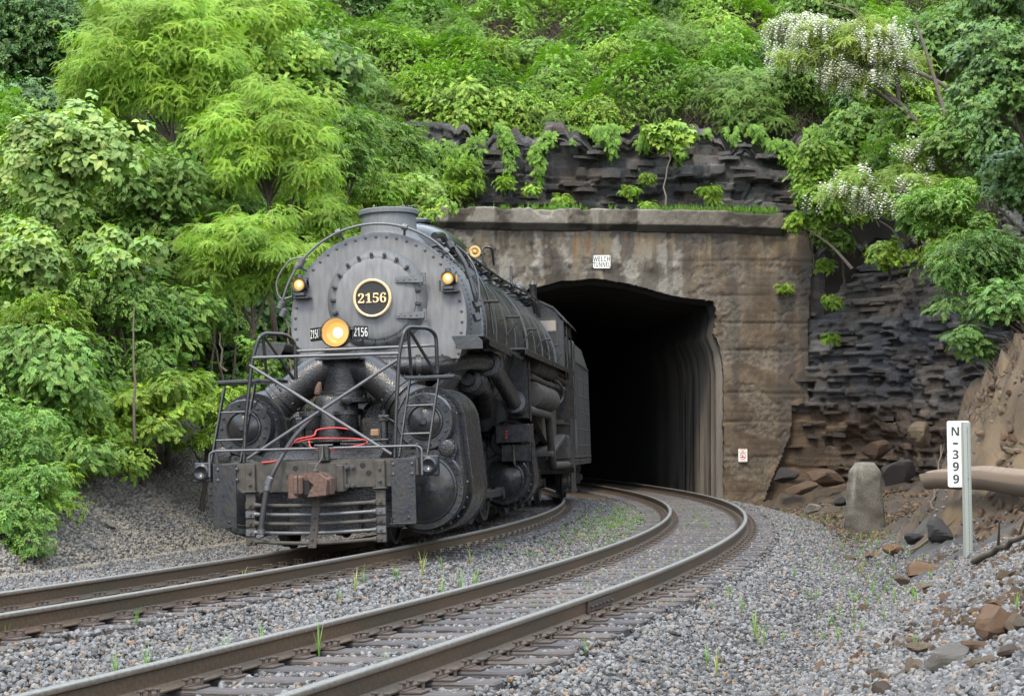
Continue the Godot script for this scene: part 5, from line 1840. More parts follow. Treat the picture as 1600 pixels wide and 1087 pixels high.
	# ---- running boards and aprons
	for s in [-1.0, 1.0]:
		m = MB.new()
		m.prism(PackedVector2Array([Vector2(1.22, 0), Vector2(1.60, 0), Vector2(1.66, -0.06), Vector2(1.66, -0.17), Vector2(1.30, -0.17)]), L(0, 2.86, 2.15), Vector3(s, 0, 0), Vector3.UP, Vector3(0, 0, 0.03), false)
		m.box(L(s * 1.45, 2.87, 3.85), Vector3(0.46, 0.03, 3.45), 0.006)
		m.box(L(s * 1.67, 2.83, 4.2), Vector3(0.012, 0.11, 2.7), 0.003)
		m.prism(PackedVector2Array([Vector2(0, 0), Vector2(1.9, -0.02), Vector2(2.3, 0.05), Vector2(2.3, 0.10), Vector2(0, 0.03)]), L(s * 1.675, 2.82, 5.2), Vector3(0, 0, -1), Vector3.UP, Vector3(0.012 * s, 0, 0), false)
		m.box(L(s * 1.60, 3.03, 12.2), Vector3(0.36, 0.03, 11.0), 0.006, Basis(Vector3.RIGHT, -0.016 * 0.0 + 0.012))
		m.box(L(s * 1.785, 2.985, 12.2), Vector3(0.014, 0.10, 11.0), 0.003, Basis(Vector3.RIGHT, 0.012))
		for i in 5:
			m.box(L(s * 1.5, 3.3, 7.0 + i * 2.3), Vector3(0.4, 0.03, 0.06), 0.006, Basis(z, s * 0.9))
		for i in 4:
			m.box(L(s * 1.46, 3.62, 4.9 + i * 3.0), Vector3(0.22, 0.03, 0.18), 0.006)
		obj("running_board", m, M.black_paint, t)
	# ---- big pipe from under the smokebox to the rear cylinders
	m = MB.new()
	var bp := bend([L(-0.2, 2.52, 2.5), L(0.95, 2.50, 2.75), L(1.28, 2.62, 3.6), L(1.40, 2.62, 4.6), L(1.40, 2.55, 5.6), L(1.42, 2.05, 8.1), L(1.40, 1.98, 8.9)], 0.45, 8)
	m.tube(bp, 0.135, 20)
	for a in [[4.55, 0.2], [4.8, 0.185], [5.05, 0.2]]:
		m.lathe([Vector2(0.13, -0.05), Vector2(a[1], -0.045), Vector2(a[1], 0.045), Vector2(0.13, 0.05)], L(1.40, 2.61, a[0]), L(0, -0.1, 1), 24)
	m.lathe([Vector2(0.13, -0.06), Vector2(0.21, -0.05), Vector2(0.21, 0.06), Vector2(0.13, 0.07)], L(1.415, 2.1, 7.95), L(0.0, -0.25, 1), 22)
	m.lathe([Vector2(0.14, -0.03), Vector2(0.17, -0.03), Vector2(0.17, 0.05), Vector2(0.14, 0.05)], L(0.62, 2.5, 2.66), L(1, 0, 0.2), 20)
	obj("exhaust_pipe", m, M.cast_black, t)
	m = MB.new()
	m.lathe([Vector2(0, -0.1), Vector2(0.1, -0.1), Vector2(0.12, 0.05), Vector2(0.2, 0.06), Vector2(0.2, 0.2), Vector2(0.23, 0.22), Vector2(0.23, 0.3), Vector2(0.2, 0.32), Vector2(0.2, 0.42), Vector2(0.24, 0.44), Vector2(0.24, 0.6), Vector2(0.18, 0.62), Vector2(0.18, 1.4)], L(1.12, 2.36, 4.3), L(0, 0, 1), 26)
	m.tube(bend([L(1.12, 2.36, 5.0), L(1.1, 2.3, 6.4), L(0.8, 1.9, 8.4)], 0.3), 0.16, 14)
	obj("slip_joint", m, M.cast_black, t)
	# ---- tall plate and boxes ahead of the rear engine
	m = MB.new()
	m.box(L(1.42, 2.45, 8.95), Vector3(0.34, 1.25, 0.5), 0.012)
	m.box(L(1.61, 2.42, 8.9), Vector3(0.02, 1.3, 0.12), 0.004)
	m.box(L(1.30, 1.55, 8.75), Vector3(0.62, 0.34, 0.5), 0.015)
	m.box(L(1.62, 1.35, 8.95), Vector3(0.05, 0.75, 0.1), 0.008)
	m.box(L(1.32, 1.2, 8.85), Vector3(0.5, 0.32, 0.45), 0.015)
	obj("lubricator_box", m, M.black_paint, t)
	m = MB.new()
	for i in 3:
		m.cyl(L(1.2, 1.48 + i * 0.055, 8.5), L(1.2, 1.48 + i * 0.055, 8.46), 0.018)
	obj("red_caps", m, M.red_cable, t)
	# ---- air reservoirs
	for q in [[2.95, 10.4, 14.6, 0.21], [2.32, 10.5, 14.2, 0.26]]:
		m = MB.new()
		var ln: float = q[2] - q[1]
		var r: float = q[3]
		m.lathe([Vector2(0, 0.05), Vector2(r * 0.6, 0.035), Vector2(r * 0.92, 0.0), Vector2(r, -0.06), Vector2(r, -ln), Vector2(r * 0.7, -ln - 0.08), Vector2(0, -ln - 0.1)], L(1.45, q[0], q[1]), z, 30)
		for f in [0.12, 0.5, 0.88]:
			m.lathe([Vector2(r, -0.04), Vector2(r + 0.012, -0.035), Vector2(r + 0.012, 0.035), Vector2(r, 0.04)], L(1.45, q[0], q[1] + ln * f), z, 30)
		obj("air_reservoir", m, M.dusty_black, t)
	m = MB.new()
	m.tube(bend([L(1.5, 2.0, 9.4), L(1.5, 1.98, 13.6), L(1.5, 0.9, 14.2), L(1.5, 0.88, 18.2)], 0.3), 0.085, 12)
	m.tube(bend([L(1.5, 2.66, 10.0), L(1.5, 2.64, 13.0), L(1.6, 2.64, 16.5)], 0.3), 0.06, 10)
	m.tube(bend([L(1.55, 2.86, 15.0), L(1.55, 2.84, 17.2)], 0.2), 0.07, 10)
	m.tube(bend([L(1.55, 3.0, 14.8), L(1.55, 2.98, 17.2)], 0.2), 0.05, 10)
	m.tube(curve([L(1.62, 2.75, 14.3), L(1.7, 2.6, 14.9), L(1.68, 2.35, 15.0), L(1.55, 2.2, 14.4)]), 0.035, 8)
	m.tube(bend([L(1.3, 1.35, 8.6), L(1.32, 0.95, 8.55), L(1.35, 0.9, 8.9)], 0.1), 0.02, 7)
	obj("side_pipes", m, M.dusty_black, t)
	# ---- high pressure cylinders
	cylinder_group(t, "high_pressure_cylinder", "smaller rear cylinder under the running board, nearest the empty track", 1.0, 9.06, Vector2(1.05, 0.72), 0.42, Vector2(1.12, 1.42), 0.26, 1.5, Transform3D.IDENTITY)
	cylinder_group(t, "high_pressure_cylinder", "smaller rear cylinder on the side of the bushes", -1.0, 9.06, Vector2(1.05, 0.72), 0.42, Vector2(1.12, 1.42), 0.26, 1.5, Transform3D.IDENTITY)
	# ---- ash pan flank and firebox side
	m = MB.new()
	m.prism(PackedVector2Array([Vector2(0, 2.6), Vector2(5.4, 2.75), Vector2(5.2, 1.5), Vector2(3.6, 1.25), Vector2(1.8, 1.6), Vector2(0.4, 1.9)]), L(1.22, 0, 12.0), Vector3(0, 0, -1), Vector3.UP, Vector3(0.12, 0.0, 0))
	m.box(L(1.3, 1.35, 15.5), Vector3(0.5, 0.12, 3.4), 0.03, Basis(Vector3.RIGHT, 0.12))
	obj("ash_pan", m, M.dusty_black, t)
	# ---- wheels on the curve of the track
	var dw := wheel(0.72)
	var tw := wheel(0.40, false)
	for q in [[1.15, 0], [4.05, 1], [5.5, 1], [6.95, 1], [8.4, 1], [11.6, 1], [13.05, 1], [14.5, 1], [15.95, 1], [18.4, 0]]:
		var r: float = 0.72 if q[1] == 1 else 0.40
		for s in 2:
			var wt := TB * (TF if q[0] < 9.0 else Transform3D.IDENTITY) * Transform3D(Basis.IDENTITY if s else Basis(Vector3.UP, PI), L(0.72 if s else -0.72, r - 0.005, q[0]))
			var part := inst("driving_wheel" if q[1] == 1 else "truck_wheel", (dw if q[1] == 1 else tw)[0], M.wheel_steel, t, TB.affine_inverse() * wt)
			inst("tyre", (dw if q[1] == 1 else tw)[1], M.tyre_steel, part, Transform3D.IDENTITY)
	m = MB.new()
	for q in [[4.05, 8.4, true], [11.6, 15.95, false]]:
		m.xf = TF if q[2] else Transform3D.IDENTITY
		for s in [-1.0, 1.0]:
			m.box(L(s * 1.08, 0.5, (q[0] + q[1]) * 0.5), Vector3(0.06, 0.14, q[1] - q[0] + 0.2), 0.015)
			for k in 4:
				m.cyl(L(s * 1.0, 0.5, q[0] + (q[1] - q[0]) * k / 3.0), L(s * 1.15, 0.5, q[0] + (q[1] - q[0]) * k / 3.0), 0.11)
			m.box(L(s * 1.2, 0.62, q[0] + 0.6), Vector3(0.06, 0.13, 3.6), 0.015, Basis(Vector3.RIGHT, -0.06))
			m.box(L(s * 1.22, 0.9, q[0] - 0.9), Vector3(0.12, 0.09, 1.7), 0.01)
			m.box(L(s * 1.25, 1.35, q[0] - 0.2), Vector3(0.05, 0.6, 0.16), 0.01, Basis(Vector3.RIGHT, 0.3))
			m.box(L(s * 1.2, 1.55, q[0] - 0.5), Vector3(0.05, 0.06, 1.9), 0.01)
			m.box(L(s * 1.3, 1.2, q[0] + 0.7), Vector3(0.04, 0.5, 0.1), 0.01)
	obj("side_rods", m, M.wheel_steel, t)
	m = mbf()
	m.box(L(1.55, 0.62, 2.55), Vector3(0.05, 0.6, 0.22), 0.01)
	m.cyl(L(1.5, 0.85, 2.62), L(1.72, 0.85, 2.62), 0.03)
	m.cyl(L(1.66, 0.85, 2.62), L(1.72, 0.85, 2.62), 0.055, -1, 8)
	m.box(L(1.25, 0.25, 2.2), Vector3(0.3, 0.12, 0.5), 0.03)
	obj("crosshead_guard", m, M.dusty_black, t)
	# ---- cab
	var cab := Node3D.new()
	put(cab, "cab", t)
	m = MB.new()
	var face := PackedVector2Array([Vector2(-1.56, 2.0), Vector2(1.56, 2.0), Vector2(1.56, 4.30), Vector2(1.3, 4.58), Vector2(0.9, 4.78), Vector2(0.4, 4.9), Vector2(-0.4, 4.9), Vector2(-0.9, 4.78), Vector2(-1.3, 4.58), Vector2(-1.56, 4.30)])
	m.prism(face, L(0, 0, 17.35), Vector3.RIGHT, Vector3.UP, Vector3(0, 0, -0.05), false)
	obj("cab_front", m, M.black_paint, cab)
	for s in [-1.0, 1.0]:
		m = MB.new()
		m.box(L(s * 1.57, 2.75, 18.5), Vector3(0.03, 1.5, 2.25), 0.006)
		m.box(L(s * 1.57, 4.18, 18.5), Vector3(0.03, 0.3, 2.25), 0.006)
		for a in [17.5, 18.55, 19.6]:
			m.box(L(s * 1.57, 3.76, a), Vector3(0.03, 0.58, 0.2), 0.006)
		obj("cab_side", m, M.black_paint, cab)
		m = MB.new()
		for q in [[0.92, 1.42, 3.72, 3.76], [0.92, 1.42, 4.34, 4.38], [0.92, 1.42, 4.04, 4.07]]:
			m.box(L(s * (q[0] + q[1]) * 0.5, (q[2] + q[3]) * 0.5, 17.33), Vector3(0.5, 0.04, 0.03), 0.005)
		for b in [0.92, 1.42]:
			m.box(L(s * b, 4.05, 17.33), Vector3(0.035, 0.66, 0.03), 0.005)
		var cw := obj("cab_window", m, M.dusty_black, cab)
		for c in [3.90, 4.205]:
			m = MB.new()
			m.box(L(s * 1.17, c, 17.338), Vector3(0.46, 0.26, 0.008), 0.002)
			obj("pane", m, M.board_black if c < 4.0 else M.window_dust, cw)
	m = MB.new()
	var roof := PackedVector2Array()
	for p in [Vector2(-1.68, 4.22), Vector2(-1.36, 4.6), Vector2(-0.92, 4.82), Vector2(-0.4, 4.94), Vector2(0.4, 4.94), Vector2(0.92, 4.82), Vector2(1.36, 4.6), Vector2(1.68, 4.22)]:
		roof.append(p)
	var k2 := roof.size()
	for i in k2:
		roof.append(roof[k2 - 1 - i] + Vector2(0, 0.04))
	m.prism(roof, L(0, 0, 17.2), Vector3.RIGHT, Vector3.UP, Vector3(0, 0, -2.9))
	obj("cab_roof", m, M.black_paint, cab)
	m = MB.new()
	m.tube(bend([L(1.62, 2.0, 19.7), L(1.64, 3.9, 19.7)], 0.1), 0.02, 8)
	m.tube([L(1.62, 4.2, 17.6), L(1.62, 2.9, 17.6)], 0.018, 7)
	m.box(L(0, 1.9, 18.5), Vector3(3.0, 0.12, 2.4), 0.02)
	m.box(L(1.2, 1.3, 18.9), Vector3(0.6, 0.6, 0.8), 0.04)
	obj("cab_floor", m, M.dusty_black, cab)
	# ---- lamps that are lit
	for q in [[TB * TF * (hl + Vector3(0.02, 0, 0.5)), 0.05], [TB * L(1.09, 3.785, 2.55), 0.015], [TB * L(-1.15, 3.785, 2.55), 0.015]]:
		var li := OmniLight3D.new()
		li.light_color = Color(1.0, 0.75, 0.42)
		li.light_energy = q[1]
		li.light_size = 0.12
		li.omni_range = 12.0
		li.omni_attenuation = 2.0
		li.shadow_enabled = true
		li.position = q[0]
		put(li, "lamp_light")

func build_tender() -> void:
	var T := axis_frame(Vector3(0.0114, 0.2396, -41.0), deg_to_rad(6.6))
	var t := thing("tender", "dark riveted steel tender coupled behind the engine cab at the tunnel mouth", "tender", T)
	var m := MB.new()
	m.prism(PackedVector2Array([Vector2(-1.6, 0.85), Vector2(1.6, 0.85), Vector2(1.6, 3.55), Vector2(1.55, 3.75), Vector2(1.42, 4.2), Vector2(-1.42, 4.2), Vector2(-1.55, 3.75), Vector2(-1.6, 3.55)]), L(0, 0, 0.4), Vector3.RIGHT, Vector3.UP, Vector3(0, 0, -6.3))
	obj("tank", m, M.tender_paint, t)
	m = MB.new()
	for i in 40:
		for c in [0.95, 1.35, 1.8, 2.25, 2.7, 3.15, 3.5]:
			m.rivet(L(1.6, c, 0.48 + i * 0.158), Vector3.RIGHT, 0.02, 5)
	for a in [0.48, 1.5, 2.6, 3.7, 4.8, 5.9, 6.62]:
		for k in 34:
			m.rivet(L(1.6, 0.92 + k * 0.078, a + 0.05), Vector3.RIGHT, 0.02, 5)
	tag(obj("tank_rivets", m, M.tender_paint, t), "", "", "", "stuff")
	m = MB.new()
	m.box(L(1.61, 1.05, 3.5), Vector3(0.03, 0.05, 6.2), 0.008)
	m.box(L(1.61, 3.58, 3.5), Vector3(0.03, 0.05, 6.2), 0.008)
	for a in [2.2, 4.5]:
		m.box(L(1.61, 2.2, a), Vector3(0.02, 2.7, 0.1), 0.006)
	obj("side_strip", m, M.tender_paint, t)
	m = MB.new()
	m.box(L(0, 0.75, 3.5), Vector3(2.6, 0.25, 6.2), 0.03)
	m.box(L(1.35, 1.9, 0.2), Vector3(0.45, 2.1, 0.4), 0.02)
	obj("frame", m, M.dusty_black, t)
	m = MB.new()
	m.prism(PackedVector2Array([Vector2(-0.05, 0.9), Vector2(0.75, 0.9), Vector2(0.75, 0.8), Vector2(0.5, 0.72), Vector2(0.42, 0.5), Vector2(0.5, 0.3), Vector2(0.8, 0.22), Vector2(0.85, 0.16), Vector2(0.12, 0.14), Vector2(0.12, 0.66), Vector2(-0.05, 0.8)]), L(1.5, 0, 0.2), Vector3(0, 0, -1), Vector3.UP, Vector3(0.09, 0, 0))
	m.box(L(1.45, 0.2, 0.62), Vector3(0.3, 0.03, 0.5), 0.006)
	obj("step", m, M.tender_paint, t)
	m = MB.new()
	m.tube(bend([L(1.63, 1.2, 0.42), L(1.66, 1.25, 0.42), L(1.66, 4.0, 0.42), L(1.6, 4.05, 0.42)], 0.05), 0.02, 8)
	m.tube(bend([L(1.63, 1.1, 0.12), L(1.66, 1.15, 0.12), L(1.66, 3.6, 0.12)], 0.05), 0.02, 8)
	obj("grab_rail", m, M.rod_steel, t)
	for a in [1.6, 2.9, 5.2, 6.4]:
		m = MB.new()
		m.box(L(1.2, 0.5, a), Vector3(0.14, 0.5, 0.3), 0.03)
		m.box(L(1.3, 0.45, a), Vector3(0.08, 0.2, 0.2), 0.02)
		obj("journal_box", m, M.tender_paint, t)
	m = MB.new()
	m.box(L(1.28, 0.48, 2.25), Vector3(0.06, 0.10, 0.05), 0.01)
	obj("orange_tag", m, M.orange_paint, t)
	var tw := wheel(0.42, false)
	for a in [1.6, 2.9, 5.2, 6.4]:
		var w := T * L(0, 0, a)
		var i := trk(-w.z)
		for s in 2:
			var g := Vector3(tx[i] + (-APART + s * GAUGE) * tc[i], ty[i] + CANT * s + 0.42, w.z)
			var part := inst("wheel", tw[0], M.wheel_steel, t, T.affine_inverse() * Transform3D(Basis.IDENTITY if s else Basis(Vector3.UP, PI), g))
			inst("tyre", tw[1], M.tyre_steel, part, Transform3D.IDENTITY)

# ---------------------------------------------------------------- foliage
func leaf(mb: MB, p: Vector3, d: Vector3, up: Vector3, ln: float, w: float, fold := 0.25) -> void:
	var s := d.cross(up).normalized()
	var tip := p + d * ln - up * ln * 0.12
	var l := p + d * ln * 0.42 + s * w + up * w * fold
	var r := p + d * ln * 0.42 - s * w + up * w * fold
	var k := 0.8 + 0.4 * hash1(p.x * 91.0 + p.z * 37.0, p.y * 17.0 + d.x * 5.0)
	mb.col = Color(k, k, k * 0.95)
	mb.flat(p, l, tip, up)
	mb.flat(p, tip, r, up)

func heart(mb: MB, p: Vector3, d: Vector3, up: Vector3, ln: float, w: float) -> void:
	var s := d.cross(up).normalized()
	var k := 0.85 + 0.3 * hash1(p.x * 91.0, p.z * 37.0)
	mb.col = Color(k, k, k)
	for sd in [-1.0, 1.0]:
		var a: Vector3 = p - d * ln * 0.08 + s * sd * w * 0.55 + up * w * 0.15
		var b: Vector3 = p + d * ln * 0.28 + s * sd * w + up * w * 0.28
		var c: Vector3 = p + d * ln * 0.68 + s * sd * w * 0.52 - up * ln * 0.04
		var m: Vector3 = p + d * ln * 0.5
		var tip: Vector3 = p + d * ln - up * ln * 0.2
		mb.flat(p, a, b, up)
		mb.flat(p, b, m, up)
		mb.flat(m, b, c, up)
		mb.flat(m, c, tip, up)

func lobed(mb: MB, p: Vector3, d: Vector3, up: Vector3, ln: float) -> void:
	var s := d.cross(up).normalized()
	var k := 0.85 + 0.3 * hash1(p.x * 91.0, p.z * 37.0)
	mb.col = Color(k, k, k)
	var c := p + d * ln * 0.35
	var prev := Vector3.ZERO
	for i in 11:
		var a := lerpf(-2.6, 2.6, i / 10.0)
		var r: float = ln * (0.62 - 0.17 * absf(a) / 2.6) * (1.0 if i % 2 else 0.52)
		var q := c + (d * cos(a) + s * sin(a)) * r - up * r * 0.15
		if i > 0:
			mb.flat(c, prev, q, up)
		prev = q

var SPRIG := {}

func build_sprigs() -> void:
	var r := RandomNumberGenerator.new()
	r.seed = 11
	for v in 3:
		var mb := MB.new()
		mb.tinted = true
		for i in 10:
			var f := i / 9.0
			var side := 1.0 if i % 2 else -1.0
			var p := Vector3(0, 0.02 * sin(f * 3.0) - 0.03 * f * f, 0.03 + 0.2 * f)
			var d := Vector3(side * r.randf_range(0.5, 1.1) * (1.0 - 0.6 * f), r.randf_range(-0.35, 0.3), 0.45 + 0.5 * f).normalized()
			leaf(mb, p, d, Vector3(r.randf_range(-0.4, 0.4), 1, r.randf_range(-0.4, 0.3)).normalized(), r.randf_range(0.065, 0.095), r.randf_range(0.02, 0.03))
		SPRIG["oval%d" % v] = mb.mesh()
		mb = MB.new()
		mb.tinted = true
		for fr in 3:
			var yaw := (fr - 1) * 0.75 + r.randf_range(-0.2, 0.2)
			var p := Vector3(sin(yaw) * 0.02, 0, 0)
			var fd := Vector3(sin(yaw), 0.25, cos(yaw)).normalized()
			for i in 9:
				fd = (fd + Vector3(0, -0.075, 0)).normalized()
				p += fd * 0.03
				var s := fd.cross(Vector3.UP).normalized()
				for sd in [-1.0, 1.0]:
					leaf(mb, p, (s * sd + fd * 0.35 + Vector3(0, -0.15, 0)).normalized(), Vector3.UP, 0.048 * (1.0 - 0.05 * i), 0.0105, 0.1)
			leaf(mb, p, fd, Vector3.UP, 0.045, 0.011, 0.1)
		SPRIG["frond%d" % v] = mb.mesh()
		mb = MB.new()
		mb.tinted = true
		for i in 5:
			var a := TAU * i / 5.0 + r.randf_range(-0.3, 0.3)
			var d := Vector3(cos(a) * 0.8, r.randf_range(-0.45, 0.05), sin(a) * 0.8 + 0.35).normalized()
			heart(mb, d * 0.06 + Vector3(0, 0.03 * i, 0), d, (Vector3.UP + d * 0.4).normalized(), r.randf_range(0.15, 0.24), r.randf_range(0.07, 0.1))
		SPRIG["heart%d" % v] = mb.mesh()
		mb = MB.new()
		mb.tinted = true
		for i in 7:
			var a := r.randf_range(-1.3, 1.3)
			var d := Vector3(sin(a), r.randf_range(-0.7, -0.1), cos(a)).normalized()
			lobed(mb, Vector3(r.randf_range(-0.1, 0.1), r.randf_range(-0.05, 0.05), 0.04 * i), d, (Vector3.UP + d * 0.7).normalized(), r.randf_range(0.1, 0.15))
		SPRIG["lobed%d" % v] = mb.mesh()
		mb = MB.new()
		mb.tinted = true
		for c in 2:
			var o := Vector3(r.randf_range(-0.06, 0.06), 0, 0.05 + 0.08 * c)
			for i in 16:
				var f := i / 15.0
				var a := i * 2.4
				var d := Vector3(cos(a), -0.35, sin(a)).normalized()
				leaf(mb, o + Vector3(0, -0.17 * f, 0.02 * f) + d * 0.006, d, (Vector3.UP * 0.6 + d).normalized(), 0.036 * (1.0 - 0.45 * f), 0.016)
		SPRIG["bloom%d" % v] = mb.mesh()
		mb = MB.new()
		mb.tinted = true
		for i in 8:
			var a := TAU * i / 8.0 + r.randf_range(-0.4, 0.4)
			var ln := r.randf_range(0.6, 1.0)
			var bend_ := r.randf_range(0.15, 0.6)
			var side := Vector3(-sin(a), 0, cos(a))
			var prev := Vector3.ZERO
			for k in range(1, 6):
				var f := k / 5.0
				var q := Vector3(cos(a) * bend_ * f * f * ln + r.randf_range(-0.01, 0.01), ln * (f - 0.25 * bend_ * f * f * f), sin(a) * bend_ * f * f * ln)
				var w0 := 0.028 * (1.05 - (f - 0.2))
				var w1 := 0.028 * (1.05 - f)
				mb.col = Color.WHITE * (0.8 + 0.3 * f)
				mb.flat(prev - side * w0, prev + side * w0, q + side * w1, Vector3(cos(a), 0.4, sin(a)))
				mb.flat(prev - side * w0, q + side * w1, q - side * w1, Vector3(cos(a), 0.4, sin(a)))
				prev = q
		SPRIG["blade%d" % v] = mb.mesh()
		mb = MB.new()
		for i in 7:
			var p := Vector3(r.randf_range(-0.25, 0.25), 0, r.randf_range(-0.25, 0.25))
			var d := Vector3(r.randf_range(-0.8, 0.8), r.randf_range(0.2, 1.0), r.randf_range(-0.4, 0.8)).normalized()
			mb.tube([p, p + d * 0.3 + Vector3(r.randf_range(-0.05, 0.05), 0, 0), p + d * 0.75 + Vector3(r.randf_range(-0.15, 0.15), -0.1, 0)], 0.008, 3, 0.003)
		SPRIG["twigs%d" % v] = mb.mesh()

const AREA := {"oval": 0.020, "frond": 0.028, "heart": 0.085, "lobed": 0.05, "bloom": 0.012}

func sprig_basis(nrm: Vector3, fwd: Vector3, s: float) -> Basis:
	var y := nrm.normalized()
	var zz := fwd - y * fwd.dot(y)
	if zz.length() < 0.05:
		zz = Vector3(0.3, 0.1, 1.0) - y * Vector3(0.3, 0.1, 1.0).dot(y)
	zz = zz.normalized()
	return Basis(y.cross(zz), y, zz) * s

func hue(c: Color, k: float) -> Color:
	return Color(c.r * k, c.g * k, c.b * k)

# one plant: trunk, limbs and a crown of leaf sprigs gathered in clumps
func plant(called: String, cat: String, label: String, ctr: Vector3, rad: Vector3, kind: String, col: Color, opt := {}) -> Node3D:
	var d := -ctr.z
	var gy: float
	if opt.has("base"):
		gy = minf(opt.base.y, ctr.y - rad.y * 1.3)
	elif d > 54.9:
		gy = hill_y(ctr.x, d)
	else:
		gy = ground_y(ctr.x, d)
	var base := Vector3(ctr.x + opt.get("lean", 0.0), minf(gy, ctr.y - rad.y * 0.3) - 0.1, ctr.z)
	if opt.has("base"):
		base = opt.base
	var t := thing(called, label, cat, Transform3D(Basis.IDENTITY, base), opt.get("group", "trees and shrubs of the hillside"))
	var c := ctr - base
	var s: float = opt.get("size", 1.0) * 0.86 * clampf(d / 36.0, 0.85, 1.15)
	var flat_: float = opt.get("flat", 0.7)
	var share: float = opt.get("fill", 1.0)
	var n := int(PI * rad.x * rad.y * 7.6 * share / (AREA[kind] * s * s))
	var nclump := int(clampf(rad.x * rad.y * 13.0 * opt.get("clumps", 1.0), 6, 60))
	var rc: float = opt.get("clump", 0.34) * minf(rad.x, rad.y) + 0.1
	var spots := []
	for i in nclump:
		var v := Vector3(rng.randfn(), rng.randfn() * 0.9 + 0.25, rng.randfn() * 0.9 + 0.35).normalized()
		var f := pow(rng.randf(), 0.45) * 0.95
		spots.append([c + v * f * (rad - Vector3.ONE * rc * 0.6), rng.randf_range(0.75, 1.2), rng.randf_range(0.7, 1.25)])
	if cat == "shrub" and not opt.has("base"):   # low boughs down to the ground
		for i in 4 + nclump / 4:
			spots.append([Vector3(c.x + rng.randf_range(-0.85, 0.85) * rad.x, c.y - rad.y * rng.randf_range(0.55, 1.1), c.z + rng.randf_range(-0.3, 0.8) * rad.z), rng.randf_range(0.8, 1.2), rng.randf_range(0.7, 1.2)])
		nclump = spots.size()
	# wood
	var wood := MB.new()
	var tr: float = opt.get("trunk", clampf(0.03 + 0.035 * rad.y, 0.025, 0.13))
	var top := c + Vector3(0, rad.y * 0.35, 0)
	var pts := []
	for i in 9:
		var f := i / 8.0
		var mid := Vector3.ZERO.lerp(top, f)
		mid.x = lerpf(0.0, c.x, sst(0.0, 1.0, f)) + nf.get_noise_1d(f * 90.0 + ctr.x * 50.0) * 0.22 * rad.x * sin(f * PI)
		mid.z = lerpf(0.0, c.z, f)
		pts.append(mid)
	wood.tube(pts, tr, 8, tr * 0.35)
	for i in mini(nclump, 16):
		var q: Vector3 = spots[i][0]
		var k := clampi(int(8.0 * clampf((q.y - rad.y * 0.5) / maxf(top.y, 0.1), 0.2, 0.85)), 1, 7)
		var p0: Vector3 = pts[k]
		var md := p0.lerp(q, 0.5) + Vector3(0, rng.randf_range(-0.05, 0.2) * rad.y, 0)
		wood.tube(curve([p0, md, q], 4), tr * 0.42, 5, tr * 0.12)
	obj("trunk", wood, M[opt.get("bark", "bark")], t)
	# leaves
	var buf := PackedFloat32Array()
	var blooms := PackedFloat32Array()
	var bloom: float = opt.get("bloom", 0.0)
	var droop: float = opt.get("droop", 0.0)
	for i in n:
		var pick := rng.randi() % nclump
		var sp: Array = spots[pick]
		var v := Vector3(rng.randfn(), rng.randfn(), rng.randfn()).normalized()
		if v.y < -0.2 and rng.randf() < 0.5:
			v.y = -v.y
		if v.z < -0.3 and rng.randf() < 0.45:
			v.z = -v.z
		var q: Vector3 = sp[0] + v * Vector3(1.0, flat_, 1.0) * rc * sp[1] * (0.35 + 0.65 * sqrt(rng.randf())) * (1.0 if rng.randf() < 0.88 else rng.randf_range(1.2, 1.9))
		if base.y + q.y < gy - 0.3:
			continue
		var nrm := v * 0.8 + Vector3(rng.randf_range(-0.6, 0.6), 0.7, rng.randf_range(-0.5, 0.7))
		var fwd := Vector3(v.x, -droop, v.z) + Vector3(rng.randf_range(-0.5, 0.5), 0, rng.randf_range(-0.5, 0.5))
		var k: float = sp[2] * rng.randf_range(0.75, 1.25)
		k *= 1.42
		var cc := Color(col.r * 1.3 * k * rng.randf_range(0.85, 1.15), col.g * k, col.b * k)
		push(buf, sprig_basis(nrm, fwd, s * rng.randf_range(0.6, 1.35)), q, cc)
		if bloom > 0.0 and pick % 5 < 2 and rng.randf() < bloom * 2.2:
			push(blooms, sprig_basis(Vector3(rng.randf_range(-0.3, 0.3), 1, 0.2), fwd, s * rng.randf_range(1.5, 2.5)), q + v * 0.08 + Vector3(0, 0.02, 0.12), Color(0.72, 0.72, 0.62) * rng.randf_range(0.8, 1.1))
	tag(multi("crown", SPRIG["%s%d" % [kind, rng.randi() % 3]], M[opt.get("mat", "leaf")], buf, t), "", "", "", "stuff")
	if blooms.size():
		tag(multi("blossom", SPRIG.bloom0, M.petal, blooms, t), "", "", "", "stuff")
	return t

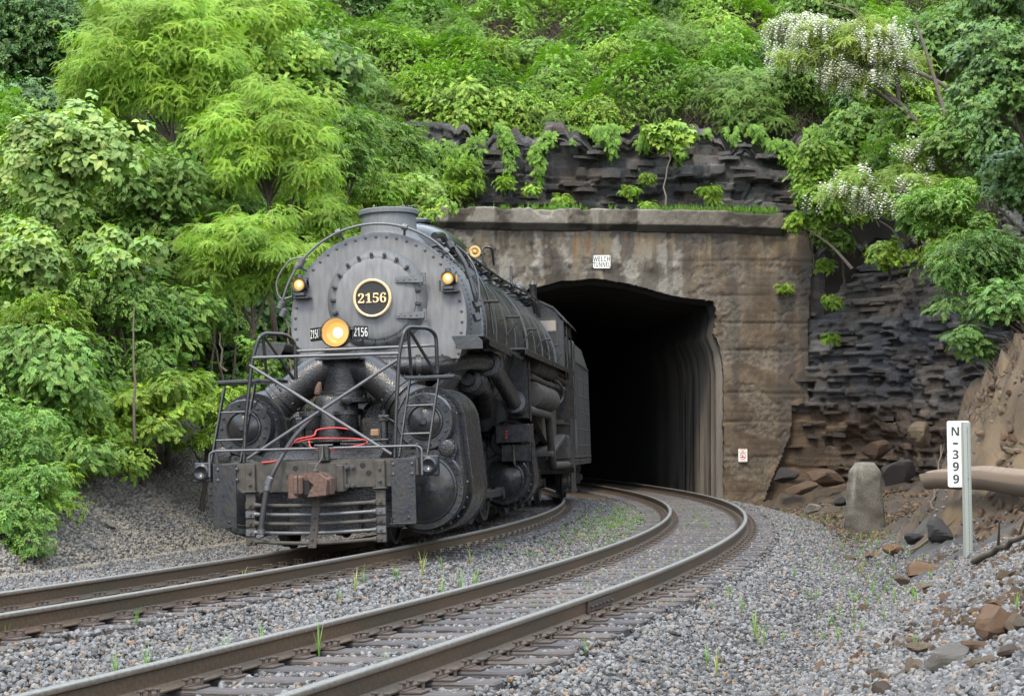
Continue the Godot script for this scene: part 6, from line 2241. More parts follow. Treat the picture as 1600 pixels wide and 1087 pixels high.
func build_plants() -> void:
	var lime := Color(0.155, 0.31, 0.036)
	var fresh := Color(0.125, 0.245, 0.032)
	var mid := Color(0.08, 0.175, 0.034)
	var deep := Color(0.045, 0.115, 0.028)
	var pale := Color(0.15, 0.27, 0.075)
	var cool := Color(0.075, 0.175, 0.045)
	var fr := {"flat": 0.55, "droop": 0.3, "clump": 0.27, "clumps": 2.2}
	# ---- left bank, nearest first
	plant("locust_tree", "tree", "tall yellow-green feathery locust tree with bare dark trunk at left", Vector3(-7.823, 10.368, -36.000), Vector3(2.5, 2.1, 1.8), "frond", lime, fr.merged({"trunk": 0.10, "clumps": 1.6}))
	plant("locust_tree", "tree", "yellow-green feathery locust tree just left of the engine chimney", Vector3(-5.160, 8.048, -34.000), Vector3(1.75, 1.6, 1.5), "frond", lime, fr)
	plant("locust_tree", "tree", "low drooping yellow-green locust boughs left of the smokebox", Vector3(-5.285, 5.435, -32.000), Vector3(1.65, 1.25, 1.3), "frond", Color(0.145, 0.29, 0.036), fr)
	plant("locust_tree", "tree", "feathery locust crown at the top edge right of the tall locust", Vector3(-6.828, 12.065, -39.500), Vector3(2.1, 1.5, 1.6), "frond", lime, fr)
	plant("locust_tree", "tree", "feathery locust bough between big-leaved tree and tall locust", Vector3(-9.792, 10.324, -38.000), Vector3(1.3, 1.5, 1.2), "frond", lime, fr)
	plant("big_leaf_tree", "tree", "pale tree with big heart-shaped leaves at the left edge", Vector3(-8.550, 6.763, -30.000), Vector3(1.55, 1.45, 1.2), "heart", pale, {"flat": 0.6, "trunk": 0.055, "bark": "bark_grey", "fill": 0.95, "droop": 0.3})
	plant("big_leaf_tree", "tree", "lower big-leaved pale sapling at the left edge above the bushes", Vector3(-8.666, 4.924, -28.500), Vector3(1.15, 0.95, 1.0), "heart", pale, {"flat": 0.6, "trunk": 0.04, "bark": "bark_grey", "fill": 0.8, "droop": 0.3})
	plant("big_leaf_tree", "tree", "small big-leaved sapling in the middle of the left bank", Vector3(-7.124, 4.988, -29.000), Vector3(1.0, 0.7, 0.9), "heart", Color(0.13, 0.25, 0.06), {"flat": 0.5, "trunk": 0.035, "fill": 0.7, "droop": 0.3})
	plant("broadleaf_tree", "tree", "dark green broadleaf tree in the top left corner", Vector3(-13.501, 12.746, -44.000), Vector3(2.4, 2.2, 1.8), "oval", deep, {"mat": "leaf_dark", "size": 1.2})
	plant("broadleaf_tree", "tree", "mid green tree behind the top left corner tree", Vector3(-13.078, 14.184, -48.000), Vector3(2.2, 1.7, 1.6), "oval", mid, {"size": 1.2})
	plant("broadleaf_tree", "tree", "shadowy tree at the left edge behind the big-leaved tree", Vector3(-12.632, 9.485, -40.000), Vector3(1.7, 1.9, 1.4), "oval", deep, {"mat": "leaf_dark", "size": 1.15})
	plant("shrub", "shrub", "dense mid green bush low on the left edge", Vector3(-7.907, 2.533, -26.500), Vector3(1.45, 1.3, 1.1), "oval", Color(0.085, 0.19, 0.04), {})
	plant("shrub", "shrub", "bush at the left edge beside the gravel mound's foot", Vector3(-7.705, 1.118, -24.600), Vector3(1.05, 1.0, 0.9), "oval", fresh, {"fill": 0.8})
	plant("shrub", "shrub", "bright low shrub on the crest of the gravel mound", Vector3(-7.181, 1.957, -26.800), Vector3(0.95, 0.7, 0.8), "oval", fresh, {})
	plant("shrub", "shrub", "long low bright shrub behind the gravel mound", Vector3(-6.535, 2.281, -28.400), Vector3(1.3, 0.6, 0.9), "oval", Color(0.14, 0.27, 0.035), {})
	plant("shrub", "shrub", "low shrub behind the engine's left ladder", Vector3(-5.690, 2.343, -29.500), Vector3(0.95, 0.62, 0.8), "oval", Color(0.145, 0.28, 0.035), {})
	plant("shrub", "shrub", "mid green bush in the middle of the left bank", Vector3(-7.621, 3.715, -29.200), Vector3(1.35, 1.15, 1.1), "oval", mid, {})
	plant("shrub", "shrub", "leafy bush left of the shadowed stems", Vector3(-6.553, 3.946, -30.500), Vector3(1.05, 1.3, 1.0), "oval", Color(0.095, 0.215, 0.035), {})
	plant("shrub", "shrub", "bright sprawling bush at the left edge below the big leaves", Vector3(-8.490, 3.729, -28.000), Vector3(1.1, 0.75, 0.9), "oval", fresh, {})
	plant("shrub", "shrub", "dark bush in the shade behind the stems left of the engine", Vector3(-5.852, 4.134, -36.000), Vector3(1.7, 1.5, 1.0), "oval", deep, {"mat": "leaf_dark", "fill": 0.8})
	plant("shrub", "shrub", "small broad-leaved bush by the engine's left handrail", Vector3(-4.926, 3.272, -31.500), Vector3(0.6, 0.75, 0.6), "lobed", Color(0.09, 0.2, 0.035), {"fill": 0.7})
	plant("shrub", "shrub", "tangled creeper-clad bush under the tall locust", Vector3(-7.642, 6.786, -33.500), Vector3(1.35, 1.5, 1.1), "oval", mid, {"fill": 0.9})
	plant("shrub", "shrub", "bush between tall locust and chimney-side locust", Vector3(-6.742, 7.548, -35.500), Vector3(1.2, 1.35, 1.0), "oval", Color(0.095, 0.21, 0.035), {})
	plant("shrub", "shrub", "bright sprays hanging over the left edge of the mound", Vector3(-7.230, 1.016, -25.000), Vector3(0.5, 0.5, 0.45), "oval", Color(0.15, 0.28, 0.035), {"fill": 0.7})
	for w in [[Vector3(-9.459, 6.309, -33.500), 1.35, "mid", "bush showing between the two big-leaved trees"], [Vector3(-7.682, 5.752, -35.000), 1.3, "deep", "shaded bush under the tall locust's trunk"], [Vector3(-8.000, 10.497, -42.000), 1.5, "mid", "tree showing between the two tallest locusts"], [Vector3(-9.502, 8.784, -38.500), 1.3, "fresh", "leafy bush right of the big-leaved tree's top"], [Vector3(-11.194, 7.214, -38.000), 1.5, "deep", "dark bush behind the big-leaved tree"],
			[Vector3(-8.446, 4.958, -31.800), 1.0, "fresh", "bush just right of the lower big-leaved sapling"], [Vector3(-5.641, 8.168, -43.000), 1.3, "mid", "bush left of the chimney under the feathery boughs"], [Vector3(-4.836, 8.615, -47.000), 1.2, "fresh", "bush peeping out beside the chimney's left rim"], [Vector3(-6.769, 4.936, -34.000), 1.1, "mid", "bush over the shaded stems"], [Vector3(-12.304, 10.935, -44.000), 1.8, "mid", "tree filling the gap above the big-leaved tree"],
			[Vector3(-6.868, 12.655, -47.000), 1.8, "fresh", "tree behind the right-hand locusts"], [Vector3(-10.428, 14.693, -47.000), 1.8, "mid", "tree at the top edge behind the tall locust"], [Vector3(-5.948, 5.175, -40.000), 1.4, "deep", "dark bush left of the smokebox"], [Vector3(-10.390, 6.570, -33.000), 1.2, "mid", "bush at the left edge under the big leaves"], [Vector3(-7.452, 3.272, -31.500), 1.1, "mid", "shaded bush above the long low shrub"], [Vector3(-6.747, 7.214, -38.000), 1.4, "mid", "bush behind the chimney-side locust's stem"]]:
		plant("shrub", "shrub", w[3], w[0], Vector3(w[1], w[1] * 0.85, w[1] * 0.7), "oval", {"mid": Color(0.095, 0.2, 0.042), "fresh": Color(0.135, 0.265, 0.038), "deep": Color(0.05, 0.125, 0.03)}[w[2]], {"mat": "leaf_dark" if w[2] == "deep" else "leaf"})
	for w in [[Vector3(-7.160, 0.651, -23.800), 0.65, "fresh", "low bush spilling over the left end of the mound"], [Vector3(-7.201, 0.550, -22.600), 0.7, "mid", "lowest bush at the left edge beside the ballast"], [Vector3(-7.425, 1.471, -26.000), 0.7, "mid", "bush on the left shoulder of the gravel mound"], [Vector3(-7.623, 1.553, -24.000), 0.95, "mid", "bush cut by the left edge halfway down the bank"]]:
		plant("shrub", "shrub", w[3], w[0], Vector3(w[1], w[1] * 0.85, w[1] * 0.8), "oval", {"mid": Color(0.085, 0.2, 0.04), "fresh": Color(0.125, 0.27, 0.036)}[w[2]], {"size": 0.8})
	# ---- behind the engine's chimney, up to the ledge
	plant("broadleaf_tree", "tree", "mid green tree right above the chimney's left", Vector3(-4.395, 9.102, -41.000), Vector3(1.5, 1.45, 1.2), "oval", Color(0.095, 0.21, 0.045), {})
	plant("broadleaf_tree", "tree", "pale grey-green rounded tree left of the upper slope", Vector3(-6.290, 13.174, -50.000), Vector3(2.1, 1.9, 1.5), "oval", Color(0.1, 0.205, 0.06), {"size": 1.15})
	plant("shrub", "shrub", "big-leaved bush at the portal coping's left end", Vector3(-2.787, 9.022, -46.000), Vector3(1.0, 0.75, 0.8), "lobed", Color(0.13, 0.26, 0.04), {"fill": 0.8})
	plant("shrub", "shrub", "bush between chimney and coping", Vector3(-3.820, 8.430, -43.000), Vector3(1.15, 0.85, 0.9), "oval", fresh, {})
	plant("shrub", "shrub", "bush low behind the chimney's left side", Vector3(-4.679, 7.281, -40.000), Vector3(0.9, 0.9, 0.8), "frond", Color(0.135, 0.28, 0.036), fr)
	plant("shrub", "shrub", "mid green shrub above the coping's left bush", Vector3(-3.744, 11.225, -50.000), Vector3(1.4, 1.1, 1.0), "oval", Color(0.1, 0.215, 0.05), {})
	plant("shrub", "shrub", "dark shrub behind the steam engine's left shoulder", Vector3(-4.908, 4.959, -37.000), Vector3(1.1, 1.2, 0.8), "oval", deep, {"mat": "leaf_dark"})
	plant("shrub", "shrub", "leafy climber hanging at the ledge cliff's left end", Vector3(-1.747, 11.278, -55.400), Vector3(0.85, 0.75, 0.6), "oval", Color(0.13, 0.26, 0.035), {"fill": 0.75})
	# ---- the slope above the ledge: rows from the rim upwards
	var slope := [[560,175,56,"mid","rounded shrub left of the slope's brown brush"], [655,165,57.5,"fresh","bright shrub on the rim above the coping's left end"], [735,195,57.6,"fresh","broad bright shrub hanging over the rim of the ledge"], [795,190,58,"fresh","shrub on the rim left of the white-flowered bush"],
		[850,215,57.8,"mid","low shrub on the rim below the white-flowered bush"], [935,205,57.6,"fresh","shrub on the rim above the sign WELCH TUNNEL"], [1010,175,58,"mid","shrub on the rim left of the sapling's crown"], [1095,165,58,"mid","dark-gapped shrub on the rim right of the sapling"],
		[1165,180,57.8,"mid","shrub at the right end of the rim"], [1200,120,59.5,"deep","dark shrub at the rim's right end under the white blossom"], [570,95,61,"mid","rounded shrub in the second row left on the slope"], [640,95,62,"fresh","shrub beside the brown brush on the slope"],
		[700,60,63,"mid","shrub under the top edge left of centre"], [765,110,61,"fresh","vine-clad shrub in the middle of the slope"], [830,95,61.5,"mid","shrub above the white-flowered bush"], [960,115,61,"fresh","wide bright shrub right of the white-flowered bush"],
		[1045,100,61,"mid","shrub in the second row above the sapling"], [1115,70,62,"fresh","spreading bright bush near the top right of the slope"], [560,20,66,"deep","dark tree at the top edge left of centre"], [640,15,66,"mid","tree at the top edge above the brown brush"],
		[790,25,66,"mid","tree at the top edge in the centre"], [875,15,66.5,"fresh","creeper-hung tree at the top edge right of centre"], [960,30,66,"mid","tree at the top edge above the wide bright shrub"], [1050,20,66.5,"deep","dark tree at the top edge right part"], [1140,10,66,"mid","tree at the top edge left of the white blossom"], [470,35,60,"mid","tree at the top edge beside the feathery locusts"]]
	var tones := {"mid": Color(0.095, 0.2, 0.042), "fresh": Color(0.135, 0.265, 0.038), "deep": Color(0.05, 0.125, 0.03)}
	var wide := [1.75, 1.35, 1.6, 1.3, 1.15, 1.35, 1.2, 1.5]
	var nth := 0
	for w in [Vector3(-5.641, 14.002, -58.000), Vector3(-3.445, 14.374, -58.600), Vector3(-1.517, 13.442, -57.600), Vector3(-0.117, 13.560, -57.600), Vector3(1.166, 12.970, -57.600), Vector3(3.149, 13.206, -57.600), Vector3(4.949, 14.035, -58.150), Vector3(7.008, 14.374, -58.600), Vector3(8.564, 13.862, -57.900), Vector3(9.872, 15.990, -60.800), Vector3(-5.783, 16.894, -61.900), Vector3(-4.036, 16.944, -62.100), Vector3(-2.604, 18.361, -64.050), Vector3(-0.872, 16.376, -61.350), Vector3(0.757, 16.944, -62.100), Vector3(3.965, 16.177, -61.050), Vector3(6.154, 16.754, -61.850), Vector3(8.131, 17.952, -63.500), Vector3(-6.423, 19.901, -65.750), Vector3(-4.345, 20.308, -66.700), Vector3(-0.269, 19.864, -66.100), Vector3(2.037, 20.308, -66.700), Vector3(4.284, 19.643, -65.800), Vector3(6.757, 20.085, -66.400), Vector3(9.282, 20.547, -67.050), Vector3(-8.412, 18.635, -62.650)]:
		var o: Array = slope[nth]
		var r: float = wide[nth % 8] * 1.3
		plant("shrub" if nth < 18 else "broadleaf_tree", "shrub" if nth < 18 else "tree", o[4], w, Vector3(r, r * 0.9, r * 0.7), "oval" if nth % 4 else "frond", tones[o[3]], {"fill": 0.95, "size": 1.0, "mat": "leaf_dark" if o[3] == "deep" else "leaf"})
		nth += 1
	plant("flowering_bush", "shrub", "white-flowered bush in the middle of the slope", Vector3(1.948, 15.674, -60.000), Vector3(1.5, 0.8, 0.8), "oval", Color(0.09, 0.19, 0.06), {"bloom": 0.04, "fill": 0.9})
	# ---- on the ledge and the portal
	plant("sapling", "tree", "slim sapling with big leaves standing on the coping", Vector3(5.465, 12.463, -55.100), Vector3(1.15, 0.75, 0.5), "heart", Color(0.15, 0.29, 0.04), {"base": Vector3(5.289, 9.977, -54.600), "trunk": 0.035, "bark": "bark_grey", "fill": 0.6, "clumps": 1.6, "clump": 0.34})
	for w in [[Vector3(-0.223, 10.837, -55.200), 0.34, "small plant low on the ledge cliff, left one of three"], [Vector3(0.713, 10.657, -55.200), 0.32, "small plant low on the ledge cliff, middle one of three"], [Vector3(-1.951, 10.516, -54.900), 0.42, "leafy plant at the coping's left end below the climber"], [Vector3(4.109, 10.533, -55.000), 0.36, "small plant on the coping left of the sapling's foot"],
			[Vector3(4.729, 11.017, -55.200), 0.3, "tiny plant on the ledge cliff left of the sapling's stem"], [Vector3(6.873, 10.516, -54.900), 0.5, "leafy clump on the coping right of the sapling"], [Vector3(4.747, 10.037, -54.700), 0.3, "low clump right at the sapling's foot"], [Vector3(1.770, 10.232, -54.800), 0.34, "low bushy clump on the coping above the name sign's left"],
			[Vector3(9.264, 7.055, -54.200), 0.3, "small fern growing from a joint of the portal wall"], [Vector3(10.772, 6.602, -53.600), 0.36, "trailing creeper on the portal's right edge, upper part"], [Vector3(10.691, 5.298, -53.500), 0.3, "trailing creeper on the portal's right edge, lower end"], [Vector3(10.612, 7.818, -53.800), 0.4, "creeper over the top right corner of the portal wall"]]:
		plant("ledge_plant", "plant", w[2], w[0], Vector3(w[1] * 0.8, w[1], w[1] * 0.5), "oval", Color(0.14, 0.28, 0.035), {"base": w[0] + Vector3(0, -w[1], -0.15), "trunk": 0.012, "fill": 0.7, "size": 0.75})
	# ---- right side
	plant("hanging_shrub", "shrub", "fine-leaved bright shrub hanging beside the coping's right end", Vector3(10.184, 10.649, -52.500), Vector3(1.05, 2.0, 0.9), "oval", Color(0.12, 0.255, 0.035), {"size": 0.8, "droop": 0.5, "base": Vector3(11.356, 11.467, -54.000), "fill": 1.2})
	plant("hanging_shrub", "shrub", "shrub behind the hanging shrub under the white blossom", Vector3(11.912, 12.130, -54.000), Vector3(1.5, 1.5, 1.0), "oval", mid, {"base": Vector3(12.326, 10.449, -54.500)})
	plant("broadleaf_tree", "tree", "bright layered maple on the right bank in mid height", Vector3(12.179, 10.918, -47.000), Vector3(1.9, 1.4, 1.3), "lobed", Color(0.105, 0.235, 0.035), {"flat": 0.4, "base": Vector3(13.016, 7.728, -47.500)})
	plant("shrub", "shrub", "pale fresh shrub between white blossoms and dark maple", Vector3(12.167, 12.763, -50.000), Vector3(1.5, 1.1, 1.0), "oval", fresh, {"base": Vector3(12.659, 10.602, -50.500)})
	plant("flowering_locust", "tree", "leaning locust tree with clusters of white blossom and bare limbs", Vector3(10.013, 13.205, -46.500), Vector3(2.5, 1.35, 1.3), "frond", Color(0.15, 0.25, 0.05), {"bloom": 0.2, "fill": 0.85, "flat": 0.6, "clump": 0.24, "clumps": 2.4, "base": Vector3(13.922, 8.460, -46.000), "trunk": 0.12, "bark": "bark_grey"})
	plant("flowering_locust", "tree", "white blossoming bough low over the shale cliff", Vector3(10.395, 8.686, -44.000), Vector3(1.9, 0.9, 0.9), "frond", Color(0.14, 0.26, 0.05), {"bloom": 0.13, "fill": 0.85, "flat": 0.6, "clump": 0.22, "clumps": 2.4, "base": Vector3(14.121, 6.706, -42.500), "trunk": 0.07, "bark": "bark_grey"})
	plant("maple_tree", "tree", "dark green maple crown in the top right corner", Vector3(10.634, 9.864, -34.000), Vector3(1.45, 2.1, 1.2), "lobed", Color(0.052, 0.13, 0.026), {"mat": "leaf_dark", "flat": 0.6, "base": Vector3(12.010, 3.976, -34.000), "trunk": 0.14})
	plant("maple_tree", "tree", "dark maple branch below the top right corner crown", Vector3(11.636, 7.562, -36.000), Vector3(1.1, 1.1, 0.9), "lobed", Color(0.055, 0.14, 0.03), {"mat": "leaf_dark", "flat": 0.6, "base": Vector3(12.716, 4.134, -36.000)})
	plant("shrub", "shrub", "large blue-green bush on the right edge above the bare bank", Vector3(9.231, 4.866, -31.000), Vector3(1.2, 1.25, 0.9), "oval", cool, {"base": Vector3(10.609, 3.272, -31.500)})
	plant("shrub", "shrub", "low tip of the blue-green bush hanging over the bare bank", Vector3(8.727, 3.480, -30.000), Vector3(0.6, 0.42, 0.45), "oval", cool, {"base": Vector3(9.756, 3.448, -30.400), "fill": 0.8})
	plant("shrub", "shrub", "bright bush above the blue-green bush on the right", Vector3(11.250, 7.681, -41.000), Vector3(1.25, 1.0, 0.9), "oval", Color(0.1, 0.225, 0.045), {"base": Vector3(12.194, 6.243, -41.500)})
	plant("shrub", "shrub", "leafy shrub growing out on top of the shale cliff", Vector3(11.428, 7.569, -48.500), Vector3(0.95, 0.6, 0.6), "lobed", fresh, {"fill": 0.6, "base": Vector3(11.630, 6.740, -49.000)})
	plant("shrub", "shrub", "tall shrub mass on the far right bank under the maples", Vector3(12.819, 9.944, -44.000), Vector3(1.5, 1.3, 1.1), "oval", mid, {"base": Vector3(13.636, 7.683, -44.500)})
	plant("broadleaf_tree", "tree", "tree at the top edge between blossom and dark maple", Vector3(14.166, 15.150, -52.000), Vector3(1.7, 1.5, 1.1), "oval", Color(0.07, 0.16, 0.04), {"base": Vector3(14.646, 10.970, -52.500)})
	plant("broadleaf_tree", "tree", "tree at the top edge behind the white blossom", Vector3(12.364, 18.712, -62.000), Vector3(2.0, 1.5, 1.2), "oval", tones.mid, {})
	plant("flowering_locust", "tree", "small spray of white blossom left of the leaning locust at the top", Vector3(8.435, 14.382, -48.000), Vector3(0.95, 0.6, 0.6), "frond", Color(0.15, 0.27, 0.05), {"bloom": 0.2, "fill": 0.8, "flat": 0.6, "clump": 0.26, "clumps": 2.4, "base": Vector3(11.940, 11.995, -47.500), "trunk": 0.04, "bark": "bark_grey"})
	plant("flowering_locust", "tree", "white blossom sprays hanging above the lower blossoming bough", Vector3(11.523, 9.951, -44.500), Vector3(0.8, 0.6, 0.6), "frond", Color(0.14, 0.26, 0.045), {"bloom": 0.16, "fill": 0.9, "flat": 0.6, "clump": 0.26, "clumps": 2.2, "base": Vector3(13.647, 8.226, -44.500), "trunk": 0.04, "bark": "bark_grey"})
	for w in [[Vector3(10.501, 15.075, -57.500), 1.5, "mid", "shrub left behind the white blossom at the cliff's end"], [Vector3(13.894, 14.006, -53.500), 1.6, "mid", "leafy shrub behind the grey upright stem"], [Vector3(12.353, 6.922, -43.500), 1.2, "fresh", "fresh bush left of the blue-green bush's top"], [Vector3(13.116, 9.774, -41.000), 1.5, "deep", "dark bush behind the maple at the right edge"], [Vector3(12.709, 8.981, -50.000), 1.2, "mid", "bush behind the low blossoming bough"], [Vector3(11.228, 9.550, -53.000), 0.8, "fresh", "small bright bush right of the coping's end"],
			[Vector3(9.400, 4.126, -29.800), 0.9, "cool", "bluish bush low at the right edge"], [Vector3(12.511, 10.984, -52.000), 1.3, "mid", "shrub in the shade under the leaning locust's limb"], [Vector3(12.265, 13.684, -55.000), 1.4, "deep", "dark shrub behind the leaning locust's crown"], [Vector3(9.877, 9.226, -53.000), 0.75, "fresh", "bright bush over the bare end of the coping"], [Vector3(10.935, 8.608, -53.200), 0.7, "mid", "bush on top of the portal wall's right corner"], [Vector3(12.798, 9.553, -48.000), 1.3, "fresh", "bright shrub right of the lower blossoms"]]:
		plant("shrub", "shrub", w[3], w[0], Vector3(w[1], w[1] * 0.8, w[1] * 0.7), "oval", {"mid": Color(0.095, 0.2, 0.042), "fresh": Color(0.135, 0.265, 0.038), "deep": Color(0.05, 0.125, 0.03), "cool": cool}[w[2]], {"mat": "leaf_dark" if w[2] == "deep" else "leaf", "base": w[0] + Vector3(0.3, -1.5, -0.6)})
	# ---- limbs that show bare among the leaves
	for w in [[[Vector3(13.147, 11.562, -46.000), Vector3(12.506, 12.224, -46.000), Vector3(11.116, 12.830, -46.000), Vector3(10.742, 12.793, -46.000), Vector3(9.938, 12.367, -46.200), Vector3(9.389, 11.915, -46.300)], 0.075, "forked bare limb of the white blossoming tree"], [[Vector3(10.931, 12.887, -46.000), Vector3(10.569, 13.647, -46.000), Vector3(10.039, 14.341, -46.100), Vector3(9.219, 14.656, -46.200)], 0.05, "thin limb rising through the white blossom"],
			[[Vector3(13.219, 8.382, -45.500), Vector3(12.189, 12.293, -45.500), Vector3(11.665, 13.983, -45.500)], 0.08, "grey upright stem right of the white blossom"], [[Vector3(13.547, 7.324, -42.000), Vector3(12.882, 7.922, -42.000), Vector3(12.382, 8.350, -42.000), Vector3(11.536, 8.436, -42.000)], 0.055, "bare limb reaching left above the blue-green bush"],
			[[Vector3(11.135, 7.495, -52.000), Vector3(10.536, 8.272, -52.300), Vector3(9.843, 8.832, -52.500)], 0.06, "bare leaning stem at the coping's right end"], [[Vector3(12.133, 7.335, -49.000), Vector3(11.852, 8.230, -49.000), Vector3(11.365, 8.628, -49.000)], 0.05, "short trunk on top of the shale cliff"]]:
		var mb := MB.new()
		mb.tube(curve(w[0], 6), w[1], 8, w[1] * 0.4)
		tag(obj("bare_limb", mb, M.bark_grey), w[2], "branch", "bare limbs on the right bank")
	# ---- dark stems in the gap left of the engine
	var k := 0
	for w in [[Vector3(-6.214, 2.969, -33.000), Vector3(-6.139, 5.561, -33.500), "leftmost of the shaded stems left of the engine"], [Vector3(-5.857, 2.813, -32.500), Vector3(-6.339, 4.429, -33.000), "leaning stem second in the shaded stems"], [Vector3(-5.837, 2.927, -33.500), Vector3(-5.856, 5.211, -34.000), "straight stem in the middle of the shaded stems"], [Vector3(-5.453, 2.959, -32.800), Vector3(-5.332, 4.563, -33.000), "slim stem right of the middle shaded stem"], [Vector3(-5.410, 2.937, -30.000), Vector3(-5.503, 3.661, -30.000), "short dead twig in front of the shaded stems"], [Vector3(-6.364, 1.585, -27.000), Vector3(-6.588, 3.917, -27.600), "thin dead stalk rising behind the mound"], [Vector3(-7.169, 4.167, -29.000), Vector3(-7.108, 5.264, -29.300), "reddish bare stem in the left bank"], [Vector3(-4.145, 2.697, -30.000), Vector3(-4.269, 3.920, -30.200), "thin stem beside the smokebox's left edge"]]:
		var mb := MB.new()
		var a: Vector3 = w[0]
		var b: Vector3 = w[1]
		var ps := []
		for i in 8:
			var f := i / 7.0
			ps.append(a.lerp(b, f) + Vector3(nf.get_noise_1d(f * 80.0 + k * 70.0) * 0.12, 0, 0))
		mb.tube(ps, 0.028, 6, 0.012)
		tag(obj("dead_stalk", mb, M.dead_wood), w[2], "stem", "bare stems on the left bank")
		k += 1

# domes of leafage that crowd each other on the slopes
func thicket(x: float, d: float) -> float:
	var v := -ncell.get_noise_2d(x + nf.get_noise_2d(x * 8.0, d * 8.0) * 0.9, d * 1.1)
	return clampf(v * 1.15, 0.0, 1.0)

func species(x: float, d: float) -> float:
	return hash1(floor(ncval.get_noise_2d(x + nf.get_noise_2d(x * 8.0, d * 8.0) * 0.9, d * 1.1) * 200.0), 4.0)

func leafage(buf: PackedFloat32Array, x: float, d: float, y: float, h: float, s: float) -> void:
	var e := 0.25
	var gx := (thicket(x + e, d) - thicket(x - e, d)) / (2.0 * e) * 1.7
	var gz := (thicket(x, d - e) - thicket(x, d + e)) / (2.0 * e) * 1.7
	var nrm := Vector3(-gx, 1.0, -gz).normalized()
	var up := nrm * 0.9 + Vector3(rng.randf_range(-0.6, 0.6), 0.4, rng.randf_range(-0.5, 0.7))
	var own := hash1(floor(ncval.get_noise_2d(x + nf.get_noise_2d(x * 8.0, d * 8.0) * 0.9, d * 1.1) * 200.0))
	var c := Color(0.11, 0.23, 0.034).lerp(Color(0.22, 0.38, 0.04), own) * rng.randf_range(0.75, 1.3)
	push(buf, sprig_basis(up, Vector3(nrm.x, -0.3, nrm.z) + Vector3(rng.randf_range(-0.6, 0.6), 0, rng.randf_range(-0.2, 0.6)), s), Vector3(x, y + h * (0.55 + 0.5 * sqrt(rng.randf())), -d), c)

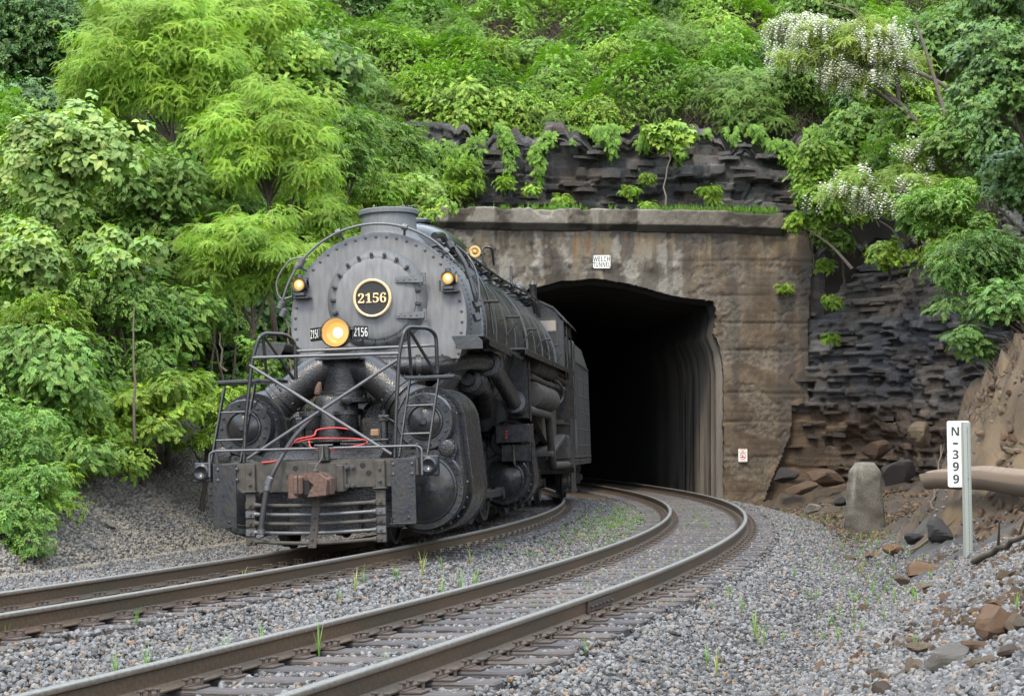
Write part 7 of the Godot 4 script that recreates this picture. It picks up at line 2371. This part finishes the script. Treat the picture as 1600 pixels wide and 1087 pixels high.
func build_cover() -> void:
	# creepers and seedlings that clothe the slopes, too many to count
	for v in 3:
		var buf := PackedFloat32Array()
		var buf2 := PackedFloat32Array()
		var twig := PackedFloat32Array()
		for i in 40000:
			var d := rng.randf_range(57.3, 74.5)
			var half := d * 0.36
			var x := rng.randf_range(-half - 2.0, half + 2.0)
			if rng.randf() < 0.12:
				push(twig, Basis(Vector3.UP, rng.randf() * TAU) * rng.randf_range(0.9, 1.9), Vector3(x, hill_y(x, d), -d), Color.WHITE)
			var h := thicket(x, d)
			var brown := nz.get_noise_2d(x * 6.0 + 400.0, d * 6.0)
			if h < 0.2 or (brown < -0.26 and rng.randf() < 0.9):
				continue
			leafage(buf2 if species(x, d) > 0.6 else buf, x, d, hill_y(x, d), h * 2.3, rng.randf_range(0.75, 1.15))
		for i in 27000:
			var d := rng.randf_range(23.5, 54.5)
			var j := trk(d)
			var left := i % 4 > 0
			var u := rng.randf_range(-26.0, -9.9) if left else rng.randf_range(7.2, 22.0)
			var x: float = tx[j] + u / tc[j]
			if absf(x) > d * 0.36 + 4.5 or (not left and (d < 34.0 or x < 11.5)):
				continue
			if not left and ground_y(x, d) < 2.6:
				continue
			var h := thicket(x, d)
			if left:
				h *= sst(-9.9, -11.2, u + nz.get_noise_2d(d * 16.0, u) * 1.2)
			if h < 0.08:
				continue
			leafage(buf2 if species(x, d) > 0.55 else buf, x, d, ground_y(x, d), h * ((1.9 + 1.3 * sst(27.0, 33.0, d)) if left else 1.5), rng.randf_range(0.7, 1.1))
			if left and i % 9 == 0:
				push(twig, Basis(Vector3.UP, rng.randf() * TAU) * rng.randf_range(0.6, 1.3), Vector3(x, ground_y(x, d), -d), Color.WHITE)
		# what hangs over the rim of the ledge
		for i in 4200:
			var x := rng.randf_range(-7.0, 13.0)
			var over := nf.get_noise_1d(x * 14.0 + 40.0) + 0.12 + 0.5 * sst(1.5, -2.5, x)
			if rng.randf() > 0.05 + over * 2.5:
				continue
			var y := 13.1 - 0.8 * clampf(0.5 + 1.6 * nf.get_noise_1d(x * 9.0), 0.0, 1.2) - rng.randf() * maxf(0.1, over * 3.2)
			push(buf, sprig_basis(Vector3(rng.randf_range(-0.5, 0.5), 0.6, 1.0), Vector3(rng.randf_range(-1, 1), -0.6, 1), rng.randf_range(0.7, 1.2)), Vector3(x, y, -56.2 + rng.randf_range(-0.3, 0.75)), Color(0.17, 0.31, 0.04) * rng.randf_range(0.7, 1.3))
		for i in 60:
			var d := rng.randf_range(22.0, 31.0)
			var u := foot(d) + rng.randf_range(0.8, 2.6)
			var x := between(tx, d) + u / between(tc, d)
			push(twig, Basis(Vector3.UP, rng.randf() * TAU) * rng.randf_range(0.25, 0.6), Vector3(x, ground_y(x, d), -d), Color.WHITE)
		# dry stalks along the mound's upper edge
		for i in 260:
			var d := rng.randf_range(22.0, 31.0)
			var j := trk(d)
			var u := rng.randf_range(-11.3, -9.2)
			var x: float = tx[j] + u / tc[j]
			push(twig, Basis(Vector3.UP, rng.randf() * TAU) * rng.randf_range(0.4, 0.9), Vector3(x, ground_y(x, d), -d), Color.WHITE)
		tag(multi("undergrowth", SPRIG["oval%d" % v], M.leaf, buf), "", "", "creepers and seedlings on the slopes", "stuff")
		tag(multi("undergrowth", SPRIG["%s%d" % [["frond", "lobed", "frond"][v], v]], M.leaf, buf2), "", "", "creepers and seedlings on the slopes", "stuff")
		tag(multi("brushwood", SPRIG["twigs%d" % v], M.dead_wood, twig), "", "", "dry brushwood on the slopes", "stuff")
	# grass on the coping and between the tracks
	for v in 3:
		var buf := PackedFloat32Array()
		for i in 420:
			var x := rng.randf_range(-2.5, 9.2)
			var dens := sst(4.0, 5.2, x) + 1.0 * exp(-pow((x - 1.3) / 0.7, 2.0)) + 0.12
			if rng.randf() > dens:
				continue
			var dd := portal_d(x) + rng.randf_range(0.1, 1.3)
			push(buf, Basis(Vector3.UP, rng.randf() * TAU) * rng.randf_range(0.2, 0.5), Vector3(x, 9.66, -dd), Color(0.15, 0.29, 0.04) * rng.randf_range(0.7, 1.2))
		for i in 230:
			var d := 33.0 + rng.randfn() * 5.5
			var j := trk(d)
			var u := -1.15 + rng.randfn() * 0.42
			if d < 22.0 or d > 47.0 or u > -0.2:
				continue
			push(buf, Basis(Vector3.UP, rng.randf() * TAU) * rng.randf_range(0.06, 0.2), Vector3(tx[j] + u / tc[j], ty[j] + profile(u, d), -d), Color(0.17, 0.29, 0.06) * rng.randf_range(0.7, 1.2))
		for i in 130:
			var d := rng.randf_range(15.0, 44.0)
			var j := trk(d)
			var u := rng.randf_range(0.3, 1.2) if i % 3 == 0 else 3.4 + rng.randfn() * 0.5 + clampf((d - 18.0) * 0.04, 0.0, 0.9)
			push(buf, Basis(Vector3.UP, rng.randf() * TAU) * rng.randf_range(0.08, 0.22), Vector3(tx[j] + u / tc[j], ty[j] + profile(u, d), -d), Color(0.16, 0.27, 0.05) * rng.randf_range(0.7, 1.2))
		tag(multi("grass", SPRIG["blade%d" % v], M.blade, buf), "", "", "grass on coping and ballast", "stuff")
	# single weeds one could count
	var wm := []
	for v in 3:
		wm.append(SPRIG["blade%d" % v])
	var first: MeshInstance3D = null
	var i := 0
	for w in [[Vector3(-2.990, -0.172, -17.850), 0.34, "leftmost of the grass weeds inside the empty track"],
			[Vector3(-1.458, -0.235, -12.200), 0.36, "second from the left of the grass weeds inside the empty track"],
			[Vector3(-0.926, -0.218, -11.700), 0.20, "third from the left of the grass weeds inside the empty track"],
			[Vector3(1.442, -0.163, -17.300), 0.20, "rightmost of the grass weeds inside the empty track"],
			[Vector3(-3.999, -0.187, -12.750), 0.30, "leftmost of the grass weeds between the two tracks, nearer ones"],
			[Vector3(-2.746, -0.246, -11.200), 0.32, "second from the left of the grass weeds between the two tracks, nearer ones"],
			[Vector3(-3.227, -0.167, -13.850), 0.26, "third from the left of the grass weeds between the two tracks, nearer ones"],
			[Vector3(-2.590, -0.254, -11.450), 0.30, "fourth from the left of the grass weeds between the two tracks, nearer ones"],
			[Vector3(-2.319, -0.257, -11.500), 0.36, "fifth from the left of the grass weeds between the two tracks, nearer ones"],
			[Vector3(-2.154, -0.252, -12.150), 0.34, "sixth from the left of the grass weeds between the two tracks, nearer ones"],
			[Vector3(-2.002, -0.247, -12.900), 0.30, "rightmost of the grass weeds between the two tracks, nearer ones"],
			[Vector3(-1.751, -0.176, -16.350), 0.24, "leftmost of the grass weeds between the two tracks, farther ones"],
			[Vector3(-1.668, -0.147, -17.150), 0.36, "second from the left of the grass weeds between the two tracks, farther ones"],
			[Vector3(-1.653, -0.131, -17.950), 0.30, "third from the left of the grass weeds between the two tracks, farther ones"],
			[Vector3(-1.407, -0.131, -19.150), 0.26, "fourth from the left of the grass weeds between the two tracks, farther ones"],
			[Vector3(-1.322, -0.132, -18.500), 0.30, "fifth from the left of the grass weeds between the two tracks, farther ones"],
			[Vector3(-1.070, -0.134, -19.250), 0.42, "sixth from the left of the grass weeds between the two tracks, farther ones"],
			[Vector3(-0.751, -0.219, -17.200), 0.40, "seventh from the left of the grass weeds between the two tracks, farther ones"],
			[Vector3(-0.881, -0.121, -20.150), 0.30, "eighth from the left of the grass weeds between the two tracks, farther ones"],
			[Vector3(-0.557, -0.218, -17.550), 0.45, "ninth from the left of the grass weeds between the two tracks, farther ones"],
			[Vector3(-0.550, -0.119, -21.300), 0.40, "tenth from the left of the grass weeds between the two tracks, farther ones"],
			[Vector3(-0.413, -0.215, -17.950), 0.42, "eleventh from the left of the grass weeds between the two tracks, farther ones"],
			[Vector3(-0.316, -0.099, -26.450), 0.30, "twelfth from the left of the grass weeds between the two tracks, farther ones"],
			[Vector3(-0.188, -0.095, -23.700), 0.22, "thirteenth from the left of the grass weeds between the two tracks, farther ones"],
			[Vector3(0.341, -0.199, -19.100), 0.24, "fourteenth from the left of the grass weeds between the two tracks, farther ones"],
			[Vector3(1.019, -0.183, -22.900), 0.24, "rightmost of the grass weeds between the two tracks, farther ones"],
			[Vector3(0.544, -0.178, -11.950), 0.25, "leftmost of the grass weeds on gravel right of the empty track"],
			[Vector3(1.526, -0.340, -12.650), 0.25, "second from the left of the grass weeds on gravel right of the empty track"],
			[Vector3(1.576, -0.389, -12.450), 0.28, "third from the left of the grass weeds on gravel right of the empty track"],
			[Vector3(2.206, -0.143, -16.350), 0.26, "fourth from the left of the grass weeds on gravel right of the empty track"],
			[Vector3(2.241, -0.213, -15.700), 0.24, "fifth from the left of the grass weeds on gravel right of the empty track"],
			[Vector3(2.205, -0.340, -14.650), 0.34, "sixth from the left of the grass weeds on gravel right of the empty track"],
			[Vector3(2.203, -0.368, -14.450), 0.28, "seventh from the left of the grass weeds on gravel right of the empty track"],
			[Vector3(2.268, -0.387, -14.500), 0.30, "eighth from the left of the grass weeds on gravel right of the empty track"],
			[Vector3(3.511, -0.192, -20.000), 0.24, "ninth from the left of the grass weeds on gravel right of the empty track"],
			[Vector3(3.399, -0.448, -17.150), 0.22, "tenth from the left of the grass weeds on gravel right of the empty track"],
			[Vector3(5.159, -0.419, -23.700), 0.30, "eleventh from the left of the grass weeds on gravel right of the empty track"],
			[Vector3(4.551, -0.454, -20.300), 0.25, "twelfth from the left of the grass weeds on gravel right of the empty track"],
			[Vector3(2.694, 0.007, -10.800), 0.20, "thirteenth from the left of the grass weeds on gravel right of the empty track"],
			[Vector3(3.180, 0.321, -10.150), 0.20, "rightmost of the grass weeds on gravel right of the empty track"]]:
		var p: Vector3 = w[0]
		var o := MeshInstance3D.new()
		o.mesh = wm[i % 3]
		var m: StandardMaterial3D = M.weed if i % 4 else M.weed_yellow
		o.material_override = m
		o.transform = Transform3D(Basis(Vector3.UP, rng.randf() * TAU) * Basis.from_scale(Vector3(w[1] * 0.75, w[1], w[1] * 0.75)), p)
		put(o, "grass_weed")
		tag(o, w[2], "weed", "tall grass weeds in the ballast")
		i += 1

func _ready() -> void:
	rng.seed = 20
	# ---- camera, sky, sun, exposure
	var cam := Camera3D.new()
	cam.name = "camera"
	cam.fov = 24.5406
	cam.near = 0.1
	cam.far = 400.0
	cam.position = Vector3(0, 1.2962, 0)
	cam.rotation.x = 0.069257
	add_child(cam)
	var env := Environment.new()
	env.background_mode = Environment.BG_SKY
	var sky := Sky.new()
	var sm := ProceduralSkyMaterial.new()
	sm.sky_top_color = Color(0.86, 0.91, 0.98)
	sm.sky_horizon_color = Color(0.93, 0.95, 0.97)
	sm.sky_curve = 0.2
	sm.ground_bottom_color = Color(0.25, 0.26, 0.22)
	sm.ground_horizon_color = Color(0.5, 0.52, 0.48)
	sm.sun_angle_max = 1.0
	sm.sky_energy_multiplier = 1.25
	sky.sky_material = sm
	env.sky = sky
	env.ambient_light_source = Environment.AMBIENT_SOURCE_SKY
	env.tonemap_mode = Environment.TONE_MAPPER_LINEAR
	env.tonemap_exposure = 2.6
	env.sdfgi_enabled = true
	env.ssao_enabled = true
	env.ssil_enabled = true
	var we := WorldEnvironment.new()
	we.name = "world_environment"
	we.environment = env
	add_child(we)
	var sun := DirectionalLight3D.new()
	sun.name = "sun"
	sun.light_color = Color(1.0, 0.95, 0.86)
	sun.light_energy = 0.5
	sun.light_angular_distance = 14.0
	sun.shadow_enabled = true
	sun.rotation_degrees = Vector3(-52, -24, 0)
	add_child(sun)
	# ---- the place
	nz.noise_type = FastNoiseLite.TYPE_SIMPLEX_SMOOTH
	nz.frequency = 0.03
	nz.fractal_octaves = 3
	nz.seed = 5
	nf.noise_type = FastNoiseLite.TYPE_SIMPLEX_SMOOTH
	nf.frequency = 0.05
	nf.fractal_octaves = 4
	nf.seed = 9
	for c in [ncell, ncval]:
		c.noise_type = FastNoiseLite.TYPE_CELLULAR
		c.frequency = 0.38
		c.fractal_type = FastNoiseLite.FRACTAL_NONE
		c.cellular_jitter = 1.0
		c.seed = 12
	ncell.cellular_return_type = FastNoiseLite.RETURN_DISTANCE
	ncval.cellular_return_type = FastNoiseLite.RETURN_CELL_VALUE
	materials()
	mat("tender_paint", lin(0.085, 0.088, 0.086), 0.55, 0.1, M.black_paint.albedo_texture, Vector3(1, 1, 1))
	mat("window_dust", lin(0.24, 0.21, 0.18), 0.35)
	for w in [["weed", Color(0.15, 0.28, 0.05)], ["weed_yellow", Color(0.3, 0.32, 0.08)]]:
		var m := mat(w[0], w[1].linear_to_srgb(), 0.55)
		m.vertex_color_use_as_albedo = true
		m.backlight_enabled = true
		m.backlight = Color(0.5, 0.7, 0.25)
	lay_line()
	stamp("start")
	build_ground()
	stamp("ground")
	build_hillside()
	build_portal()
	stamp("portal")
	build_cliffs()
	stamp("cliffs")
	build_tracks()
	stamp("tracks")
	build_engine()
	build_tender()
	stamp("engine")
	build_furniture()
	build_rocks()
	stamp("rocks")
	build_sprigs()
	build_plants()
	stamp("plants")
	build_cover()
	build_ballast()
	stamp("ballast")

var t_last := 0

func stamp(what: String) -> void:
	var t := Time.get_ticks_msec()
	print(what, " ", t - t_last, " ms")
	t_last = t
